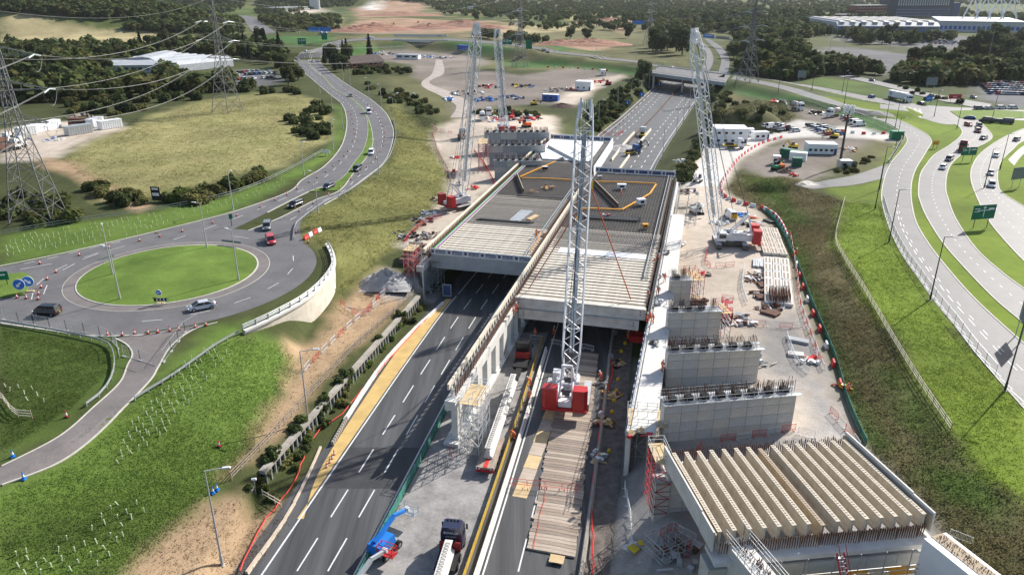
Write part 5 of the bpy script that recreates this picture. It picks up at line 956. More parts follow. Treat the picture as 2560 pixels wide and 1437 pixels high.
def heras(label, pts, step=3.4, group=None):
    ev = evenly(pts, step); q0 = Vector((ev[0][0], ev[0][1], hz(ev[0][0], ev[0][1]))); t = thing("mesh_site_fence", label, "site fence", q0)
    for (x, y, a), (x2, y2, a2) in zip(ev[:-1], ev[1:]):
        p, q = Vector((x, y, hz(x, y))) - q0, Vector((x2, y2, hz(x2, y2))) - q0; mb = MB()
        for z in (.15, 1.95): mb.bar(p + Vector((0, 0, z)), q + Vector((0, 0, z)), .05)
        for e in (p, q): mb.bar(e + Vector((0, 0, .05)), e + Vector((0, 0, 2.0)), .05)
        mb.build("frame", m_galv, t); mb = MB()
        for i in range(1, 9): c = p.lerp(q, i / 9); mb.bar(c + Vector((0, 0, .15)), c + Vector((0, 0, 1.95)), .018)
        o = mb.build("mesh_wires", m_galv, t); o["kind"] = "stuff"; mb = MB(); mb.box(p.x, p.y, .09, .7, .25, .18, a); mb.build("foot_block", m_concg, t)
    return t
heras("see-through site fence panels along the edge of the roundabout above the dark grass", TP([(10, 800), (130, 822), (240, 838), (290, 862), (300, 900)])); heras("see-through site fence panels across the mouth of the closed slip road", TP([(310, 892), (360, 905), (400, 920)]))
heras("see-through site fence panels leaning beside the closed slip road", TP([(410, 905), (450, 850), (480, 815), (530, 812)])); heras("see-through site fence panels along the hatched bays of the eastern slip road", TP([(2206, 505), (2225, 568), (2256, 634), (2300, 698), (2340, 755), (2390, 818), (2440, 885), (2505, 960)]), 3.6)
heras("see-through site fence panels above the compound beside the eastern slip road", TP([(2000, 250), (2080, 275), (2160, 300), (2220, 325), (2252, 350), (2240, 380), (2215, 420)]), 4)
# ---------------------------------------------------------------- far overbridge and ring road bridge
ob = thing("overbridge", "grey concrete overbridge carrying the northern road across the far motorway", "bridge", G(1640, 175, 8.5)); o0 = ob.location.copy()
a0, a1 = G(1632, 164, 8.7), G(1826, 188, 8.7); c0, c1 = G(1630, 184, 8.7), G(1812, 208, 8.7)
mb = MB(); V = [a0, a1, c1, c0]; mb.add([v - o0 for v in V] + [v - o0 - Vector((0, 0, 1.7)) for v in V], [(0, 1, 2, 3), (7, 6, 5, 4), (0, 4, 5, 1), (1, 5, 6, 2), (2, 6, 7, 3), (3, 7, 4, 0)]); mb.build("deck", m_road, ob)
for x, y in ((c0, c1), (a0, a1)): mb = MB(); mb.bar(x - o0 + Vector((0, 0, -.55)), y - o0 + Vector((0, 0, -.55)), .7, 1.9); mb.build("parapet_beam", m_concg, ob); mb = MB(); mb.bar(x - o0 + Vector((0, 0, 1.2)), y - o0 + Vector((0, 0, 1.2)), .12, .12); mb.bar(x - o0 + Vector((0, 0, .8)), y - o0 + Vector((0, 0, .8)), .1, .1); mb.build("rail", m_galv, ob)
mb = MB(); u = (c1 - c0).normalized(); mb.bar(c0.lerp(c1, .1) - o0 + Vector((0, .5, -2.2)), c0.lerp(c1, .86) - o0 + Vector((0, .5, -2.2)), .6, 2.0); mb.build("girder", mat("brown_girder", (.09, .06, .05), (.06, .04, .035)), ob)
for f in (.03, .86):
    p, q = c0.lerp(c1, f) - o0, a0.lerp(a1, f) - o0; mb = MB(); mb.bar(p + Vector((0, 0, -5)), q + Vector((0, 0, -5)), 1.2, 7.5); mb.build("abutment", m_conc, ob)
p, q = c0.lerp(c1, .45) - o0, a0.lerp(a1, .45) - o0; mb = MB(); mb.bar(p + Vector((0, 0, -5)), q + Vector((0, 0, -5)), .9, 7.5); mb.build("centre_pier", m_conc, ob)
rbr = thing("ring_road_bridge", "pale concrete ring road bridge with splayed white abutments in the distance", "bridge", G(1055, 103, 12.7)); o0 = rbr.location.copy()
for nm, y0, zc in (("front_deck", 100, 9.0), ("rear_deck", 87, 9.0)):
    a, b = G(1000, y0, 12.7), G(1108, y0 + 1, 12.7); mb = MB(); mb.bar(a - o0 + Vector((0, 0, -.4)), b - o0 + Vector((0, 0, -.4)), 14, 1.2); mb.build(nm, m_concg, rbr); mb = MB(); e = Vector((0, -7.2, 0)); mb.bar(a - o0 + e + Vector((-5, 0, -.3)), b - o0 + e + Vector((5, 0, -.3)), .6, 2.6); mb.build("parapet_beam", m_concw, rbr)
for f, sx in ((0.02, -1), (.98, 1)):
    a, b = G(1000, 100, 12.7), G(1108, 101, 12.7); p = a.lerp(b, f) - o0; mb = MB(); mb.box(p.x, p.y - 2, -4.6, 1.6, 16, 7.4); mb.build("abutment", m_concw, rbr); mb = MB(); mb.add([(p.x, p.y - 10, -.6), (p.x + sx * 13, p.y - 16, -8), (p.x, p.y - 16, -8), (p.x + sx * .6, p.y - 9.4, -.6), (p.x + sx * 13, p.y - 15, -8), (p.x, p.y - 9.4, -8)], [(0, 2, 1), (3, 4, 5), (0, 1, 4, 3), (0, 3, 5, 2), (2, 5, 4, 1)]); mb.build("wing_wall", m_concw, rbr)
# ---------------------------------------------------------------- vehicles
PAINT = {n: mat("paint_" + n, c, tuple(v * .93 for v in c), 1, .3, spec=.5, coat=.6) for n, c in dict(white=(.8, .8, .8), silver=(.5, .52, .55), grey=(.16, .17, .18), black=(.012, .012, .014), red=(.5, .02, .025), blue=(.03, .1, .32), darkred=(.2, .015, .02), brown=(.16, .08, .05), green=(.02, .2, .12), navy=(.02, .025, .06)).items()}
m_lampf = mat("headlamp_lens", (.8, .82, .85), (.7, .72, .75), 2, .1); m_lampr = mat("tail_lamp", (.45, .01, .01), (.35, .01, .01), 2, .2); m_rim = mat("alloy_rim", (.45, .46, .48), (.35, .36, .38), 3, .3, metal=.8); m_trim = mat("black_trim", (.018, .018, .019), (.012, .012, .012), 3, .6)
KINDS_ = dict(hatch=(4.1, 1.78, 1.47, .88, (-2.0, -1.75, .75, 1.5), .95), saloon=(4.7, 1.82, 1.44, .9, (-2.0, -1.15, .7, 1.65), .95), suv=(4.5, 1.88, 1.68, 1.02, (-2.2, -1.95, .8, 1.5), 1.02), estate=(4.7, 1.84, 1.5, .92, (-2.3, -2.0, .8, 1.65), .95), van=(5.4, 2.02, 2.25, 1.25, (-2.65, -2.6, 1.1, 1.95), 1.15), mpv=(4.5, 1.85, 1.8, 1.05, (-2.2, -2.0, .95, 1.8), 1.05))
CARM = {}
def car_meshes(kind):
    if kind in CARM: return CARM[kind]
    L, W, H, belt, (r0, r1, f1, f0), hood = KINDS_[kind]; hw = W / 2; hl = L / 2; gc = .22
    def ring(x, w, zb, zt): return [(x, -w * .9, zb), (x, w * .9, zb), (x, w, zb + .25 * (zt - zb)), (x, w * .985, zb + .7 * (zt - zb)), (x, w * .9, zt), (x, -w * .9, zt), (x, -w * .985, zb + .7 * (zt - zb)), (x, -w, zb + .25 * (zt - zb))]
    b = MB(); b.loft([ring(-hl, hw * .82, .42, belt * .8), ring(-hl + .12, hw * .95, gc + .08, belt * .97), ring(-hl + .6, hw, gc, belt), ring(r1 + .9, hw, gc, belt), ring(f1, hw, gc, belt), ring(f0, hw, gc, hood * .93), ring(hl - .35, hw * .95, gc + .02, hood * .82), ring(hl, hw * .78, .36, hood * .62)])
    body = b.mesh("body", PAINT["grey"], True)
    for p in body.polygons: p.use_smooth = True
    g = MB(); wt = hw * .76; g.loft([[(r0, -hw * .88, belt - .03), (f0, -hw * .86, belt - .06), (f0, hw * .86, belt - .06), (r0, hw * .88, belt - .03)], [(r1 + .04, -wt, H - .06), (f1 - .02, -wt, H - .06), (f1 - .02, wt, H - .06), (r1 + .04, wt, H - .06)]])
    glass = g.mesh("windows", m_glass)
    r = MB(); r.loft([[(r1 + .02, -wt * 1.02, H - .09), (f1 - .08, -wt * 1.02, H - .09), (f1 - .08, wt * 1.02, H - .09), (r1 + .02, wt * 1.02, H - .09)], [(r1 + .12, -wt * .88, H), (f1 - .25, -wt * .88, H), (f1 - .25, wt * .88, H), (r1 + .12, wt * .88, H)]])
    for sy in (-1, 1):
        r.bar((f0 - .03, sy * hw * .87, belt - .02), (f1 - .05, sy * wt * 1.01, H - .07), .07); r.bar((r0 + .02, sy * hw * .89, belt - .02), (r1 + .08, sy * wt * 1.01, H - .07), .12); mx_ = (r1 + f1) / 2 - .1; r.bar((mx_, sy * hw * .885, belt - .02), (mx_, sy * wt * 1.015, H - .07), .08)
    if kind == "van":
        for sy in (-1, 1): r.add([(r0, sy * hw * .9, belt - .03), (.7, sy * hw * .9, belt - .03), (.7, sy * wt * 1.03, H - .06), (r1, sy * wt * 1.03, H - .06)], [(0, 1, 2, 3)])
    roof = r.mesh("roof", PAINT["grey"])
    wh = MB(); wh.tube((0, -.11, 0), (0, .11, 0), .33, n=14); wheel = wh.mesh("wheel", m_tyre); rm_ = MB(); rm_.tube((0, -.12, 0), (0, .12, 0), .2, n=10); rim = rm_.mesh("rim", m_rim)
    hd = MB(); hd.box(0, 0, 0, .25, .36, .14); head = hd.mesh("headlamp", m_lampf); tl = MB(); tl.box(0, 0, 0, .12, .2, .3); tail = tl.mesh("tail_lamp", m_lampr)
    pl_ = MB(); pl_.box(0, 0, 0, .03, .5, .11); plate = pl_.mesh("number_plate", m_yellow)
    CARM[kind] = (body, glass, roof, wheel, rim, head, tail, plate); return CARM[kind]
def setpaint(o, m): o.material_slots[0].link = 'OBJECT'; o.material_slots[0].material = m
def car(kind, paint, loc, rz, label, group=None, detail=True, name=None):
    L, W, H, belt, (r0, r1, f1, f0), hood = KINDS_[kind]; body, glass, roof, wheel, rim, head, tail, plate = car_meshes(kind); pm = PAINT[paint]
    t = thing(name or ("van" if kind == "van" else "car"), label, "van" if kind == "van" else "car", loc, rz, group)
    setpaint(inst("body", body, t), pm); inst("windows", glass, t); setpaint(inst("roof", roof, t), pm)
    for x in (-L * .3, L * .31):
        for y in (-1, 1):
            w = inst("wheel", wheel, t, (x, y * (W / 2 - .1), .33))
            if detail: inst("rim", rim, w)
    if detail:
        for y in (-1, 1): inst("headlamp", head, t, (L / 2 - .12, y * W * .34, hood * .66)); inst("tail_lamp", tail, t, (-L / 2 + .07, y * W * .4, belt * .82))
        inst("number_plate", plate, t, (-L / 2 - .01, 0, belt * .6))
    return t
def carpx(kind, paint, p, q, label, group=None, detail=True, off=.06):
    a, b = T(*p), T(*q); return car(kind, paint, a + Vector((0, 0, off)), math.atan2(b.y - a.y, b.x - a.x), label, group, detail)
carpx("mpv", "black", (120, 786), (60, 783), "black people carrier on the roundabout at the far left"); carpx("saloon", "silver", (506, 772), (460, 781), "silver fastback saloon on the near side of the roundabout")
carpx("suv", "red", (677, 607), (690, 640), "red car with a dark roof entering the roundabout"); carpx("suv", "grey", (668, 572), (663, 600), "grey car waiting to enter the roundabout behind the red one")
for i, (k, c, p, q, l) in enumerate((("estate", "black", (740, 516), (715, 526), "black car on the approach, next after the grey one"), ("saloon", "navy", (822, 471), (800, 482), "dark car on the approach beside the grass median, fifth from the roundabout"), ("suv", "black", (893, 427), (870, 442), "dark car on the bend where the median widens"), ("suv", "white", (928, 386), (921, 402), "white car on the tight bend beside the coned lane"), ("van", "white", (922, 284), (930, 300), "white van on the inner bend of the dual carriageway"), ("hatch", "grey", (877, 242), (888, 254), "grey car coming down behind the white van"), ("hatch", "white", (783, 156), (790, 170), "white car far up the dual carriageway near the trees"), ("hatch", "silver", (765, 130), (758, 140), "silver car at the top of the dual carriageway"), ("van", "white", (920, 98), (900, 99), "white van on the ring road left of the far bridge"), ("van", "white", (928, 99), (905, 100), "second white van on the ring road left of the far bridge"), ("saloon", "white", (1362, 126), (1340, 122), "white car on the ring road right of the far cranes"), ("saloon", "grey", (1371, 133), (1390, 136), "grey car on the ring road right of the far cranes"), ("hatch", "blue", (1298, 114), (1280, 111), "blue car on the ring road between the crane booms"))): carpx(k, c, p, q, l, detail=i < 6)
rr_ = [("hatch", "blue", (2178, 245), (2150, 238), "bright blue car ahead of the white lorry"), ("saloon", "black", (2303, 262), (2340, 270), "black car tucked in front of the white lorry cab"), ("suv", "grey", (2446, 274), (2470, 274), "grey car first in the queue beyond the junction"), ("saloon", "silver", (2472, 274), (2500, 274), "silver car second in the queue beyond the junction"), ("suv", "white", (2503, 273), (2530, 273), "white car third in the queue beyond the junction"), ("suv", "white", (2532, 273), (2560, 273), "white car fourth in the queue beyond the junction"),
 ("saloon", "blue", (2424, 298), (2400, 296), "blue car beside the junction grass"), ("van", "black", (2465, 306), (2440, 303), "black van leading a pair at the junction"), ("suv", "black", (2492, 307), (2470, 305), "black car between two dark vans at the junction"), ("van", "navy", (2515, 309), (2490, 307), "dark van at the tail of the line at the junction"), ("hatch", "red", (2420, 315), (2440, 322), "red car turning below the junction"), ("suv", "black", (2447, 318), (2455, 326), "black car turning below the junction, behind the red one"), ("suv", "darkred", (2444, 331), (2452, 338), "dark red car going down from the junction"), ("saloon", "navy", (2458, 349), (2440, 356), "dark car on the inside of the bend below the junction"),
 ("suv", "grey", (2372, 402), (2355, 412), "grey car coming down the eastern road past the sign"), ("hatch", "white", (2356, 423), (2345, 436), "white car leading on the eastern road"), ("hatch", "white", (2489, 393), (2475, 408), "white car highest on the outer road"), ("saloon", "silver", (2476, 437), (2474, 450), "silver car in the middle of the outer road"), ("suv", "white", (2478, 467), (2480, 485), "pale car lowest on the outer road"), ("hatch", "grey", (2540, 353), (2520, 361), "grey car at the top right of the outer road"), ("hatch", "silver", (2097, 182), (2080, 177), "silver car on the distant road by the woods"), ("hatch", "black", (2121, 188), (2140, 192), "black car on the distant road by the woods"), ("suv", "grey", (2180, 204), (2200, 209), "grey car on the distant road below the grey car park"), ("saloon", "grey", (2433, 246), (2450, 252), "grey car crossing near the full car park")]
for i, (k, c, p, q, l) in enumerate(rr_): carpx(k, c, p, q, l, detail=i in range(10, 20))
# parked rows in the compound
pk = random.Random(4); ii = 0; wd = ["white", "black", "grey", "silver", "blue", "white", "red", "black"]
for row, (ox, oy, dx, dy, n, hx) in enumerate(((1916, 318, 13, 3.0, 4, 30), (1945, 316, 12, 3.4, 5, 30), (2025, 317, 9, 4.2, 6, 34), (2053, 318, 9, 4.0, 6, 34), (2112, 297, 9, 4.6, 5, 30))):
    for k in range(n):
        kd = "van" if (row == 4 and k > 2) or (row == 0 and k == 1) else pk.choice(["hatch", "suv", "estate"]); p = (ox + dx * k * (1 if row > 1 else .9), oy + dy * k)
        carpx(kd, "white" if kd == "van" else wd[ii % 8], p, (p[0] + 30, p[1] - 2), "%s %s parked in the compound, %s in the %s row from the white cabin" % ("white" if kd == "van" else wd[ii % 8], "van" if kd == "van" else "car", ordw(k), ordw(row)), "vehicles parked in the compound", False); ii += 1
# whole car park rows far away: small, so one shape each
def simple_car(paint):
    b, g, r = car_meshes("suv")[:3]; mb = MB()
    for me, mi in ((b, 0), (g, 1), (r, 0)): mb.add([tuple(v.co) for v in me.vertices], [tuple(p.vertices) for p in me.polygons], mi)
    return mb.mesh("parked_car", [PAINT[paint], m_glass])
SC = {c: simple_car(c) for c in ("white", "silver", "grey", "black", "blue", "red")}
def lot(px0, px1, rows, n, label, group, seed, ylist):
    r = random.Random(seed)
    for j, y in enumerate(ylist):
        for i in range(n):
            if r.random() < .12: continue
            x = px0 + (px1 - px0) * (i + .5) / n + j * 6; c = r.choice(["white", "white", "silver", "grey", "black", "blue", "silver", "red", "black"]); q = T(x, y + (x - px0) * rows)
            tag(inst("parked_car", SC[c], None, q, R(80) + r.uniform(-.06, .06)), label % c, "car", group)
lot(2440, 2600, .03, 17, "%s car among the rows in the full car park at the right edge", "cars in the full car park", 1, (209, 213.5, 218, 223, 228.5, 234)); lot(2290, 2540, .035, 24, "%s car in the distant rows below the long white hall", "cars in the distant rows", 2, (103, 105.5, 108.5)); lot(545, 690, -.05, 12, "%s car parked outside the glasshouse buildings", "cars outside the glasshouses", 3, (186, 192, 203))
lot(2020, 2330, .01, 9, "%s car in the thin line along the back of the grey car park", "cars behind the grey car park", 6, (88,))
# ---------------------------------------------------------------- lorries
def wheels(t, xs, y, r=.5, w=.35):
    wm = MB(); wm.tube((0, -w / 2, 0), (0, w / 2, 0), r, n=14); wm = wm.mesh("wheel", m_tyre); rm_ = MB(); rm_.tube((0, -w / 2 - .01, 0), (0, w / 2 + .01, 0), r * .5, n=10); rm_ = rm_.mesh("hub", m_rim)
    for x in xs:
        for s in (-1, 1): o = inst("wheel", wm, t, (x, s * y, r)); inst("hub", rm_, o)
def tractor(t, paint, x=0, board=m_red, back=None, lights=True):
    m = PAINT[paint]; c = MB(); rg = [[(x + a, b, z) for a, b in ((-1.15, -1.22), (1.0, -1.22), (1.15, -.9), (1.15, .9), (1.0, 1.22), (-1.15, 1.22))] for z in (.95, 2.2)] + [[(x + a, b, z) for a, b in ((-1.15, -1.2), (.85, -1.2), (1.0, -.9), (1.0, .9), (.85, 1.2), (-1.15, 1.2))] for z in (3.0,)] + [[(x + a, b, z) for a, b in ((-1.1, -1.05), (.35, -1.05), (.5, -.8), (.5, .8), (.35, 1.05), (-1.1, 1.05))] for z in (3.75,)]
    c.loft(rg); cab = c.build("cab", m, t); g = MB(); g.box(x + 1.1, 0, 2.5, .14, 2.1, .8); g.build("windscreen", m_glass, cab); g = MB(); g.box(x + .35, 1.22, 2.45, .9, .05, .7); g.box(x + .35, -1.22, 2.45, .9, .05, .7); g.build("side_window", m_glass, cab)
    if lights:
        l = MB()
        for k in range(4): l.box(x + .2, -.6 + k * .4, 3.83, .15, .22, .16)
        l.build("roof_lamps", m_blackp, cab)
    mr = MB(); mr.box(x + .9, 1.42, 2.5, .12, .2, .7); mr.box(x + .9, -1.42, 2.5, .12, .2, .7); mr.build("mirror", m_trim, cab); ch = MB(); ch.box(x - 1.9, 0, .85, 5.2, .9, .35); ch.build("chassis", m_trim, t); bp_ = MB(); bp_.box(x + 1.1, 0, .65, .3, 2.4, .55); bp_.build("bumper", m, t)
    return cab
def beam_lorry(label, cabp, rearp, zb, cabpaint, trailer_red, loadlen, words):
    d = cabp - rearp; rz = math.atan2(d.y, d.x); L = d.length; t = thing("beam_lorry", label, "lorry", Vector((rearp.x, rearp.y, zb)), rz)
    cab = tractor(t, cabpaint, L - 1.2); wheels(t, (L - .6, L - 3.2, L - 4.5), 1.05); wheels(t, (1.5, 2.9, 4.3, 5.7), 1.05, .45)
    b = MB(); b.box(L - 3.0, 0, 1.8, .12, 2.4, 1.3); b.build("headboard", mat("dull_red", (.3, .03, .03), (.2, .02, .02), 1, .6), t); b = MB(); b.box(3.6, 0, 1.15, 7.2, 2.5, .3); b.build("rear_bogie_bed", m_timber, t); b = MB(); b.box(3.6, 0, 1.32, 7.2, .5, .06); b.build("centre_strip", m_redp, t); b = MB(); b.box(L / 2, 0, 1.05, L - 5, .9, .3); b.build("spine", m_trim, t); b = MB(); b.box(L - 4.6, 0, 1.2, 3.0, 2.3, .25); b.build("front_bolster", m_trim, t)
    b = MB(); b.box(-.05, 0, .85, .12, 2.5, .35); b.build("rear_bumper", m_red, t)
    for s in (-1, 1): q = MB(); q.box(-.1, s * .95, 1.25, .06, .55, .45); q.build("chevron_board", m_white, t); q = MB(); q.box(-.14, s * .95, 1.25, .04, .16, .45); q.build("chevron_stripe", m_redp, t); q = MB(); q.box(-.1, s * .8, .75, .06, .5, .18); q.build("tail_lamp", m_lampr, t)
    ld = thing("concrete_beam", "pale concrete beam carried on the %s" % words, "concrete beam", Vector((rearp.x, rearp.y, zb)), rz); pr = [(-.6, 1.35), (.6, 1.35), (.6, 1.6), (.25, 1.85), (.22, 2.75), (.45, 3.0), (-.45, 3.0), (-.22, 2.75), (-.25, 1.85), (-.6, 1.6)]
    q = MB(); q.loft([[(x, y, z) for y, z in pr] for x in (2.0, 2.0 + loadlen)]); q.build("beam_body", m_concw, ld); st_ = MB(); k = 2.3
    while k < 1.7 + loadlen: st_.bar((k, -.2, 3.0), (k, -.2, 3.14), .05); st_.bar((k, -.2, 3.14), (k, .2, 3.14), .05); st_.bar((k, .2, 3.14), (k, .2, 3.0), .05); k += .5
    o = st_.build("shear_loops", m_rebar, ld); o["kind"] = "stuff"
    return t, cab, L
bl1, cab1, L1 = beam_lorry("dark blue articulated lorry marked BOWLER carrying a concrete beam at the bottom", G(1140, 1352, 0), G(1070, 1560, 0) + Vector((-.5, -6, 0)), .06, "navy", False, 13, "dark blue lorry at the bottom of the picture")
textobj("BOWLER", .42, m_membr, cab1, (L1 - 1.2 - 1.17, 0, 3.1), (R(90), 0, R(-90))); textobj("LOW LOADER", .2, m_membr, cab1, (L1 - 1.2 - 1.17, 0, 2.6), (R(90), 0, R(-90)))
for k in range(5): q = MB(); q.box(L1 - 2.4, -.55 + k * .27, 1.75, .06, .08, 1.0); q.build("stake", m_galv, cab1)
beam_lorry("red trailered lorry carrying a long concrete beam up the work track", G(1312, 893, 0), G(1213, 1190, 0), .06, "black", True, 20.5, "long red trailer on the work track")
# white box lorry
q1, q2 = T(2292, 262), T(2222, 246); d = q1 - q2; t = thing("box_lorry", "long white box lorry with a big black letter mark on the eastern road", "lorry", q2 + Vector((0, 0, .1)), math.atan2(d.y, d.x)); sc_ = d.length / 16.5
tractor(t, "white", 15.0, lights=False); wheels(t, (1.5, 2.9, 4.2, 13.0, 15.4), 1.05); b = MB(); b.box(6.8, 0, 2.6, 13.4, 2.55, 2.9); bx_ = b.build("box_body", PAINT["white"], t); textobj("R8", 2.0, m_blackp, bx_, (2.6, -1.3, 2.7), (R(90), 0, 0)); b = MB(); b.box(6.8, 0, .95, 12.8, 2.2, .35); b.build("trailer_chassis", m_trim, t)
t.scale = (sc_, 1, 1) if .8 < sc_ < 1.25 else (1, 1, 1)
def lorry_small(kind, label, p, q, paint="white"):
    a, b = T(*p), T(*q); t = thing({"mixer": "mixer_lorry", "tipper": "tipper_lorry", "flat": "flatbed_lorry"}[kind], label, "lorry", a + Vector((0, 0, .05)), math.atan2(b.y - a.y, b.x - a.x)); tractor(t, paint, 2.8, lights=False); wheels(t, (3.2, .2, -1.2), 1.05)
    if kind == "mixer":
        m = MB(); m.loft([[(x, r * math.cos(k * math.pi / 6), 2.3 + (.3 - x * .12) + r * math.sin(k * math.pi / 6)) for k in range(12)] for x, r in ((-2.9, .5), (-2.2, .95), (-.8, 1.2), (.4, 1.0), (1.1, .5))]); m.build("drum", mat("drum_paint", (.6, .58, .56), (.5, .3, .28), .6, .5), t, smooth=True); m = MB(); m.bar((-2.9, 0, 2.6), (-3.4, 0, 1.4), .5, .2); m.build("chute", m_galv, t)
    elif kind == "tipper":
        m = MB(); m.box(-.9, 0, 1.75, 5.0, 2.4, 1.3, top=1.06); m.build("tipper_body", PAINT["brown"], t); m = MB(); m.box(-.9, 0, 2.45, 4.6, 2.1, .3, top=.5); m.build("load", m_rust, t)
    else:
        m = MB(); m.box(-.9, 0, 1.3, 5.0, 2.4, .25); m.build("bed", m_yellow, t); m = MB(); m.box(-1.0, 0, 1.8, 3.0, 1.8, .8, top=.8); m.build("load", m_blackp, t)
lorry_small("mixer", "white concrete mixer lorry in the compound by the mound", (1990, 275), (2000, 277)); lorry_small("mixer", "concrete mixer lorry with a red and white drum at the top of the compound", (2085, 292), (2070, 294)); lorry_small("tipper", "brown tipper lorry driving past the green sign", (2408, 375), (2398, 388), "darkred"); lorry_small("flat", "pickup lorry with a yellow bed on the closed carriageway behind the decks", (1578, 388), (1598, 384), "blue"); lorry_small("flat", "white welfare lorry standing between the closed far carriageways", (1606, 342), (1609, 334)); lorry_small("tipper", "white lorry with a red container on the left haul road behind the crane", (1155, 348), (1160, 340)); lorry_small("mixer", "white mixer lorry behind the far crane on the pale platform", (1206, 300), (1206, 308)); lorry_small("tipper", "white tipper lorry beside the mixer behind the far crane", (1222, 288), (1222, 297))
t_ = lorry_small("flat", "white flatbed lorry with a red load beside the compound cabin", (1830, 372), (1850, 372))
for i, (x, y) in enumerate(((800, 88), (812, 89))): lorry_small("flat", "small distant lorry on the ring road, %s of the pair by the blue signs" % ["left", "right"][i], (x, y), (x + 10, y + 1), "blue")
# ---------------------------------------------------------------- lifts and plant
def boom_lift(label, p, rz, m, baskm, h=.0):
    t = thing("boom_lift", label, "boom lift", p, rz); wheels(t, (-1.2, 1.2), 1.1, .5, .4); b = MB(); b.box(0, 0, .75, 3.2, 1.7, .5); b.build("chassis", m_galv if m is not m_red else m_trim, t); b = MB(); b.box(-.5, 0, 1.6, 3.0, 1.9, 1.1, top=.9); b.build("turntable", m, t)
    b = MB(); b.bar((-1.4, .2, 2.2), (2.2, .2, 2.9 + h), .4, .5); b.build("lower_boom", m, t); b = MB(); b.bar((2.2, .2, 3.0 + h), (4.4, .2, 2.2 + h), .3, .4); b.build("jib", m, t)
    k = MB(); x0 = 5.2
    for a, c in ((-.5, -1), (.5, -1), (.5, 1), (-.5, 1)): k.bar((x0 + a, .2 + c, 1.4 + h), (x0 + a, .2 + c, 2.5 + h), .07)
    for z in (1.4, 1.95, 2.5):
        pts = [(x0 - .5, -.8), (x0 + .5, -.8), (x0 + .5, 1.2), (x0 - .5, 1.2)]
        for i in range(4): a, c = pts[i], pts[(i + 1) % 4]; k.bar((*a, z + h), (*c, z + h), .06)
    k.box(x0, .2, 1.4 + h, 1.0, 2.0, .08); k.build("basket", baskm, t); k = MB(); k.box(x0 - .35, .2, 2.1 + h, .3, .6, .5); k.build("control_box", m_steelw, t)
boom_lift("blue boom lift with a grey basket on the work track beside the green fence", G(962, 1378, 0) + Vector((0, 0, .06)), R(62), m_blue, m_galv, .3); boom_lift("red boom lift basket at the bottom edge beside the green fence", G(905, 1490, 0) + Vector((0, 0, .06)), R(65), m_galv, m_red); boom_lift("red scissor style lift beside the panelled piers", T(1812, 800), R(70), m_red, m_red)
def excavator(label, p, rz, m, s=1.0):
    t = thing("excavator", label, "excavator", p, rz)
    for y in (-1, 1): b = MB(); b.loft([[(x * s, y * s * .95 + e * s * .25, z * s) for x, z in ((-1.6, .3), (-1.4, .05), (1.4, .05), (1.6, .3), (1.4, .75), (-1.4, .75))] for e in (-1, 1)]); b.build("track", m_trim, t)
    b = MB(); b.box(-.3 * s, 0, 1.35 * s, 2.9 * s, 2.2 * s, .9 * s, top=.94); b.build("house", m, t); b = MB(); b.box(.5 * s, .65 * s, 2.2 * s, 1.2 * s, .9 * s, 1.2 * s, top=.85); b.build("cab", m_glass, t); b = MB(); b.bar((.8 * s, -.2 * s, 1.4 * s), (2.6 * s, -.2 * s, 3.4 * s), .3 * s, .4 * s); b.bar((2.6 * s, -.2 * s, 3.4 * s), (4.0 * s, -.2 * s, 1.6 * s), .22 * s, .3 * s); b.build("arm", m, t); b = MB(); b.box(4.0 * s, -.2 * s, 1.2 * s, .6 * s, .9 * s, .7 * s, top=.6); b.build("bucket", m_trim, t)
for i, (x, y, c, l) in enumerate(((1940, 425, m_green, "green and red tractor digger parked in the round yard"), (1950, 422, m_orange, "orange digger parked in the round yard"), (2085, 345, m_yellow, "yellow digger by the tall container yard"), (1982, 372, m_yellow, "yellow mini digger beside the white cabin yard"), (1745, 455, m_steelw, "white loader in the clutter beside the crane"), (1738, 535, m_galv, "grey dumper on the haul road left of the leaning crane"), (1598, 368, m_blackp, "dark roller beside the gravel heap on the closed carriageway"), (1335, 263, m_yellow, "yellow machine in the line on the far yard"), (1278, 300, m_red, "red machine on the far pale platform behind the cranes"), (1316, 318, m_orange, "orange machine among the far girders"), (1520, 213, m_red, "red machine at the corner of the far yard"), (985, 62, m_yellow, "distant yellow digger on the red earthworks"), (1045, 58, m_orange, "distant orange digger on the red earthworks"))): excavator(l, T(x, y), R(40 + i * 50), c, .9 if i < 8 else 1.1)
mx = thing("site_van", "white and yellow chevron backed van beside the leaning crane", "van", T(1825, 545), R(95)); L_ = 1
mx.name = "chevron_van"
for o_ in ("body", "windows", "roof"): o = inst(o_, car_meshes("van")[["body", "windows", "roof"].index(o_)], mx); (setpaint(o, PAINT["white"]) if o_ != "windows" else None)
wheels(mx, (-1.6, 1.6), .9, .35, .25); q = MB(); q.box(-2.72, 0, 1.2, .04, 1.6, 1.2); q.build("chevron_panel", m_yellow, mx); q = MB(); q.box(-2.75, -.3, 1.2, .03, .2, 1.2); q.box(-2.75, .35, 1.2, .03, .2, 1.2); q.build("chevron_stripe", m_redp, mx)
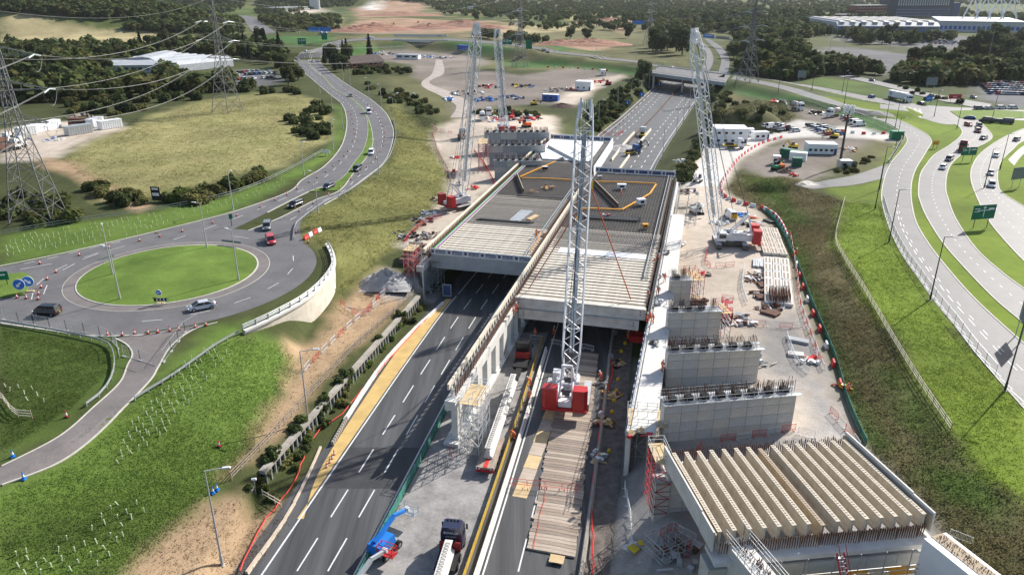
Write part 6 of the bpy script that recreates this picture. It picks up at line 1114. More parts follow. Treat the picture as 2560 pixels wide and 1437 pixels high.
# ---------------------------------------------------------------- people
m_skin = mat("skin", (.5, .32, .24), (.44, .28, .2), 4, .6); m_boot = mat("dark_boots", (.03, .025, .02)); m_band = mat("reflective_band", (.75, .76, .74), (.65, .66, .64), 3, .4)
def person_mesh(pose):
    J = dict(pel=(0, 0, .95), spine=(.02, 0, 1.2), chest=(.04, 0, 1.42), neck=(.06, 0, 1.53), head=(.09, 0, 1.66), crown=(.09, 0, 1.76))
    if pose == 0: J.update(hl=(0, .1, .92), kl=(.1, .12, .5), al=(.0, .13, .08), tl=(.16, .14, .04), hr=(0, -.1, .92), kr=(.02, -.12, .5), ar=(-.12, -.12, .08), tr=(.04, -.13, .04), sl=(.03, .2, 1.43), el=(-.02, .27, 1.14), wl=(.14, .27, .92), pl=(.2, .26, .84), sr=(.03, -.2, 1.43), er=(.02, -.28, 1.14), wr=(.2, -.24, .98), pr=(.28, -.22, .94))
    elif pose == 1: J.update(hl=(0, .1, .92), kl=(.22, .12, .52), al=(.22, .13, .08), tl=(.38, .14, .05), hr=(0, -.1, .92), kr=(-.06, -.12, .5), ar=(-.32, -.12, .14), tr=(-.2, -.13, .05), sl=(.03, .2, 1.43), el=(-.16, .26, 1.18), wl=(-.12, .27, .94), pl=(-.08, .27, .86), sr=(.03, -.2, 1.43), er=(.14, -.26, 1.18), wr=(.32, -.22, 1.04), pr=(.39, -.21, 1.0))
    else: J.update(spine=(.14, 0, 1.16), chest=(.32, 0, 1.33), neck=(.42, 0, 1.4), head=(.52, 0, 1.48), crown=(.57, 0, 1.56), hl=(0, .1, .92), kl=(.18, .14, .5), al=(.02, .14, .08), tl=(.18, .15, .04), hr=(0, -.1, .92), kr=(.16, -.14, .5), ar=(-.02, -.14, .08), tr=(.14, -.15, .04), sl=(.3, .2, 1.33), el=(.42, .26, 1.06), wl=(.6, .2, .9), pl=(.67, .18, .86), sr=(.3, -.2, 1.33), er=(.44, -.26, 1.06), wr=(.62, -.2, .9), pr=(.69, -.18, .86))
    names = list(J); rad = dict(pel=.155, spine=.15, chest=.165, neck=.07, head=.105, crown=.085, hl=.11, hr=.11, kl=.075, kr=.075, al=.055, ar=.055, tl=.05, tr=.05, sl=.085, sr=.085, el=.058, er=.058, wl=.045, wr=.045, pl=.042, pr=.042)
    E_ = [("pel", "spine"), ("spine", "chest"), ("chest", "neck"), ("neck", "head"), ("head", "crown"), ("pel", "hl"), ("hl", "kl"), ("kl", "al"), ("al", "tl"), ("pel", "hr"), ("hr", "kr"), ("kr", "ar"), ("ar", "tr"), ("chest", "sl"), ("sl", "el"), ("el", "wl"), ("wl", "pl"), ("chest", "sr"), ("sr", "er"), ("er", "wr"), ("wr", "pr")]
    me = bpy.data.meshes.new("body"); me.from_pydata([J[n] for n in names], [(names.index(a), names.index(b)) for a, b in E_], [])
    o = bpy.data.objects.new("tmp_person", me); COL.objects.link(o); md = o.modifiers.new("s", 'SKIN')
    for i, n in enumerate(names): sv = me.skin_vertices[0].data[i]; sv.radius = (rad[n], rad[n] * (1.25 if n in ("pel", "spine", "chest") else 1)); sv.use_root = n == "pel"
    o.modifiers.new("d", 'SUBSURF').levels = 1; dg = bpy.context.evaluated_depsgraph_get(); b = bpy.data.meshes.new_from_object(o.evaluated_get(dg)); bpy.data.objects.remove(o); b.name = "body"; b.materials.clear()
    for m in (m_orange, m_skin, m_boot): b.materials.append(m)
    hc, wl_, wr_ = Vector(J["head"]), Vector(J["pl"]), Vector(J["pr"])
    for p in b.polygons:
        c = p.center; p.use_smooth = True
        if (c - hc).length < .2 or c.z > hc.z - .02: p.material_index = 1
        elif (c - wl_).length < .1 or (c - wr_).length < .1: p.material_index = 1
        elif c.z < .16: p.material_index = 2
    bands = MB()
    for z, r in ((1.05, .2), (1.3, .21)):
        cx = .02 if pose < 2 else (.06 if z < 1.2 else .22); bands.loft([[(cx + r * .85 * math.cos(k * math.pi / 6), r * 1.12 * math.sin(k * math.pi / 6), z + dz) for k in range(12)] for dz in (-.035, .035)], cap=False)
    for y, k in ((.125, "kl"), (-.125, "kr")): q = J[k]; bands.loft([[(q[0] + .085 * math.cos(a * math.pi / 4), q[1] + .085 * math.sin(a * math.pi / 4), q[2] - .1 + dz) for a in range(8)] for dz in (-.03, .03)], cap=False)
    hm = MB(); c = J["head"]; hm.lathe([(.155, 0), (.15, .05), (.12, .11), (.06, .145), (.01, .15)], 12, c=(c[0] + .01, 0, c[2] + .03)); hm.box(c[0] + .13, 0, c[2] + .035, .12, .2, .02)
    return b, bands.mesh("reflective_bands", m_band), hm
PM = [person_mesh(i) for i in range(3)]; HM = {}
def person(label, p, rz, pose=0, hat="white", sc=1.0):
    b, bd, hm = PM[pose]; k = (pose, hat)
    if k not in HM: HM[k] = hm.mesh("helmet", {"white": m_steelw, "orange": m_orange, "blue": m_blue}[hat], True)
    t = thing("person", label, "person", p, rz); t.scale = (sc,) * 3; inst("body", b, t); inst("reflective_bands", bd, t); inst("helmet", HM[k], t); return t
PP = [((1337, 843), .06, 0, "standing under the right hand deck behind a pedestrian barrier"), ((1384, 838), .06, 1, "walking beside the yellow hoarding under the right hand deck"), ((1397, 808), .06, 0, "standing with a colleague deep under the right hand deck"), ((1391, 804), .06, 1, "deep under the right hand deck, left one of the pair"), ((1503, 953), .3, 2, "bending at the edge of the timber mats behind the crane"), ((1327, 965), .06, 2, "bending over the trailer deck beside the long beam"), ((1287, 1098), .06, 2, "bending by the yellow hoarding at the trailer rear"), ((1324, 1000), .06, 1, "walking between the hoarding and the concrete barrier"), ((1569, 850), .06, 0, "beside the red lift under the right hand deck"), ((1590, 842), .06, 0, "in front of the red lift under the right hand deck, right one"),
 ((1655, 928), 7.25, 0, "standing alone on the white walkway above the second fin pier"), ((1618, 808), 7.25, 0, "in the deck front corner group, leftmost"), ((1626, 806), 7.25, 1, "in the deck front corner group, middle one"), ((1633, 809), 7.25, 0, "in the deck front corner group, rightmost"), ((1646, 738), 7.25, 1, "walking on the white walkway beside the deck, nearest the third fin pier"), ((1661, 705), 7.25, 0, "on the white walkway beside white boxes"), ((1645, 655), 7.25, 0, "on the walkway at the far end of the striped beams"), ((1634, 666), 7.25, 0, "leaning over the black edge membrane of the right hand deck"), ((1341, 592), 8.75, 0, "standing on the left hand deck beside the orange duct"), ((1622, 748), 7.25, 2, "bending at the deck edge above the fin piers"), ((1553, 490), 8.75, 0, "dark dressed figure on the right hand deck mat"), ((1284, 792), 7.6, 0, "at the end of the central formwork below the deck beams, lower one"), ((1291, 780), 7.6, 1, "at the end of the central formwork below the deck beams, upper one"), ((1989, 640), 4.5, 0, "beside the white strip at the foot of the heather bank")]
for i, (p, z, ps, l) in enumerate(PP): person("worker in orange %s" % l, G(*p, z), R(-70 + 47 * i), ps, "white" if i % 3 else "orange", 1.06)
for p, l in (((1722, 712), "near the red scaffold beside the smallest fin pier"), ((2118, 985), "in red and yellow at the mesh fence")): person("worker in orange %s" % l, T(*p), R(200), 0, "orange", 1.05)
# ---------------------------------------------------------------- cones, barriers, guards
cone_t = None
def cone_proto(blue=False):
    t = thing("traffic_cone", "cone", "traffic cone"); b = MB(); b.box(0, 0, .05, .5, .5, .1, top=.92); b.build("base", m_blackp if not blue else m_blue, t); c = MB(); c.lathe([(.2, .1), (.15, .33)], 10); c.lathe([(.09, .63), (.03, .98)], 10); c.build("cone_body", m_blue if blue else m_redp, t); c = MB(); c.lathe([(.151, .33), (.091, .63)], 10); c.build("white_sleeve", m_white, t); t.scale = (1.05,) * 3; return t
CO = {}
def cones(pts, label, group, z=None, blue=False):
    base = label; pts = sorted(pts)
    for i, p in enumerate(pts):
        q = T(*p) if z is None else G(*p, z); q.z += .05; label = base + (", %s from left" % ordw(i) if len(pts) > 1 else "")
        if blue not in CO: CO[blue] = o = cone_proto(blue); o.location = q; o["label"] = label; o["group"] = group
        else: copy_tree(CO[blue], q, random.uniform(0, 1.5), label, group)
Z4 = lambda l: [(x / 2.977, 480 + y / 2.977) for x, y in l]
cones(Z4([(2135, 25), (2050, 65), (1942, 118), (1763, 182), (1583, 235), (1358, 298), (1190, 335), (1040, 368), (590, 475), (298, 537), (812, 418)]), "red and white cone on the far side of the approach lane", "cones on the approach lane")
cones(Z4([(418, 602), (352, 655), (308, 715), (290, 765), (128, 792), (197, 795), (286, 802)]), "red and white cone round the blue arrow signs", "cones round the arrow signs")
cones(Z4([(802, 1068), (912, 1070), (1103, 1058), (1175, 1050), (1265, 1038), (1331, 1030), (1454, 1012), (1533, 996), (1004, 1060)]), "red and white cone in the line across the closed slip road", "cones across the closed slip road")
cones(Z4([(2445, 25), (2332, 90), (2228, 148), (2203, 305), (2295, 380)]), "red and white cone beside the barrier of the approach bend", "cones beside the approach bend")
Z2 = lambda l: [(850 + x / 2.977, y / 2.977) for x, y in l]
cones(Z2([(60, 1130), (30, 1165), (95, 1055), (108, 1000), (105, 965), (98, 925), (90, 890), (82, 855), (60, 835), (80, 1340), (142, 1300), (200, 1250), (238, 1218), (268, 1185), (300, 1135), (318, 1090), (328, 1055), (333, 1025), (330, 995), (320, 945), (306, 915), (292, 885), (278, 860), (255, 828), (230, 800), (205, 780), (160, 750), (120, 725), (90, 700), (60, 675), (30, 650)]), "red and white cone lining the bend of the dual carriageway", "cones lining the bend")
Z1 = lambda l: [(x / 2.977, y / 2.977) for x, y in l]
cones(Z1([(2525, 1200), (2480, 1240), (2425, 1283), (2360, 1325), (2302, 1360), (2210, 1410), (2530, 1400)]), "red and white cone on the outer lane below the bend", "cones on the outer lane")
cones([(167, 1043)], "lone red and white cone on dark grass by the barrier end", None); cones([(548, 1117)], "lone red and white cone on the dirt track above the lamp head", None)
cones([(836, 1140), (831, 1150), (825, 1160), (817, 1172)], "red cone in the short line at the end of the striped barrier", "cones by the striped barrier", z=.05)
cones([(60, 1198)], "blue cone on the verge of the slip road", None, blue=True); cones([(33, 1142)], "blue and white cone on the upper verge of the slip road", None, blue=True); cones([(533, 1233), (543, 1225)], "blue cone in the scrub beside the lamp post", "blue cones in the scrub", blue=True)
cones([(1530 + i * 9.5, 330 - i * 9.3) for i in range(14)], "small cone down the closed lane of the far left carriageway", "cones on the far left carriageway", z=.1)
def gate_proto(c):
    t = thing("pedestrian_barrier", "barrier", "barrier"); m = m_redp if c == "red" else m_steelw; f = MB()
    for x in (-1.05, 1.05): f.tube((x, 0, .05), (x, 0, 1.05), .03, n=5)
    for z in (.25, 1.05): f.tube((-1.05, 0, z), (1.05, 0, z), .03, n=5)
    f.build("frame", m, t); b = MB()
    for i in range(1, 14): b.bar((-1.05 + i * .15, 0, .25), (-1.05 + i * .15, 0, 1.05), .016)
    o = b.build("bars", m, t); f = MB(); f.bar((-.8, -.3, .03), (-.8, .3, .03), .05); f.bar((.8, -.3, .03), (.8, .3, .03), .05); f.build("feet", m, t); return t
GP = {}
def gates(pts, label, group, cols=("red", "white"), z=None, step=2.25, place=True):
    P = [T(*p) if z is None else G(*p, z) for p in pts]; ev = evenly(P, step, smooth=len(P) > 2)
    ev = ev[:-1] if len(ev) > 1 else ev; cc = [cols[i % len(cols)] for i in range(len(ev))]
    for i, (x, y, a) in enumerate(ev):
        c = cc[i]; near = cc[:i].count(c) if ev[0][1] <= ev[-1][1] else cc[i + 1:].count(c); q = Vector((x + 1.1 * math.cos(a), y + 1.1 * math.sin(a), 0)); q.z = (hz(q.x, q.y) if z is None else z) + .03; lb = label % c + (", %s nearest" % ordw(near) if cc.count(c) > 1 else "")
        if c not in GP: GP[c] = o = gate_proto(c); o.location = q; o.rotation_euler = (0, 0, a); o["label"] = lb; o["group"] = group
        else: copy_tree(GP[c], q, a + random.uniform(-.08, .08), lb, group)
gates([(1275, 1212), (1390, 1222), (1485, 1232)], "%s pedestrian barrier in the row across the works carriageway", "barriers across the works carriageway", ("red",), z=.32)
gates([(1325, 850), (1365, 853)], "%s pedestrian barrier in front of the worker under the deck", None, ("white",), z=.06); gates([(1378, 860), (1412, 868)], "%s pedestrian barrier beside the crane boom foot", None, ("white",), z=.06); gates([(1455, 872), (1490, 880)], "%s pedestrian barrier with a grey cover behind the crane", None, ("white",), z=.3)
gates([(1800, 1105), (1880, 1095), (1960, 1080), (2000, 1085), (2050, 1105)], "%s pedestrian barrier in the row below the tallest fin pier", "barriers below the tallest fin pier"); gates([(1740, 1140), (1760, 1105)], "%s pedestrian barrier at the corner behind the girders", "barriers at the corner behind the girders"); gates([(2075, 1030), (2110, 1070), (2140, 1110), (2160, 1140)], "%s pedestrian barrier along the pale edge strip above the girders", "barriers on the edge strip")
gates([(1770, 620), (1765, 660), (1800, 668), (1850, 662)], "%s pedestrian barrier ringing the leaning crane", "barriers ringing the leaning crane", ("red",)); gates([(1860, 670), (1855, 720), (1870, 770)], "%s pedestrian barrier left of the stacked materials", "barriers left of the stacked materials", ("white",)); gates([(1815, 810), (1900, 815), (1960, 820), (2010, 815)], "%s pedestrian barrier across the pale platform beside the piers", "barriers across the pale platform")
gates([(1975, 590), (1990, 680), (2000, 760), (2030, 850), (2060, 930)], "%s pedestrian barrier along the foot of the heather bank", "barriers along the heather bank"); gates([(1965, 840), (1990, 905), (2030, 940)], "%s pedestrian barrier round the small slabs", "barriers round the small slabs", ("white",))
gates([(850, 760), (905, 790), (950, 745), (1000, 700)], "%s pedestrian barrier along the gravel path below the white wall", "barriers along the gravel path"); gates([(760, 930), (850, 840), (920, 780), (1005, 735)], "%s pedestrian barrier between the dirt track and the scrub", "barriers above the sheet pile wall", ("white", "red", "white"), step=3.2); gates([(1065, 725), (1090, 740)], "%s pedestrian barrier beside the lamp post at the deck corner", None, ("white",))
gates([(1010, 610), (1060, 560), (1120, 540)], "%s pedestrian barrier by the black rubbish heap", "barriers by the black heap", ("red",)); gates([(1185, 380), (1215, 420), (1240, 470)], "%s pedestrian barrier on the left haul road", "barriers on the left haul road", ("red",), step=2.3); gates([(1080, 330), (1095, 380), (1120, 430), (1130, 470)], "%s pedestrian barrier along the left bank of the haul road", "barriers on the bank of the haul road"); gates([(1130, 335), (1090, 325), (1078, 312)], "%s pedestrian barrier at the top of the left haul road", "barriers at the top of the haul road")
gates([(1650, 1345), (1690, 1330), (1725, 1360), (1700, 1410)], "%s pedestrian barrier round the steel in the shaded pit", "barriers round the shaded steel", ("red", "white")); gates([(1560, 1220), (1575, 1300), (1580, 1390)], "%s pedestrian barrier on the gravel slope", "barriers on the gravel slope", ("white",)); gates([(1120, 1160), (1185, 1165)], "%s pedestrian barrier below the white scaffold tower", None, ("white",), z=.06); gates([(1128, 1130), (1130, 1165)], "%s pedestrian barrier stacked beside the white scaffold tower", "barriers stacked by the scaffold", ("red",), z=.06)
gates([(2370, 1345), (2430, 1360)], "%s pedestrian barrier behind the wrapped corner pier", None, ("white",)); gates([(1700, 445), (1690, 520), (1685, 600)], "%s pedestrian barrier along the walkway edge beside the right hand deck", "barriers along the deck walkway", ("white",)); gates([(1480, 305), (1530, 340), (1560, 330)], "%s pedestrian barrier behind the decks", "barriers behind the decks", ("red",))
# red and white water filled barriers
def wblock(c):
    mb = MB(); mb.loft([[(x, -.28, 0), (x, .28, 0), (x, .28, .3), (x, .14, .55), (x, .12, .95), (x, -.12, .95), (x, -.14, .55), (x, -.28, .3)] for x in (-.72, .72)]); mb.tube((.72, 0, .2), (.8, 0, .2), .1, n=6); return mb.mesh("water_barrier", m_redp if c == "red" else m_cloth)
WB = {c: wblock(c) for c in ("red", "white")}
def wrun(pts, label, group, step=1.6, pat=("red", "white")):
    ev = evenly(TP(pts), step); cc = [pat[i % len(pat)] for i in range(len(ev))]
    for i, (x, y, a) in enumerate(ev): c = cc[i]; near = cc[:i].count(c) if ev[0][1] <= ev[-1][1] else cc[i + 1:].count(c); tag(inst("water_barrier", WB[c], None, (x, y, hz(x, y) + .02), a), label % c + (", %s nearest" % ordw(near) if cc.count(c) > 1 else ""), "barrier", group)
wrun([(1952, 346), (1900, 362), (1850, 395), (1815, 440), (1803, 470), (1815, 495), (1860, 512), (1900, 520)], "%s plastic water barrier lining the concrete haul road bend", "water barriers on the haul road bend", 2.2); wrun([(1905, 522), (1935, 540), (1955, 565), (1968, 595)], "%s plastic water barrier behind the stacked materials", "water barriers behind the materials", 1.6)
wrun([(1370, 169), (1440, 172), (1530, 179)], "%s water barrier along the back of the far yard", "water barriers behind the far yard", 6); wrun([(765, 598), (800, 580)], "%s water barrier behind the crash barrier above the white wall", "water barriers above the white wall", 2.0); wrun([(1985, 640), (2000, 700), (2020, 760), (2050, 830), (2085, 920), (2110, 1000)], "%s water barrier on the pale edge strip", "water barriers on the edge strip", 6.5, ("red", "white", "red"))
wrun([(2105, 330), (2160, 336), (2215, 335)], "%s water barrier at the top of the compound", "water barriers at the top of the compound", 4)
# tree guards
gm = MB(); gm.tube((0, 0, 0), (0, 0, .72), .06, .07, n=6); gm = gm.mesh("tree_guard", mat("pale_green_plastic", (.62, .66, .47), (.52, .56, .38), 3, .6))
def guards(poly, n, label, group, seed, sep=9, ang=-.55):
    r = np.random.default_rng(seed); c = np.array(poly).mean(0); g = np.mgrid[-40:40, -40:40].reshape(2, -1); u, v = g[0] * sep * 1.5 + r.normal(0, sep * .16, 6400), g[1] * sep * 1.1 + r.normal(0, sep * .16, 6400); x, y = c[0] + u * math.cos(ang) - v * math.sin(ang), c[1] + u * math.sin(ang) + v * math.cos(ang)
    k = (sdist(x, y, poly) > 0) & (r.random(6400) > .12)
    for p in TP(list(zip(x[k], y[k]))[:n]): o = inst("tree_guard", gm, None, p - Vector((0, 0, .05))); o.rotation_euler = (r.normal(0, .13), r.normal(0, .13), 0); tag(o, label, "tree guard", group)
guards([(10, 600), (180, 570), (400, 535), (430, 555), (380, 580), (200, 612), (20, 640)], 112, "pale plastic tree guard on the verge above the roundabout", "tree guards above the roundabout", 1, 9, -.3); guards([(430, 530), (600, 490), (720, 440), (790, 405), (720, 460), (600, 510), (440, 555)], 40, "pale plastic tree guard on the verge of the curving dual carriageway", "tree guards beside the dual carriageway", 2, 9)
guards([(470, 900), (540, 860), (600, 880), (520, 960), (440, 1060), (300, 1170), (280, 1130), (370, 1010)], 100, "pale plastic tree guard on the slope below the crash barrier", "tree guards below the crash barrier", 3, 14); guards([(10, 1390), (150, 1340), (300, 1260), (380, 1250), (330, 1330), (240, 1430), (20, 1437)], 40, "pale plastic tree guard on the lower grass slope at the bottom left", "tree guards at the bottom left", 4, 22); guards([(5, 965), (120, 965), (110, 1010), (60, 1000), (5, 990)], 8, "pale plastic tree guard on the dark grass corner", "tree guards on the dark corner", 5, 18)
# ---------------------------------------------------------------- trees, bushes, grasses
def leafmat(name, c1, c2):
    m = mat(name, c1, c2, .55, .9, fine=.5, spec=.15, trans=.3); n = m.node_tree.nodes; l = m.node_tree.links; b = n["Principled BSDF"]
    oi = n.new("ShaderNodeObjectInfo"); hs = n.new("ShaderNodeHueSaturation"); mr = n.new("ShaderNodeMapRange"); mr.inputs[3].default_value = .72; mr.inputs[4].default_value = 1.28; l.new(oi.outputs["Random"], mr.inputs[0]); l.new(mr.outputs[0], hs.inputs["Value"])
    src = b.inputs["Base Color"].links[0].from_socket; l.new(src, hs.inputs["Color"]); l.new(hs.outputs[0], b.inputs["Base Color"]); l.new(hs.outputs[0], n["Translucent BSDF"].inputs[0])
    return m
m_bark = mat("bark", (.09, .07, .05), (.05, .04, .03), 3, .95)
LV = [leafmat("leaf_dark", (.085, .11, .036), (.042, .058, .02)), leafmat("leaf_mid", (.12, .145, .042), (.06, .076, .025)), leafmat("leaf_olive", (.16, .155, .05), (.08, .082, .028)), leafmat("leaf_pine", (.036, .056, .026), (.018, .03, .015)), leafmat("leaf_autumn", (.16, .1, .035), (.075, .05, .02)), leafmat("leaf_bright", (.13, .17, .035), (.06, .09, .02))]
def leaves(cent, rad, n, size, seed, flat=1.0, shell=.55):
    """n small leaf clumps spread through ellipsoid lobes; returns verts, faces"""
    r = np.random.default_rng(seed); k = r.integers(0, len(cent), n); d = r.normal(size=(n, 3)); d /= np.linalg.norm(d, axis=1)[:, None]; q = (shell + (1 - shell) * r.random(n) ** .7)[:, None]
    p = np.array(cent)[k] + d * q * np.array(rad)[k]; nr = d * .7 + r.normal(size=(n, 3)) * .45; nr[:, 2] += .6; nr /= np.linalg.norm(nr, axis=1)[:, None]
    a = np.cross(nr, r.normal(size=(n, 3))); a /= np.linalg.norm(a, axis=1)[:, None]; b = np.cross(nr, a); s = (size * (.6 + .8 * r.random(n)))[:, None]
    V = np.stack([p - a * s - b * s * .7, p + a * s * .9 - b * s, p + a * s + b * s * .8, p - a * s * .8 + b * s], 1).reshape(-1, 3); return V, np.arange(4 * n).reshape(n, 4)
def npmesh(name, V, F, m):
    me = bpy.data.meshes.new(name); me.vertices.add(len(V)); me.vertices.foreach_set("co", np.asarray(V, float).ravel()); k = F.shape[1]; me.loops.add(F.size); me.loops.foreach_set("vertex_index", F.ravel().astype(np.int32)); me.polygons.add(len(F)); me.polygons.foreach_set("loop_start", np.arange(0, F.size, k, dtype=np.int32)); me.polygons.foreach_set("loop_total", np.full(len(F), k, np.int32)); me.update(calc_edges=True); me.materials.append(m); return me
def tree_kind(i, h, w, lobes, seed, conifer=False, n=1700, size=.36):
    r = random.Random(seed); c = []; rd = []
    if conifer:
        for k in range(7): f = k / 6; c.append((0, 0, h * (.16 + .8 * f))); q = w * .5 * (1 - f * .88); rd.append((q, q, h * .11))
    else:
        c.append((0, 0, h * .5)); rd.append((w * .36, w * .36, h * .36))
        for k in range(lobes): a = 2 * math.pi * k / lobes + r.uniform(-.4, .4); q = w * r.uniform(.2, .34); c.append((q * math.cos(a), q * math.sin(a), h * r.uniform(.28, .78))); s = r.uniform(.17, .26); rd.append((w * s, w * s, h * s * .8))
    V, F = leaves(c, rd, n, size, seed); cm = npmesh("crown", V, F, LV[i]); t = MB(); t.tube((0, 0, -.4), (0, 0, h * .35), h * .03, h * .02, n=7)
    for k in range(4): a = k * 1.6 + seed; t.tube((0, 0, h * (.25 + .03 * k)), (w * .22 * math.cos(a), w * .22 * math.sin(a), h * .62), h * .014, h * .005, n=5)
    if conifer: t.tube((0, 0, h * .3), (0, 0, h * .95), h * .018, h * .004, n=6)
    return cm, t.mesh("trunk", m_bark)
TK = [tree_kind(0, 12, 11, 8, 1), tree_kind(1, 11, 10, 8, 2), tree_kind(2, 10, 9, 7, 3), tree_kind(3, 14, 6, 0, 4, True, 1200, .36), tree_kind(0, 14, 9, 9, 5), tree_kind(4, 9, 8, 7, 6), tree_kind(5, 9, 9, 7, 7), tree_kind(1, 13, 8, 9, 8)]
BK = []
for i, (mi, w, h) in enumerate(((1, 4, 2.6), (2, 5, 2.4), (0, 4.5, 3.2), (5, 4, 2.2), (4, 4, 2.2))):
    r = random.Random(i); c = [(r.uniform(-.3, .3) * w, r.uniform(-.3, .3) * w, h * r.uniform(.25, .5)) for _ in range(7)]; rd = [(w * .24, w * .24, h * r.uniform(.3, .5)) for _ in range(7)]; V, F = leaves(c, rd, 700, .22, 40 + i, shell=.6); BK.append(npmesh("foliage", V, F, LV[mi])); 
bs = MB()
for k in range(6): a = k * 1.05; bs.tube((0, 0, -.2), (.7 * math.cos(a), .7 * math.sin(a), 1.3), .05, .02, n=4)
bs = bs.mesh("stems", m_bark)
def scatter(poly, n, seed, sep=0, fore=2.2):
    r = np.random.default_rng(seed); P = np.array(poly, float); lo, hi = P.min(0), P.max(0); x = r.uniform(lo[0], hi[0], n * 30); y = r.uniform(lo[1], hi[1], n * 30); k = sdist(x, y, poly) > 0; out = []
    for a, b in zip(x[k].round(1).tolist(), y[k].round(1).tolist()):
        if len(out) >= n: break
        if sep and any((a - c) ** 2 + ((b - d) * fore) ** 2 < sep * sep for c, d in out): continue
        out.append((a, b))
    TN(out); return out
ADJ = ["dark broadleaf", "green broadleaf", "olive broadleaf", "conical evergreen", "tall dark broadleaf", "russet", "bright green", "tall green"]
def trees(poly, n, kinds, where, group, seed, sep=10, smin=.8, smax=1.25, pts=None):
    r = random.Random(seed)
    for x, y in (pts or scatter(poly, n, seed, sep)):
        k = r.choice(kinds); s = r.uniform(smin, smax); t = thing("tree", "%s tree %s" % (ADJ[k], where), "tree", T(x, y), r.uniform(0, 6.28), group); t.scale = (s * r.uniform(.9, 1.1), s, s * r.uniform(.9, 1.15)); inst("crown", TK[k][0], t); inst("trunk", TK[k][1], t)
BADJ = ["green", "olive", "dark", "bright", "russet"]
def bushes(poly, n, kinds, where, group, seed, sep=8, smin=.7, smax=1.4, pts=None):
    r = random.Random(seed)
    for x, y in (pts or scatter(poly, n, seed, sep)):
        k = r.choice(kinds); s = r.uniform(smin, smax); t = thing("bush", "%s bush %s" % (BADJ[k], where), "bush", T(x, y), r.uniform(0, 6.28), group); t.scale = (s, s * r.uniform(.8, 1.1), s * r.uniform(.8, 1.2)); inst("foliage", BK[k], t); inst("stems", bs, t)
DK = (0, 4, 7, 1, 0)
trees([(0, 145), (60, 135), (130, 140), (230, 150), (330, 170), (250, 195), (150, 215), (0, 230)], 26, (0, 1, 2, 4, 7), "in the wood left of the glasshouses", "trees in the left wood", 1, 20); trees([(255, 140), (430, 120), (560, 110), (690, 112), (715, 150), (690, 165), (590, 150), (480, 138), (330, 152)], 34, (0, 3, 4, 0, 1), "in the wood behind the glasshouses", "trees behind the glasshouses", 2, 16)
trees([(190, 185), (420, 200), (540, 205), (640, 225), (500, 240), (300, 250), (100, 255), (0, 262), (0, 235)], 26, (0, 2, 5, 1, 4), "in the belt behind the dry field", "trees behind the dry field", 3, 24, .5, .85); trees([(640, 120), (715, 130), (735, 180), (755, 212), (725, 222), (690, 180)], 12, (0, 1, 7), "by the top of the dual carriageway", "trees by the dual carriageway", 4, 14, .8, 1.1)
trees([(808, 160), (835, 140), (870, 135), (885, 165), (870, 185), (835, 185)], 13, (0, 3, 4), "in the clump inside the bend", "trees inside the bend", 5, 10, .7, 1.0); trees(None, 0, (3,), "standing clear of the clump, left one of two", None, 6, pts=[(868, 152)]); trees(None, 0, (3,), "beside the dark roofed house inside the bend", None, 7, pts=[(925, 152)], smin=1.1, smax=1.2)
trees([(1690, 85), (1760, 90), (1850, 88), (1830, 140), (1855, 180), (1900, 195), (2000, 172), (2015, 130), (1950, 112), (2080, 90), (2060, 60), (1900, 45), (1750, 60)], 52, (0, 4, 7, 0, 1), "in the wood right of the overbridge", "trees right of the overbridge", 8, 20, .9, 1.35); trees([(1900, 195), (2000, 165), (2130, 168), (2215, 190), (2200, 200), (2080, 185), (1960, 205)], 20, (0, 4, 2, 5), "in the strip in front of the grey car park", "trees before the grey car park", 9, 14, .8, 1.15)
trees([(2230, 205), (2270, 170), (2330, 155), (2440, 170), (2560, 175), (2600, 190), (2560, 205), (2440, 212), (2330, 215)], 28, (0, 4, 2, 5, 0), "in the wood beyond the junction", "trees beyond the junction", 10, 15, .8, 1.2); trees([(2090, 90), (2250, 95), (2400, 100), (2300, 112), (2130, 112)], 18, (0, 1, 7), "along the edge of the far car parks", "trees by the far car parks", 11, 18, .9, 1.3); trees([(2390, 140), (2480, 100), (2560, 110), (2560, 145), (2450, 150)], 14, (0, 4), "at the right edge beyond the car parks", "trees at the right edge", 12, 16, 1, 1.5)
trees(None, 0, (0, 4), "in the oak group left of the distant motorway", "oak group by the distant motorway", 13, pts=[(1632, 128), (1652, 133), (1668, 126), (1690, 130), (1705, 138), (1645, 120), (1683, 118)], smin=1.3, smax=1.7); trees(None, 0, (0,), "standing alone on the heath", "lone trees on the heath", 14, pts=[(1425, 98), (1466, 100), (1570, 96), (1190, 52), (1440, 55), (1475, 55)], smin=1.0, smax=1.3)
trees(None, 0, (0, 1), "beside the left end of the overbridge", None, 15, pts=[(1607, 208)], smin=1.1, smax=1.2); trees(None, 0, (6,), "right of the far motorway by the grass mound", "bright trees by the mound", 16, pts=[(1775, 238), (1778, 262)], smin=.6, smax=.8)
bushes([(440, 500), (560, 470), (650, 430), (670, 445), (560, 490), (470, 515)], 22, (1, 0, 3), "in the hedge along the near side of the dry field", "hedge along the dry field", 20, 11, 1.0, 1.5); bushes([(230, 460), (320, 480), (430, 505), (300, 515), (210, 480)], 12, (1, 0, 2), "at the corner of the dry field by the path", "bushes by the path", 21, 16); bushes([(720, 290), (800, 270), (828, 300), (828, 360), (770, 345), (720, 320)], 22, (2, 0), "in the thicket at the right end of the dry field", "thicket in the dry field", 22, 11, .9, 1.5)
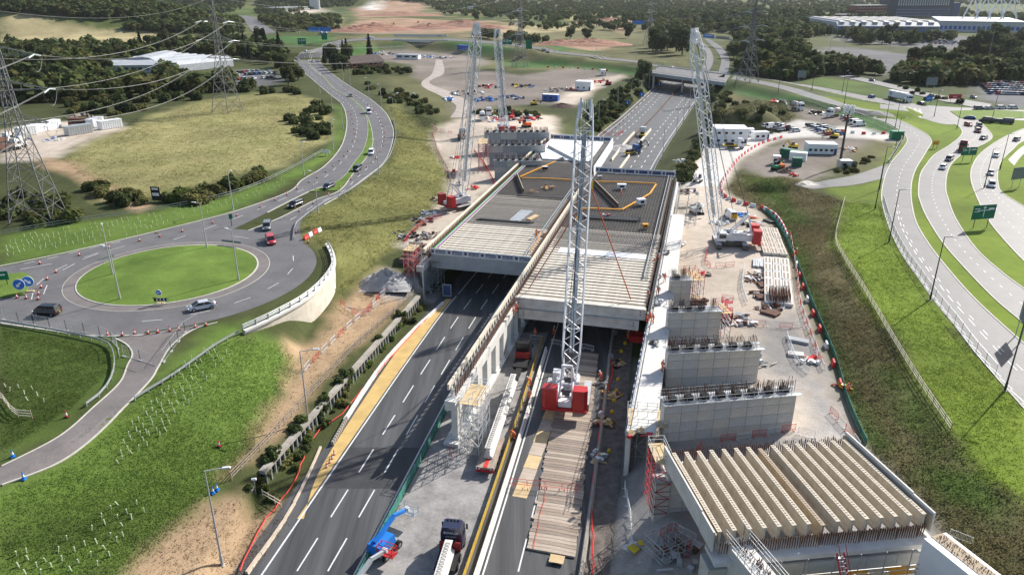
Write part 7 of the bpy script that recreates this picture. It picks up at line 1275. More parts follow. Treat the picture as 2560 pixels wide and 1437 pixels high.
bushes([(150, 250), (400, 235), (540, 225), (740, 225), (830, 245), (700, 235), (520, 245), (300, 300), (180, 290)], 34, (2, 0, 1, 2), "along the far edge of the dry field", "bushes along the far edge of the field", 23, 16, 1.0, 1.9); bushes([(10, 470), (70, 480), (180, 520), (260, 545), (200, 560), (20, 575)], 18, (2, 1, 0), "round the feet of the nearest pylon", "bushes round the nearest pylon", 24, 18)
bushes([(1460, 300), (1560, 215), (1620, 185), (1635, 205), (1560, 275), (1490, 335)], 52, (0, 2, 2, 3), "on the slope left of the far motorway", "bushes left of the far motorway", 25, 9, .9, 1.5); bushes([(1690, 470), (1755, 345), (1800, 260), (1825, 225), (1785, 320), (1740, 395), (1705, 470)], 46, (0, 2, 1, 0), "on the slope right of the far motorway", "bushes right of the far motorway", 26, 10, .7, 1.3)
bushes([(610, 1220), (700, 1110), (830, 970), (960, 830), (1040, 750), (1065, 775), (960, 880), (830, 1040), (740, 1180), (690, 1270)], 48, (0, 3, 1, 2), "in the scrub along the sheet pile wall", "scrub along the sheet pile wall", 27, 13, .28, .55); bushes([(890, 195), (960, 220), (1060, 250), (1100, 290), (1040, 285), (960, 250)], 26, (2, 1, 0), "on the bank above the left haul road", "bushes above the haul road", 28, 12, .7, 1.2)
bushes([(860, 180), (960, 170), (1030, 175), (1020, 190), (900, 190)], 20, (2, 0), "in the belt inside the bend", "bushes inside the bend", 29, 10, .9, 1.4); bushes([(1170, 285), (1240, 275), (1360, 275), (1350, 290), (1200, 298)], 16, (1, 2), "on the edge above the far platform", "bushes above the far platform", 30, 9, .6, 1.0); bushes([(2240, 215), (2330, 235), (2420, 262), (2300, 250)], 10, (2, 1), "on the grass left of the junction", "bushes left of the junction", 31, 14, .6, .9); bushes([(1790, 240), (1990, 285), (1960, 300), (1800, 320)], 14, (2, 1), "round the grass mound", "bushes round the mound", 32, 16, .6, 1.1); bushes([(2060, 435), (2150, 400), (2200, 370), (2150, 440)], 10, (1, 0), "in the rough corner below the mast", "bushes below the mast", 33, 14, .4, .7)
# distant woodland: one mass
def woodland(polys, seed, name, label, hmin=7, hmax=13, mats=(0, 1, 2)):
    r = np.random.default_rng(seed); base = [leaves([(0, 0, .55), (.28, 0, .5), (-.26, .1, .52), (0, -.25, .62)], [(.36, .36, .38), (.3, .3, .3), (.3, .3, .32), (.26, .26, .3)], 62, .13, 90 + k)[0] for k in range(4)]; VV = {k: [] for k in range(len(mats))}
    for poly, n in polys:
        for x, y in scatter(poly, n, int(r.integers(1e6))):
            q = T(x, y); h = r.uniform(hmin, hmax); w = h * r.uniform(.8, 1.2); v = base[r.integers(4)] * np.array((w, w, h)); a = r.uniform(0, 6.28); c, s = math.cos(a), math.sin(a); v = np.c_[v[:, 0] * c - v[:, 1] * s + q.x, v[:, 0] * s + v[:, 1] * c + q.y, v[:, 2] + q.z - .5]; VV[int(r.choice(len(mats), p=[.5, .35, .15]))].append(v)
    for k, m in enumerate(mats):
        if VV[k]: V = np.concatenate(VV[k]); o = link(bpy.data.objects.new(name, npmesh(name, V, np.arange(len(V)).reshape(-1, 4), LV[m]))); tag(o, label % ("dark", "green", "olive")[k], "woodland", None, "stuff")
woodland([([(0, 2), (620, 2), (600, 30), (430, 50), (250, 40), (0, 26)], 900), ([(420, 50), (600, 52), (610, 85), (560, 92), (430, 85), (300, 75)], 220), ([(640, 2), (900, 2), (880, 18), (800, 22), (700, 38), (640, 45)], 330), ([(660, 55), (850, 60), (850, 80), (700, 85)], 70), ([(960, 2), (1720, 2), (1720, 45), (1560, 38), (1320, 40), (1100, 32), (1060, 8)], 1300), ([(1560, 40), (1720, 45), (1720, 90), (1640, 70)], 60), ([(1700, 2), (2560, 2), (2560, 14), (2300, 14), (2000, 38), (1900, 42), (1720, 60)], 1100), ([(1950, 38), (2140, 20), (2240, 42), (2200, 52), (2050, 60)], 130), ([(2380, 20), (2460, 40), (2560, 45), (2560, 60), (2400, 55)], 80), ([(1830, 60), (2050, 66), (2090, 88), (1950, 100), (1840, 90)], 160), ([(0, 115), (250, 122), (330, 132), (250, 145), (0, 140)], 70), ([(1100, 36), (1720, 40), (1700, 58), (1300, 55)], 200), ([(1270, 62), (1700, 60), (1700, 82), (1300, 76)], 70), ([(640, 40), (850, 45), (850, 62), (660, 60)], 90), ([(0, 26), (430, 50), (420, 62), (250, 50), (0, 32)], 60), ([(1150, 90), (1260, 98), (1380, 112), (1300, 108)], 22), ([(1690, 80), (1760, 88), (1850, 86), (1832, 140), (1855, 180), (1900, 195), (2000, 172), (2015, 130), (1950, 112), (2080, 90), (2060, 58), (1900, 42), (1750, 58)], 420), ([(1900, 195), (2000, 165), (2130, 168), (2215, 192), (2080, 187), (1960, 205)], 90), ([(2235, 205), (2270, 172), (2330, 158), (2440, 172), (2560, 177), (2600, 190), (2560, 205), (2440, 212), (2330, 215)], 130), ([(0, 145), (60, 135), (230, 150), (330, 170), (250, 195), (150, 215), (0, 230)], 90), ([(255, 140), (430, 120), (560, 108), (690, 112), (715, 150), (590, 150), (480, 140), (330, 152)], 130), ([(0, 235), (420, 200), (640, 225), (500, 240), (0, 262)], 80), ([(2090, 90), (2400, 100), (2300, 112), (2130, 112)], 60), ([(2390, 140), (2480, 100), (2560, 110), (2560, 148)], 60)], 5, "distant_woodland", "%s crowns of the distant woodland along the horizon")
# rough grass tufts, coloured like the ground they grow from
def tufts(name, label, polys, h, w, seed, per=4, gain=1.15):
    r = np.random.default_rng(seed); VV = []; XX = []
    for poly, n in polys:
        W = np.array([(v.x, v.y) for v in TP(poly)]); lo, hi = W.min(0), W.max(0); x = r.uniform(lo[0], hi[0], n * 4); y = r.uniform(lo[1], hi[1], n * 4); k = sdist(x, y, W) + r.normal(0, .35, len(x)) > 0; k &= vnoise(x, y, 5, seed + 20) + r.random(len(x)) * .8 > .6; x, y = x[k][:n], y[k][:n]; z = HT(x, y); N = len(x)
        for _ in range(per):
            p = np.c_[x + r.normal(0, w * 2, N), y + r.normal(0, w * 2, N), z + h * r.uniform(.1, 1, N)]; nr = r.normal(size=(N, 3)) * .4; nr[:, 2] += 1; nr /= np.linalg.norm(nr, axis=1)[:, None]; a = np.cross(nr, r.normal(size=(N, 3))); a /= np.linalg.norm(a, axis=1)[:, None]; b = np.cross(nr, a); s_ = (w * r.uniform(.35, 1.1, N))[:, None]
            VV.append(np.stack([p - a * s_ - b * s_ * .4, p + a * s_ * .8 - b * s_ * .5, p + a * s_ + b * s_ * .3, p - a * s_ * .7 + b * s_ * .5], 1).reshape(-1, 3))
        C = ground_cols(x, y); XX += [C] * per
    V = np.concatenate(VV); c1, c2 = np.concatenate([q[0] for q in XX]), np.concatenate([q[1] for q in XX]); g = gain * r.uniform(.75, 1.25, (len(c1), 1)); me = npmesh(name, V, np.arange(len(V)).reshape(-1, 4), MATS["grass_blades"]); setcols(me, np.repeat(c1 * g, 4, 0), np.repeat(c2 * g, 4, 0)); tag(link(bpy.data.objects.new(name, me)), label, "grass", None, "stuff")
bank = [(1820, 472), (1850, 435), (1900, 442), (2010, 462), (2108, 502), (2083, 600), (2365, 1075), (2560, 1240), (2680, 1400), (2600, 1500), (2460, 1450), (2335, 1290), (2170, 1110), (2083, 880), (1995, 660), (1930, 540), (1850, 495)]
tufts("heather", "brown and green heather covering the dark bank", [(bank, 20000)], .4, .13, 1, 5, 1.5)
tufts("rough_grass", "dry straw coloured grass of the open field", [([(160, 400), (330, 318), (520, 252), (740, 240), (825, 300), (825, 350), (700, 412), (440, 478), (280, 500), (205, 440)], 14000)], .25, .18, 3); tufts("rough_grass", "yellow green grass on the bank left of the haul road", [([(765, 585), (760, 550), (960, 430), (1003, 330), (970, 265), (1095, 305), (1085, 350), (1128, 440), (1128, 478), (1050, 555), (1000, 605), (940, 660), (850, 735), (840, 640)], 18000)], .22, .12, 4)
tufts("rough_grass", "lush green grass on the verge right of the dark bank", [([(2115, 505), (2200, 512), (2325, 760), (2550, 1010), (2560, 1230), (2375, 1075), (2090, 600)], 20000)], .1, .085, 5); tufts("rough_grass", "green grass on the big slope at the lower left", [([(5, 1240), (165, 1168), (282, 1074), (385, 968), (435, 925), (600, 845), (715, 865), (740, 900), (700, 1000), (590, 1165), (435, 1320), (300, 1437), (5, 1437)], 26000), ([(5, 820), (270, 870), (280, 920), (190, 1010), (5, 1130)], 9000)], .08, .08, 6); tufts("rough_grass", "thin weeds on the bare earth at the bottom left", [([(310, 1437), (470, 1305), (560, 1255), (680, 1250), (735, 1290), (620, 1437)], 700), ([(745, 905), (860, 760), (940, 680), (1000, 700), (800, 950), (600, 1160)], 500)], .15, .08, 8, 5, .65)
tufts("rough_grass", "weedy tussocks on the mound beside the compound", [([(1798, 290), (1832, 263), (1900, 251), (1960, 260), (1988, 290), (1972, 307), (1850, 307)], 2500)], .6, .35, 7)
# ---------------------------------------------------------------- buildings
m_roofw = mat("white_roofing", (.44, .455, .47), (.33, .345, .37), .3, .5); m_clad = mat("grey_cladding", (.5, .52, .54), (.42, .44, .46), .4, .6); m_brick = mat("red_brick", (.32, .12, .08), (.24, .09, .06), .8, .9); m_cabin = mat("white_cabin_panel", (.8, .81, .82), (.72, .73, .74), .5, .5); m_blueb = mat("blue_band", (.05, .12, .42), (.04, .1, .36), .5, .5); m_cont = mat("container_green", (.02, .13, .08), (.015, .1, .06), 1, .6)
def bframe(pl, pr):
    a, b = T(*pl), T(*pr); d = b - a; d.z = 0; return a, math.atan2(d.y, d.x), d.length
def windows(t, w, z0, z1, n, rows, y, m=None, fr=.6, name="window"):
    q = MB(); cw = w / n; ch = (z1 - z0) / rows; q.box(0, 0, 0, cw * fr, .15, ch * .55); me = q.mesh(name, m or m_glass); f = MB(); f.box(0, 0, -ch * .3, cw * fr * 1.1, .25, ch * .06); fm = f.mesh("sill", m_steelw)
    for i in range(n):
        for j in range(rows): o = inst(name, me, t, (cw * (i + .5), y, z0 + ch * (j + .5))); inst("sill", fm, o)
# glasshouse garden buildings
a, rz, w = bframe((440, 182), (585, 168)); t = thing("glasshouse_building", "long many ridged glasshouse building beyond the dry field", "building", a, rz); mb = MB(); mb.box(w / 2, 30, 2.2, w, 60, 4.4); mb.build("wall", m_clad, t)
for k in range(7): mb = MB(); mb.loft([[(x, 60 * k / 7 + 60 / 7 * f, z) for f, z in ((.02, 4.3), (.25, 6.0), (.5, 6.8), (.75, 6.0), (.98, 4.3))] for x in (0, w)]); mb.build("roof_bay", m_roofw if k % 2 else m_clad, t)
a, rz, w = bframe((258, 184), (395, 182)); t = thing("garden_shop_building", "low white roofed shop with a red brick end beside the glasshouses", "building", a, rz); mb = MB(); mb.box(w / 2, 16, 2.4, w, 32, 4.8); mb.build("wall", m_clad, t); mb = MB(); mb.loft([[(x, y, z) for y, z in ((-1, 4.8), (8, 6.2), (16, 6.6), (24, 6.2), (33, 4.8))] for x in (-1, w + 1)]); mb.build("roof", m_roofw, t); mb = MB(); mb.box(w + 6, 15, 2.8, 12, 30, 5.6); mb.build("brick_wing", m_brick, t); mb = MB(); mb.box(w + 6, 15, 5.8, 13, 31, .4); mb.build("wing_roof", m_roofw, t); windows(t, w, 1, 4, 8, 1, -.1)
a, rz, w = bframe((395, 176), (455, 160)); t = thing("brick_entrance_building", "red brick entrance block with a white arched roof by the glasshouses", "building", a, rz); mb = MB(); mb.box(w / 2, 10, 2.8, w, 20, 5.6); mb.build("wall", m_brick, t); mb = MB(); mb.loft([[(x, y, z) for y, z in ((-1, 5.6), (4, 8), (10, 8.8), (16, 8), (21, 5.6))] for x in (-1, w + 1)]); mb.build("roof", m_roofw, t); windows(t, w, 1, 4.5, 5, 1, -.1)
# long exhibition hall
a, rz, w = bframe((2092, 86), (2345, 88)); t = thing("exhibition_hall", "very long white exhibition hall with a blue band in the distance", "building", a, rz); mb = MB(); mb.box(w / 2, 70, 4, w, 140, 8); mb.build("lower_wall", m_blueb, t); mb = MB(); mb.loft([[(x, y, z) for y, z in ((0, 4.5), (0, 9), (8, 13), (132, 13), (140, 9), (140, 4.5))] for x in (-.5, w + .5)]); mb.build("upper_cladding", m_roofw, t)
for k in range(9): mb = MB(); mb.box(w * (k + .5) / 9, 70, 13.8, w / 9 * .5, 130, 1.6, top=.9); mb.build("roof_monitor", m_timb if k % 2 else m_roofw, t)
a, rz, w = bframe((2345, 80), (2560, 84)); t = thing("exhibition_hall", "far exhibition hall with white mast frames at the right edge", "building", a, rz); mb = MB(); mb.box(w / 2, 70, 6, w, 140, 12); mb.build("wall", m_clad, t); mb = MB(); mb.box(w / 2, 70, 12.4, w + 2, 142, .8); mb.build("roof", m_roofw, t)
for k in range(4): mb = MB(); x = w * (.45 + .16 * k); mb.bar((x - 9, 90, 12), (x, 90, 40), 1.6); mb.bar((x + 9, 90, 12), (x, 90, 40), 1.6); mb.bar((x, 90, 40), (x + 22, 90, 16), .8); mb.build("roof_mast", m_steelw, t)
windows(t, w, 1, 9, 18, 1, -.2, m_blueb)
a, rz, w = bframe((2238, 44), (2378, 44)); t = thing("hotel_block", "dark hotel block with rows of white framed windows beyond the long hall", "building", a, rz); mb = MB(); mb.box(w / 2, 22, 16, w, 44, 32); mb.build("wall", mat("dark_cladding", (.07, .08, .11), (.05, .06, .085), .2, .4), t); windows(t, w * .92, 16, 30, 22, 1, -.2, m_roofw, .5); windows(t, w * .95, 2, 15, 20, 3, -.2, m_navy, .8); mb = MB(); mb.box(w * .45, 22, 33, w * .7, 34, 3); mb.build("plant_room", m_clad, t); mb = MB(); mb.box(w + 7, 20, 11, 14, 40, 22); mb.build("side_wing", m_navy, t)
for i, (l, r_, h, m, lb) in enumerate((((2140, 44), (2212, 43), 18, m_brick, "red brown office block left of the dark hotel"), ((2082, 52), (2140, 52), 9, m_brick, "low dark brick block left of the offices"), ((2052, 68), (2090, 72), 9, m_clad, "small pale building at the left end of the long hall"), ((1170, 32), (1182, 32), 12, m_cabin, "tiny white block on the far construction land"), ((700, 30), (770, 26), 8, m_clad, "pale industrial sheds below the distant silo"), ((990, 148), (1045, 150), 3, m_cabin, "low sheds behind the dark roofed house"), ((40, 185), (75, 184), 3.5, m_cabin, "small white shed in the left wood"))):
    a, rz, w = bframe(l, r_); t = thing("distant_building", lb, "building", a, rz); mb = MB(); mb.box(w / 2, w * .2, h / 2, w, w * .4, h); mb.build("wall", m, t); mb = MB(); mb.box(w / 2, w * .2, h + .2, w * 1.02, w * .42, .5); mb.build("roof", m_roofw if i != 1 else m_clad, t); windows(t, w, 1, h, max(3, int(w / 6)), max(1, int(h / 4)), -.15)
a = T(788, 24); t = thing("silo_tower", "pale twin silo tower on the horizon", "silo", a)
for x in (-7, 0, 7): mb = MB(); mb.lathe([(5.5, 0), (5.5, 38), (4, 41)], 14, c=(x, 0, 0)); mb.build("silo", m_clad, t)
mb = MB(); mb.box(0, 0, 40, 20, 8, 5); mb.build("head_house", m_roofw, t)
a, rz, w = bframe((880, 172), (960, 168)); t = thing("dark_roofed_house", "brown tile roofed house among conifers inside the bend", "house", a, rz); mb = MB(); mb.box(w / 2, 8, 1.8, w, 16, 3.6); mb.build("wall", m_brick, t); mb = MB(); mb.loft([[(x, y, z) for y, z in ((-1, 3.4), (8, 7.4), (17, 3.4))] for x in (-.8, w + .8)]); mb.build("roof", mat("brown_tiles", (.11, .085, .075), (.07, .055, .05), .5, .9), t); windows(t, w, .8, 3, 6, 1, -.1)
# containers and cabins
def cabin(label, pl, pr, d, h, m, name="site_cabin", win=3, roof=None, two=False, cat="cabin", ribs=False, py=None):
    a, rz, w = bframe(pl, pr); t = thing(name, label, cat, a + Vector((0, 0, .05)), rz); mb = MB(); mb.box(w / 2, d / 2, h / 2 + .1, w, d, h); mb.build("shell", m, t); mb = MB(); mb.box(w / 2, d / 2, h + .18, w + .15, d + .15, .14); mb.build("roof", roof or m, t)
    if ribs:
        q = MB(); q.box(0, 0, 0, .12, .08, h * .9); qm = q.mesh("rib", m)
        for i in range(int(w / .9)): inst("rib", qm, t, (.45 + i * .9, -.04, h / 2 + .1))
        mb = MB(); mb.box(-.05, d / 2, h / 2, .08, d * .85, h * .85); mb.build("door", m, t)
    else:
        q = MB(); q.box(0, 0, 0, min(1.1, w / win * .5), .08, .8); qm = q.mesh("window", m_glass)
        for i in range(win):
            for f in range(2 if two else 1): inst("window", qm, t, (w * (i + .5) / (win + .6), -.04, 1.5 + f * h / 2))
        mb = MB(); mb.box(w * .93, -.05, 1.05, min(.9, w * .12), .08, 2.0); dr = mb.build("door", m_navy, t); mb = MB(); mb.box(w * .93 - .3, -.11, 1.0, .06, .06, .2); mb.build("handle", m_galv, dr)
    return t
cabin("large two storey white cabin block with an outside stair in the compound", (1786, 362), (1868, 362), 9, 5.6, m_cabin, win=4, two=True, roof=m_membr, cat="cabin")
st_ = thing("outside_stair", "dark steel stair on the front of the two storey cabin", "stair", T(1829, 360) + Vector((0, -.9, 0)), R(2)); 
for sx in (-.4, .4): mb = MB(); mb.bar((0, sx, 0), (3.0, sx, 2.9), .08, .2); mb.build("stringer", m_blackp, st_)
for k in range(9): mb = MB(); mb.box(3.0 * k / 9, 0, 2.9 * k / 9, .3, .75, .04); mb.build("tread", m_blackp, st_)
cabin("small white cabin right of the two storey block", (1886, 352), (1922, 350), 3.2, 2.8, m_cabin, win=2); cabin("narrow white cabin between the block and the small cabin", (1872, 342), (1884, 342), 3, 2.7, m_cabin, win=1)
cabin("long white flat roofed cabin in the middle yard", (2018, 386), (2092, 388), 6, 3.2, m_cabin, win=5, roof=m_clad); cabin("dark green container leaning long beside the middle yard cabins", (1948, 392), (2006, 400), 2.6, 2.6, m_cont, "shipping_container", ribs=True, cat="container"); cabin("white container in front of the dark green one", (1972, 402), (2014, 404), 2.6, 2.6, m_cabin, "shipping_container", ribs=True, cat="container"); cabin("small green container in the round yard", (1980, 418), (2004, 418), 2.6, 2.6, m_cont, "shipping_container", ribs=True, cat="container"); cabin("bright green tank container by the slip road fence", (2230, 350), (2258, 350), 2.8, 2.8, m_green, "shipping_container", ribs=True, cat="container"); cabin("grey equipment cabinet at the foot of the antenna mast", (2100, 424), (2130, 424), 3, 2.4, m_galv, "equipment_cabinet", win=1, cat="cabinet"); cabin("white welfare unit behind the digger in the round yard", (1932, 412), (1950, 412), 2.5, 2.5, m_cabin, win=1)
cabin("blue and white cabin among the pallets on the far yard", (1355, 252), (1394, 254), 3.4, 2.9, m_blueb, win=2, roof=m_cabin); cabin("white workshop shed with roof panels on the far yard", (1437, 226), (1476, 228), 7, 4.6, m_cabin, win=2); cabin("white tank cabin at the top of the far yard", (1502, 190), (1514, 190), 4, 3.4, m_cabin, win=1); cabin("blue skip cabin on the far circular yard", (1143, 126), (1165, 127), 4, 4, m_blueb, win=1)
for i, (l, r_, m, lb) in enumerate((((50, 343), (95, 336), m_cabin, "white container nearest the yellow lorries on the left"), ((92, 334), (125, 327), m_cabin, "white container second in the left row"), ((122, 328), (155, 319), m_cabin, "white container at the back of the left row"), ((172, 341), (235, 331), m_galv, "long grey ribbed container in front on the left yard"), ((172, 318), (240, 318), m_rust, "rust topped grey container behind the parked cars on the left yard"), ((255, 326), (308, 318), m_cabin, "big white container at the right end of the left yard"), ((235, 320), (262, 312), m_cabin, "white container tucked behind the right end of the left yard"))): cabin(lb, l, r_, 3.0, 3.0, m, "shipping_container", ribs=True, cat="container")
for i, (x, y) in enumerate(((22, 378), (38, 372), (5, 362))): lorry_small("tipper", "yellow lorry at the left edge yard, %s one" % ordw(i), (x, y), (x + 10, y - 2), "white")
carpx("suv", "white", (190, 322), (210, 320), "white car parked left in the left yard", None, False); carpx("suv", "white", (208, 321), (228, 319), "white car parked right in the left yard", None, False)
# antenna mast
p = T(2098, 418); t = thing("antenna_mast", "tall dark mast crowned with pale antenna panels above the compound", "mast", p); H_ = AT(2125, 285, p.y).z - p.z + 1
mb = MB(); mb.tube((0, 0, 0), (0, 0, H_), .42, .26, n=12); mb.build("pole", m_postd, t); mb = MB(); mb.lathe([(1.1, H_ - 1.5), (1.2, H_ - 1.3)], 12); mb.lathe([(1.3, H_ + .1), (1.3, H_ + .3)], 12); mb.build("ring_platform", m_postd, t); q = MB(); q.box(0, 0, 0, .5, .28, 2.4); qm = q.mesh("antenna_panel", m_cabin)
for k in range(9): a = k * 2 * math.pi / 9; inst("antenna_panel", qm, t, (1.45 * math.cos(a), 1.45 * math.sin(a), H_ + .4), a + R(90))
# ---------------------------------------------------------------- signs
m_sgreen = mat("green_sign", (.01, .17, .09), (.008, .15, .08), 1, .5); m_sblue = mat("blue_sign", (.02, .18, .6), (.018, .16, .55), 1, .5); m_sback = mat("sign_back", (.22, .24, .26), (.17, .19, .2), 1, .6)
def sign(label, p, w, h, z, rz, m, bars=(), legs=2, name="road_sign", text=None):
    q = T(*p); t = thing(name, label, "road sign", q, rz); b = MB(); b.box(0, 0, z + h / 2, w, .08, h); f = b.build("panel", m, t)
    for s in ([-.3, .3] if legs == 2 else [0]): b = MB(); b.tube((s * w, .1, 0), (s * w, .1, z + h * .9), .08, n=6); b.build("post", m_postd if m is not m_sback else m_galv, t)
    for (x, zz, bw, bh) in bars: b = MB(); b.box(x * w, -.055, z + h * zz, bw * w, .02, bh * h); b.build("legend_mark", m_membr, f)
    if text: textobj(text, h * .7, m_membr, f, (0, -.06, z + h / 2), (R(90), 0, 0))
    return t
GB = ((0, .5, .03, .7), (.12, .62, .25, .05), (-.15, .62, .28, .05), (.3, .7, .25, .14), (-.32, .75, .22, .06), (-.32, .55, .22, .05), (0, .82, .12, .12))
sign("big green direction sign on the grass between the eastern roads", (2450, 570), 6.2, 3.4, 2.2, R(12), m_sgreen, GB); sign("green direction sign on the eastern road below the junction", (2417, 405), 5.5, 2.6, 2.2, R(8), m_sgreen, GB); sign("yellow works sign on the eastern verge", (2337, 372), 2.4, 1.4, 1.4, R(8), m_orpipe, ((0, .5, .5, .06),)); sign("grey back of a large sign at the right edge beside the outer road", (2538, 470), 5, 3.4, 2.5, R(20), m_sback); sign("dark back of a large sign at the lower right edge", (2545, 850), 4.6, 4.0, 3.0, R(70), m_sback); sign("red hall advertising sign beyond the junction", (2385, 256), 6.5, 2.2, 1.6, R(6), m_red, text="nec"); sign("blue direction sign by the lorry junction", (2320, 262), 3.2, 2.6, 1.6, R(6), m_sblue, ((0, .5, .6, .08),)); sign("grey back of a sign on the northern road", (2002, 208), 5, 4, 3, R(0), m_sback); sign("grey sign back beyond the junction wood", (2325, 228), 6, 4, 3, R(0), m_sback)
def disc(label, p, r, z, rz, ang):
    q = T(*p); t = thing("arrow_sign", label, "road sign", q, rz); b = MB(); b.tube((0, .03, z), (0, -.03, z), r, n=24); f = b.build("disc", m_sblue, t); b = MB(); b.tube((0, .04, z), (0, -.02, z), r * 1.07, n=24); b.build("white_rim", m_membr, t); c, s = math.cos(ang), math.sin(ang); b = MB(); b.bar((-.6 * r * c, -.05, z - .6 * r * s), (.35 * r * c, -.05, z + .35 * r * s), .06, .26 * r, up=(-s, 0, c)); tip = (.72 * r * c, z + .72 * r * s); b.add([(tip[0], -.06, tip[1]), (.2 * r * c - .42 * r * s, -.06, z + .2 * r * s + .42 * r * c), (.2 * r * c + .42 * r * s, -.06, z + .2 * r * s - .42 * r * c)], [(0, 1, 2)]); b.build("white_arrow", m_membr, f)
    b = MB(); b.tube((-.25, .1, 0), (-.25, .1, z), .05, n=5); b.tube((.25, .1, 0), (.25, .1, z), .05, n=5); b.build("post", m_galv, t); b = MB()
    for k in range(4): b.box(-.5 + k * .33, .1, .12, .3, .5, .22)
    b.build("sandbags", m_ply, t)
disc("left hand blue arrow sign pointing down left at the roundabout", (54, 738), .95, 2.1, R(10), R(225)); disc("right hand blue arrow sign pointing down right at the roundabout", (76, 730), .95, 2.1, R(10), R(-40)); disc("small blue arrow sign above the chevron board on the island", (402, 760), .45, 2.2, 0, R(180))
q = T(405, 762); t = thing("chevron_board", "black and white chevron board at the near edge of the island", "road sign", q, R(6)); b = MB(); b.box(0, 0, 1.0, 2.4, .06, .55); f = b.build("panel", m_blackp, t)
for k in range(4): b = MB(); x = -.85 + k * .58; b.add([(x + .2, -.04, .75), (x, -.04, 1.0), (x + .2, -.04, 1.25), (x + .38, -.04, 1.25), (x + .18, -.04, 1.0), (x + .38, -.04, .75)], [(0, 1, 4, 5), (1, 2, 3, 4)]); b.build("chevron", m_membr, f)
for x in (-.9, 0, .9): b = MB(); b.tube((x, .06, 0), (x, .06, .9), .05, n=5); b.build("post", m_galv, t)
def chev_back(label, p, q, n):
    a, b = T(*p), T(*q); d = b - a; L = d.length; t = thing("chevron_board", label, "road sign", a, math.atan2(d.y, d.x)); mb = MB(); mb.box(L / 2, 0, 1.0, L, .05, .5); mb.build("panel", m_sback, t); pm = MB(); pm.tube((0, 0, 0), (0, 0, 1.2), .05, n=5); pm = pm.mesh("post", m_galv)
    for k in range(n): inst("post", pm, t, (L * (k + .5) / n, .06, 0))
chev_back("grey backed chevron board at the upper right edge of the island", (556, 612), (604, 618), 5); chev_back("pale backed chevron board at the upper left edge of the island", (246, 662), (288, 650), 4)
sign("dark information board beside the field path", (393, 505), 2.6, 3.6, .4, R(-12), m_blackp, ((0, .85, .7, .14), (0, .45, .75, .22))); sign("green sign at the left edge of the splitter island", (8, 715), 2.6, 1.7, 1.2, R(15), m_sgreen, ((0, .6, .6, .15),)); sign("narrow green sign on the grass point of the approach", (580, 566), .8, 1.2, 1.8, R(30), m_sgreen, legs=1); sign("dark framed board behind the barrier on the stone below the deck", (1118, 742), 1.8, 2.6, .2, R(-10), m_navy, ((0, .98, 1, .04), (0, .02, 1, .04), (-.48, .5, .04, 1), (.48, .5, .04, 1)))
for i, (p, l) in enumerate((((1568, 268), "nearest the decks"), ((1604, 246), "middle one"), ((1648, 218), "nearest the overbridge"))): sign("small blue arrow sign on the left edge of the far motorway, %s" % l, p, 2.4, 2.4, .8, R(-10), m_sblue, ((0, .5, .2, .5),), legs=2)
sign("yellow diversion sign on the bushes left of the far motorway", (1532, 300), 3, 2, 2, R(-10), m_orpipe); sign("green ring road sign beside the far left embankment", (756, 118), 7, 5, 2, R(0), m_sgreen, GB); sign("green sign at the top of the dual carriageway", (812, 106), 5, 5, 2, R(0), m_sgreen); sign("pair of green ring road signs behind the cranes", (1268, 122), 8, 4, 3, R(-10), m_sgreen, GB); sign("green ring road sign right of the far cranes", (1322, 130), 5, 7, 2, R(-10), m_sgreen); sign("white notice on the fence of the dual carriageway", (818, 390), 2.2, 1.2, .8, R(-20), m_membr, ((0, .5, .6, .1),))
for i, (p, w) in enumerate((((1602, 68), 24), ((1665, 70), 18), ((800, 87), 26))): sign("distant blue gantry sign, %s" % ["left of the far motorway", "on the far motorway bend", "above the ring road lorries"][i], p, w, 5, 3, 0, m_sblue)
# motorway gantry
a, b = T(1748, 112), T(1826, 122); d = b - a; t = thing("sign_gantry", "motorway sign gantry with a blue panel beyond the overbridge", "gantry", a, math.atan2(d.y, d.x)); L = d.length
for x in (0, L): mb = MB(); mb.box(x, 0, 4, .8, .8, 8); mb.build("leg", m_galv, t)
mb = MB(); mb.box(L / 2, 0, 8, L, 1.0, 1.4); mb.build("truss", m_galv, t); mb = MB(); mb.box(L * .3, -.6, 9, L * .35, .3, 3.4); f = mb.build("panel", m_sblue, t); mb = MB(); mb.box(L * .75, -.6, 8.6, L * .4, .3, 2.6); mb.build("rear_panel", m_sback, t); mb = MB(); mb.box(L * .3, -.78, 9.4, L * .25, .05, .5); mb.build("legend_mark", m_membr, f)
# ---------------------------------------------------------------- works clutter
tm = thing("timber_mat", "long mat of weathered crane timbers laid on the works carriageway", "timber mat", Vector((6, 66, .05))); tb = -tm.location; PL = []
for m in (m_timber, m_tim2, m_tim3):
    q = MB(); q.box(0, 0, .13, 5.6, .52, .24); PL.append(q.mesh("plank", m))
A, B = Vector((4.45, 66.4, .05)), Vector((12.4, 116, .05)); n = 88
for i in range(n): f = (i + .5) / n; p = A.lerp(B, f); inst("plank", random.choice(PL), tm, p + tb + DV * random.uniform(-.15, .15), DANG + random.uniform(-.012, .012))
tm = thing("board_path", "narrow path of pale boards left of the crane timbers", "board path", G(1300, 1245, .05)); tb = -tm.location; q = MB(); q.box(0, 0, .05, 1.9, 3.0, .06); PL = [q.mesh("board", m_ply), q.mesh("board", m_tim3)]
A, B = G(1306, 1225, .05), G(1395, 985, .05)
for i in range(9): p = A.lerp(B, i / 8); inst("board", PL[i % 2], tm, p + tb, DANG + R(-1))
site_box("white_sheet_stack", "white sheets and a ply board at the near end of the timber mat", "sheets", G(1392, 1402, .05), 1.6, 1.2, .15, m_membr, DANG, m_ply)
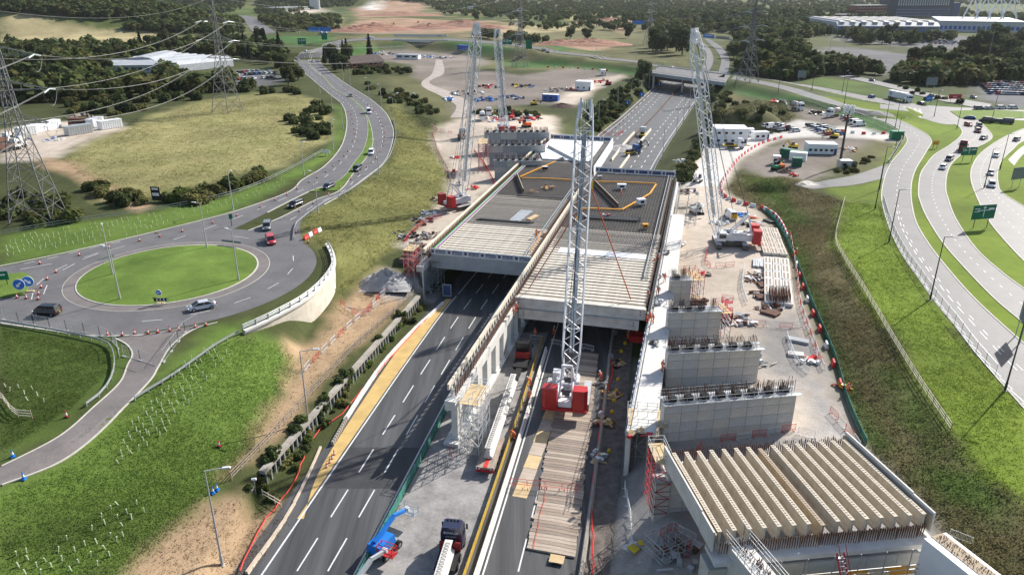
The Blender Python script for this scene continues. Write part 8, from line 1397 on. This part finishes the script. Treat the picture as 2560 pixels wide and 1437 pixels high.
def scaffold(label, p, w, d, h, rz, m=m_galv, m2=None, lift=2.0, nx=2, ny=1, boards=True, name="scaffold_tower"):
    t = thing(name, label, "scaffold", p, rz); a = MB(); b = MB(); c = MB(); q = m2 or m
    a.bar((0, 0, 0), (0, 0, h + 1.1), .07); sm = a.mesh("standard", m)
    for i in range(nx + 1):
        for j in range(ny + 1): inst("standard", sm, t, (w * i / nx, d * j / ny, 0))
    k = 0; z = .3
    while z <= h + .01:
        for j in range(ny + 1): b.bar((0, d * j / ny, z), (w, d * j / ny, z), .05)
        for i in range(nx + 1): b.bar((w * i / nx, 0, z), (w * i / nx, d, z), .05)
        if z + lift <= h + .01:
            for i in range(nx):
                x0, x1 = w * i / nx, w * (i + 1) / nx; x0, x1 = (x0, x1) if (i + k) % 2 else (x1, x0)
                for y in (0, d): c.bar((x0, y, z), (x1, y, z + lift), .05)
            for x in (0, w): c.bar((x, 0, z), (x, d, z + lift), .05)
        z += lift; k += 1
    b.build("ledgers", q, t); c.build("braces", q, t)
    if boards:
        bm = MB(); bm.box(0, 0, 0, w, d / 3 - .04, .05); bm = bm.mesh("board", m_ply if boards == 1 else m_tim2)
        for j in range(3): inst("board", bm, t, (w / 2, d * (j + .5) / 3, h + .05))
    r = MB()
    for z in (h + .55, h + 1.05):
        for e in (((0, 0), (w, 0)), ((0, d), (w, d)), ((0, 0), (0, d)), ((w, 0), (w, d))): r.bar((*e[0], z), (*e[1], z), .05)
    r.build("guard_rail", m, t); return t
scaffold("tall pale scaffold tower at the end of the central pier", G(1152, 1135, .05), 2.6, 5.5, 8, DANG, m_steelw, m_galv, 1.3, 2, 3); scaffold("grey scaffold tower at the front corner of the left abutment", G(1040, 722, .2), 5, 4, 6.2, DANG, m_galv, None, 1.5, 4, 2, 2); scaffold("red laced scaffold tower left of the left abutment", G(1012, 712, 2.6), 2.2, 4, 7.5, DANG, m_galv, m_red, 1.0, 2, 2)
scaffold("scaffold tower with a plywood deck at the end of the right abutment", G(1556, 1168, .4) + Vector((.3, 0, 0)), 5.2, 4.2, 6.6, DANG + R(6), m_galv, None, 1.6, 4, 2); scaffold("red and grey stair scaffold left of the girder pier", G(1630, 1290, 4.2), 1.8, 4, 7, R(4), m_galv, m_red, 1.0, 1, 2); scaffold("red scaffold beside the smallest fin pier", G(1726, 770, 4.4), 2.2, 5, 5.4, R(8), m_red, m_galv, 1.2, 2, 3); scaffold("red and white scaffold beside the third fin pier", G(1798, 862, 4.4), 1.6, 4, 5.6, R(8), m_red, m_galv, 1.0, 1, 2); scaffold("tall red and grey scaffold at the left end of the far grey piers", G(1196, 430, 4.5), 3, 8, 9, R(0), m_galv, m_red, 1.2, 2, 3)
scaffold("low scaffold cage on the right abutment behind the banner", G(1688, 560, 4.5), 5, 22, 4, DANG + R(90) - R(90), m_galv, None, 2, 2, 8, False); scaffold("flat steel scaffold rack in the shaded pit", G(1655, 1420, 4.4), 4, 3, 1.2, R(30), m_galv, None, .6, 4, 2, False)
# precast slabs, cages and stacks right of the leaning crane
def slabs(label, A, B, w, rows, cols, m):
    a, b = G(*A, 4.55), G(*B, 4.55); d = (b - a); L = d.length; t = thing("precast_slab_stack", label, "concrete slabs", a, math.atan2(d.y, d.x)); q = MB(); x = L / rows - .12; y = w / cols - .14; q.box(0, 0, .3, x, y, .6); r = MB(); r.box(0, 0, .63, x * .75, y * .2, .06); me = q.mesh("slab", m); rm = r.mesh("recess", m_timber)
    for i in range(rows):
        for j in range(cols): o = inst("slab", me, t, (L * (i + .5) / rows, w * (j + .5) / cols - w / 2, random.uniform(-.05, .1))); inst("recess", rm, o, (0, y * .22, 0)); inst("recess", rm, o, (0, -y * .22, 0))
slabs("near stack of pale precast slabs below the leaning crane", (1946, 765), (1940, 650), 5.2, 6, 3, m_concw); slabs("far stack of pale precast slabs below the water barriers", (1938, 640), (1915, 575), 5.2, 5, 3, m_beamt)
for i, x in enumerate((1931, 1948, 1967)):
    t = thing("rebar_cage", "brown rebar cage standing in front of the precast slabs, %s" % ["left", "middle", "right"][i], "rebar cage", G(x, 762, 4.55), R(75)); mb = MB(); c = MB()
    for k in range(12):
        for y in (-.5, 0, .5): c.bar((k * .45, y, 0), (k * .45, y, 1.9), .06)
        for z in (.1, .95, 1.85): mb.bar((k * .45, -.5, z), (k * .45, .5, z), .06)
    for y in (-.5, 0, .5):
        for z in (.1, .5, .95, 1.4, 1.85): mb.bar((0, y, z), (5, y, z), .06)
    mb.build("links", m_rust, t); c.build("uprights", m_rust, t)
for i, (x, y, n, ln, m, lb) in enumerate(((1882, 590, 9, 6, m_galv, "stack of grey tubes beside the far slabs"), (1896, 660, 6, 5, m_galv, "stack of grey tubes beside the near slabs"), (1905, 715, 4, 2.5, m_rust, "rusty frames left of the near slabs"), (1898, 745, 4, 2, m_rust, "rusty boxes left of the rebar cages"), (1920, 555, 3, 3, m_blackp, "black pipes at the top of the slab yard"), (1890, 625, 5, 3, m_tim3, "timber bearers between the tube stacks"), (1925, 785, 5, 3, m_rust, "rusty scrap in front of the rebar cages"), (1995, 855, 3, 3.4, m_concg, "small grey slabs on the stony ground"), (1990, 890, 3, 2.4, m_concw, "pale slabs and posts on the stony ground"), (1690, 520, 4, 5, m_tim3, "timber stack beside the walkway near the banner"), (1688, 580, 5, 2.5, m_rust, "rusty brackets beside the deck walkway"), (1700, 430, 4, 4, m_steelw, "white panels at the far end of the walkway"))): stack("material_stack", lb, "materials", x, y, None, n, ln, .4, .45, R(60 + 13 * i), m)
def heap(label, p, rx, ry, h, m, seed=1, name="spoil_heap"):
    q = T(*p); N = 22; r = np.random.default_rng(seed); V = []; F = []
    for i in range(N + 1):
        for j in range(N + 1): u, v = 2 * i / N - 1, 2 * j / N - 1; d = math.hypot(u, v); z = max(0, 1 - d) ** .9 * h * (1 + .35 * (r.random() - .5)); V.append((u * rx, v * ry, z - .12 + (0 if d < 1 else -.2)))
    for i in range(N):
        for j in range(N): k = i * (N + 1) + j; F.append((k, k + N + 1, k + N + 2, k + 1))
    mb = MB(); mb.add(V, F); o = mb.build(name, m, None, q); tag(o, label, "heap")
m_grv = mat("grey_stone_heap", (.42, .41, .4), (.28, .27, .265), .8, .95, .6); m_soil = mat("red_soil", (.36, .19, .125), (.24, .125, .085), .3, .95, .4); m_soil2 = mat("dark_soil", (.12, .08, .065), (.08, .055, .045), .5, .95)
heap("pale grey stone heap between the scaffold and the grass bank", (965, 705), 5.5, 4.5, 3.0, m_grv, 1); heap("low grey stone heap on the closed carriageway behind the decks", (1560, 372), 6, 8, 1.6, m_grv, 2); heap("small dark earth heap in the round yard", (1965, 430), 3, 3, 1.5, m_soil2, 3); heap("dark spoil heap at the edge of the far yard", (1405, 268), 8, 5, 2, m_soil2, 4)
for i, (x, y, rx, h) in enumerate(((1160, 66, 55, 9), (1075, 72, 45, 7), (935, 76, 60, 9), (885, 80, 40, 7), (1470, 112, 45, 6), (1400, 112, 30, 5), (1520, 60, 60, 9), (1000, 40, 90, 8), (1230, 72, 30, 5))): heap("red earth spoil heap on the distant works, %s from the left crane boom" % ordw(i), (x, y), rx, rx * .6, h, m_soil, 10 + i)
def debris(label, p, r, n, pal, z=None, name="debris_pile", s=1.0, cat="debris"):
    q = T(*p) if z is None else G(*p, z); t = thing(name, label, cat, q, random.uniform(0, 6)); g = random.Random(n + int(p[0]))
    sh = []
    for m in pal:
        b = MB(); b.box(0, 0, .12, 1.7 * s, .22 * s, .16 * s); c = MB(); c.box(0, 0, .25 * s, .8 * s, .6 * s, .5 * s, top=.8); e = MB(); e.loft([[(x * s, y * s, z_ * s) for x, y in ((-.6, -.4), (.5, -.5), (.6, .4), (-.4, .5))] for z_ in (.02, .14)]); sh += [b.mesh("length", m), c.mesh("bundle", m), e.mesh("sheet", m)]
    for i in range(n): a = g.uniform(0, 6.28); d = r * g.random() ** .6; me = g.choice(sh); o = inst(me.name.split(".")[0], me, t, (d * math.cos(a), d * math.sin(a), g.uniform(0, .5) * (1 - d / r / 1.3)), g.uniform(0, 6.28)); o.rotation_euler = (g.gauss(0, .18), g.gauss(0, .18), g.uniform(0, 6.28))
m_bag = mat("white_bag", (.75, .75, .74), (.6, .6, .6), 1.5, .8)
for x, y, r, n, pal, lb in ((1025, 590, 4.5, 40, (m_blackp, m_rebar, m_galv), "black sheeting and scrap heap at the foot of the grass bank"), (1050, 555, 3.5, 26, (m_blackp, m_rust, m_galv), "dark scrap heap above the black sheeting"), (1072, 533, 2, 10, (m_bag,), "white builders bags beside the scrap heap"), (1095, 500, 2.5, 16, (m_galv, m_rust, m_bag), "grey and rust offcuts beside the left crane"), (1128, 430, 2, 12, (m_bag, m_red, m_blackp), "red and white site clutter on the edge of the left haul road"), (1135, 395, 2, 12, (m_redp, m_bag), "red fencing bundle higher on the left haul road"), (1148, 462, 2, 8, (m_rust, m_steelw), "rust plate and machine parts behind the left crane"), (1712, 405, 4, 26, (m_bag, m_steelw, m_rust), "white clutter at the top of the deck walkway"), (1705, 450, 3, 20, (m_steelw, m_redp, m_galv), "steel and red clutter beside the walkway"), (1738, 515, 2.5, 14, (m_bag, m_blackp, m_galv), "bags and plant parts on the haul road"), (1690, 610, 2, 12, (m_blackp, m_bag, m_rust), "black bags beside the deck walkway"), (1915, 770, 3, 24, (m_bag, m_rust, m_rust), "white bags and rust scrap in front of the cages"), (1885, 700, 2, 14, (m_rust, m_bag), "rust scrap beside the white barriers"), (1870, 540, 2.5, 12, (m_steelw, m_orange, m_blue), "coloured boxes behind the leaning crane"), (1745, 750, 1.6, 9, (m_rust, m_ply), "rusty skip contents beside the third fin pier"), (2020, 905, 2, 9, (m_bag, m_redp), "white bags on the stony ground"), (2105, 968, 1.2, 6, (m_yellow, m_red), "yellow and red survey kit at the mesh fence"), (1860, 365, 2, 8, (m_orpipe, m_bag), "yellow kit beside the cabin lorry"), (2120, 375, 4, 22, (m_orpipe, m_rust, m_bag), "orange and white materials beside the tall mast"), (2060, 320 + 55, 2, 10, (m_blue, m_bag), "blue sheeting at the end of the long cabin"), (2000, 400, 2, 8, (m_yellow, m_blackp), "yellow tanks beside the green container"), (1500, 345, 2, 10, (m_redp, m_bag), "red barriers heap on the closed carriageway"), (1700, 1390, 3, 16, (m_galv, m_rust), "steel offcuts in the shaded pit"), (1990, 285 + 155, 2, 6, (m_redp,), "red plastic barriers lying in the round yard"), (1595, 1385, 1.6, 6, (m_galv, m_yellow), "props lying on the gravel slope"), (1525, 990, 1.4, 16, (m_rust, m_ply, m_orpipe), "rusty plates on the gravel margin beside the crane"), (1512, 1060, 1.4, 16, (m_rust, m_ply), "brown boards on the gravel margin below the crane"), (1540, 910, 1.4, 16, (m_rust, m_blackp, m_ply), "rusty plates on the gravel margin at the deck front"), (1500, 1150, 1.2, 12, (m_ply, m_galv), "pallets at the foot of the scaffold with the plywood deck"), (1800, 560, 2.5, 16, (m_bag, m_steelw, m_galv), "white panels and kit behind the leaning crane cab"), (1850, 800, 3, 18, (m_rust, m_bag, m_galv), "offcuts scattered on the pale platform by the barriers"), (1900, 900, 2.5, 10, (m_tim3, m_galv), "loose boards on the ground right of the second fin pier"), (1720, 480, 3.5, 26, (m_galv, m_rust, m_bag), "steel and bags between the walkway and the haul road"), (1700, 555, 2.5, 20, (m_rust, m_bag, m_galv), "rusty fittings beside the walkway scaffold"), (1880, 560, 3, 20, (m_blackp, m_galv, m_bag), "dark pipes and bags above the far slabs"), (1895, 690, 2.5, 20, (m_rust, m_tim3, m_bag), "rusty frames and bags beside the near slabs"), (1900, 735, 2, 14, (m_rust, m_galv), "brown couplers left of the rebar cages"), (1760, 690, 2, 8, (m_tim3, m_redp), "boards by the red scaffold on the pale platform"), (1080, 590, 3, 20, (m_galv, m_tim3, m_rust), "offcuts on the platform left of the deck edge"), (1180, 470, 2.5, 10, (m_tim3, m_redp), "timbers on the left haul road behind the crane"), (1010, 240, 6, 14, (m_bag, m_rust), "scraps on the bank above the haul track"), (1170, 235, 10, 30, (m_rust, m_galv, m_bag), "stores at the left side of the far yard"), (1400, 225, 9, 26, (m_tim3, m_galv, m_redp), "stores in the middle right of the far yard"), (1480, 205, 8, 24, (m_redp, m_bag, m_galv), "red and white stores at the right of the far yard"), (1240, 300, 6, 20, (m_redp, m_galv, m_bag), "red and grey materials on the far platform"), (1320, 298, 6, 20, (m_galv, m_blackp, m_redp), "grey materials at the right of the far platform"), (1220, 250, 8, 26, (m_blue, m_galv, m_navy), "blue and grey pallets on the far yard"), (1280, 245, 7, 22, (m_navy, m_galv), "navy frames in the middle of the far yard"), (1225, 218, 8, 18, (m_red, m_blackp, m_bag), "line of boxes along the far yard, left"), (1310, 216, 8, 18, (m_yellow, m_navy, m_blackp), "line of yellow and dark boxes along the far yard"), (1120, 250, 5, 12, (m_bag, m_blue), "white scraps beside the haul track"), (960, 135, 14, 34, (m_bag, m_blue, m_rust, m_galv), "heaps of stored goods left of the circular yard"), (1045, 143, 14, 34, (m_galv, m_bag, m_blue), "heaps of stored goods at the circular yard"), (1120, 145, 10, 16, (m_navy, m_bag), "dark stores on the circular yard"), (1995, 262, 6, 22, (m_rust, m_galv, m_navy), "scaffold and steel stores behind the mixer lorries"), (1960, 255, 6, 18, (m_rust, m_redp, m_bag), "rusty stores at the back of the mound"), (2050, 285, 5, 16, (m_rust, m_galv), "timber and steel stores by the top mixer"), (60, 350, 4, 16, (m_steelw, m_yellow, m_blue), "plant and white pipes on the left yard"), (130, 350, 4, 18, (m_steelw, m_blue, m_bag), "white and blue pipes beside the grey container"), (215, 295, 8, 20, (m_tim2, m_rebar), "brushwood heap behind the left yard")): debris(lb, (x, y), r, n, pal, s=1.0 if y > 320 else 2.0)
for x, y, r, n, pal, lb, z in ((1640, 690, 1.4, 8, (m_steelw, m_blackp), "white boxes on the walkway between the workers", 7.28), (1652, 760, 1.3, 8, (m_steelw, m_galv), "grey and white kit on the walkway above the third pier", 7.28), (1640, 860, 1.2, 6, (m_galv, m_blackp), "kit bags on the walkway above the second pier", 7.28), (1660, 630, 1.6, 9, (m_bag, m_blackp), "rubbish bags at the far end of the walkway", 7.28), (1595, 1085, 1.6, 7, (m_red, m_ply), "red props on the plywood scaffold deck", 7.1), (1330, 480, 1.6, 7, (m_rust, m_ply), "rust clips on the left hand deck", 8.75), (1372, 470, 2.2, 14, (m_rust, m_orpipe, m_ply), "rust and orange offcuts on the dark left deck", 8.75), (1400, 398, 1.5, 8, (m_blackp, m_galv), "dark kit on the white membrane", 8.85), (1520, 540, 1.2, 4, (m_bag, m_red), "small white and red items on the right deck", 8.75), (1350, 585, 1.2, 6, (m_rust, m_ply), "ply box near the duct on the left deck", 8.75), (1448, 385, 3, 12, (m_bag, m_steelw), "white bundles on the membrane behind the crane boom", 8.85)): debris(lb, (x, y), r, n, pal, z, s=.8)
# crates of formwork left of the scaffold, yellow feet and grey boxes on the gravel margin
t = thing("formwork_crate_stack", "stepped stack of purple and green formwork crates above the left scaffold", "crates", G(1008, 660, 4.4), DANG); q = MB(); q.box(0, 0, .5, 1.3, 1.3, .95); m_pur = mat("purple_form", (.16, .05, .13), (.07, .1, .05), 1, .7); qm = q.mesh("crate", m_pur); q = MB(); q.box(0, 0, 1.0, 1.35, 1.35, .06); lm = q.mesh("crate_rim", m_rust)
for i in range(4):
    for j in range(5): o = inst("crate", qm, t, (i * 1.5, j * 1.5, .5 * j * .8 + (.3 if i < 2 else 0))); inst("crate_rim", lm, o)
def feet(lst, name, label, sx, m, group, z=.08):
    q = MB(); q.box(0, 0, sx * .4, sx, sx * .75, sx * .8, top=.85); q.box(0, 0, sx * .85, sx * .4, sx * .3, sx * .2); me = q.mesh(name, m)
    for i, p in enumerate(lst): tag(inst(name, me, None, G(*p, z), random.uniform(0, 1)), label % ordw(i), "block", group)
feet([(1563, 860), (1553, 880), (1548, 903), (1545, 950), (1541, 978), (1535, 1003), (1530, 1032), (1527, 1062), (1522, 1130)], "yellow_foot", "yellow plastic foot on the gravel beside the abutment, %s from the deck", .55, m_yellow, "yellow feet on the gravel"); feet([(1538, 835), (1527, 895), (1513, 965), (1502, 1040), (1489, 1135)], "junction_box", "grey box standing on the gravel margin, %s from the deck", .9, m_galv, "grey boxes on the gravel margin")
def hose(label, pts, m, r=.1, z=None, name="red_hose"):
    P = [T(*p) if z is None else G(*p, z) for p in pts]; ev = evenly(P, 1.5); o0 = Vector((ev[0][0], ev[0][1], hz(*ev[0][:2]) if z is None else z)); mb = MB(); mb.path([Vector((x + random.uniform(-.12, .12), y, (hz(x, y) if z is None else z) + r + .04 + random.uniform(0, .12))) - o0 for x, y, a in ev], r, 5); tag(mb.build(name, m, None, o0), label, "hose")
hose("red cable duct snaking along the scrub from the bottom left to the deck", [(598, 1430), (625, 1375), (650, 1320), (700, 1255), (740, 1200), (765, 1130), (800, 1075), (850, 1040), (920, 960), (990, 880), (1050, 815), (1112, 755)], m_redp, .08, .35); hose("red cable duct along the foot of the gravel slope at the right", [(1482, 1437), (1482, 1330), (1476, 1240), (1490, 1150), (1500, 1080), (1512, 1000), (1530, 930), (1520, 880)], m_redp, .1, .3)
hose("red and yellow line painted beam strap across the near timber mat", [(1333, 1375), (1370, 1200)], m_redp, .03, .36, "marker_line")
for p, rz, l in (((1745, 770), R(10), "rusty open skip beside the third fin pier"), ((1590, 850), R(-14), "red open container beside the workers under the deck")):
    t = thing("skip", l, "skip", T(*p) if p[0] > 1700 else G(*p, .1), rz); c = m_rust if p[0] > 1700 else m_red
    for sx, sy, w, d in ((-1.2, 0, .1, 2), (1.2, 0, .1, 2), (0, -1, 2.4, .1), (0, 1, 2.4, .1)): mb = MB(); mb.box(sx, sy, .6, w, d, 1.2); mb.build("side", c, t)
    mb = MB(); mb.box(0, 0, .1, 2.4, 2, .1); mb.build("floor", c, t)
t = thing("camera_trailer", "small white camera mast unit in the scrub at the bottom left", "camera mast", T(640, 1235)); mb = MB(); mb.box(-.8, 0, .5, 1.1, .9, .9); mb.build("cabinet", m_steelw, t); mb = MB(); mb.tube((0, 0, 0), (0, 0, 2.2), .06, n=6); mb.build("pole", m_galv, t); mb = MB(); mb.tube((-.25, 0, 2.25), (.3, .05, 2.3), .16, n=8); mb.build("camera_head", m_membr, t)
t = thing("field_gate", "pale rail gate beside the camera mast in the scrub", "gate", T(645, 1240) + Vector((.6, 0, 0)), R(-35))
for z in (.4, .9): mb = MB(); mb.bar((0, 0, z), (3.6, 0, z), .06); mb.build("rail", m_timb, t)
for x in (0, 1.2, 2.4, 3.6): mb = MB(); mb.bar((x, 0, 0), (x, 0, 1.1), .07); mb.build("post", m_timb, t)
# ---------------------------------------------------------------- air
hz_ = MB(); hz_.box(0, 4500, 70, 16000, 9600, 160); o = hz_.build("haze", []); m = bpy.data.materials.new("thin_haze"); m.use_nodes = True; n = m.node_tree.nodes; n.remove(n["Principled BSDF"]); pv = n.new("ShaderNodeVolumePrincipled"); pv.inputs["Color"].default_value = (.82, .88, .95, 1); pv.inputs["Density"].default_value = .00003; pv.inputs["Anisotropy"].default_value = .3; m.node_tree.links.new(pv.outputs[0], n["Material Output"].inputs["Volume"]); o.data.materials.append(m); o["kind"] = "stuff"
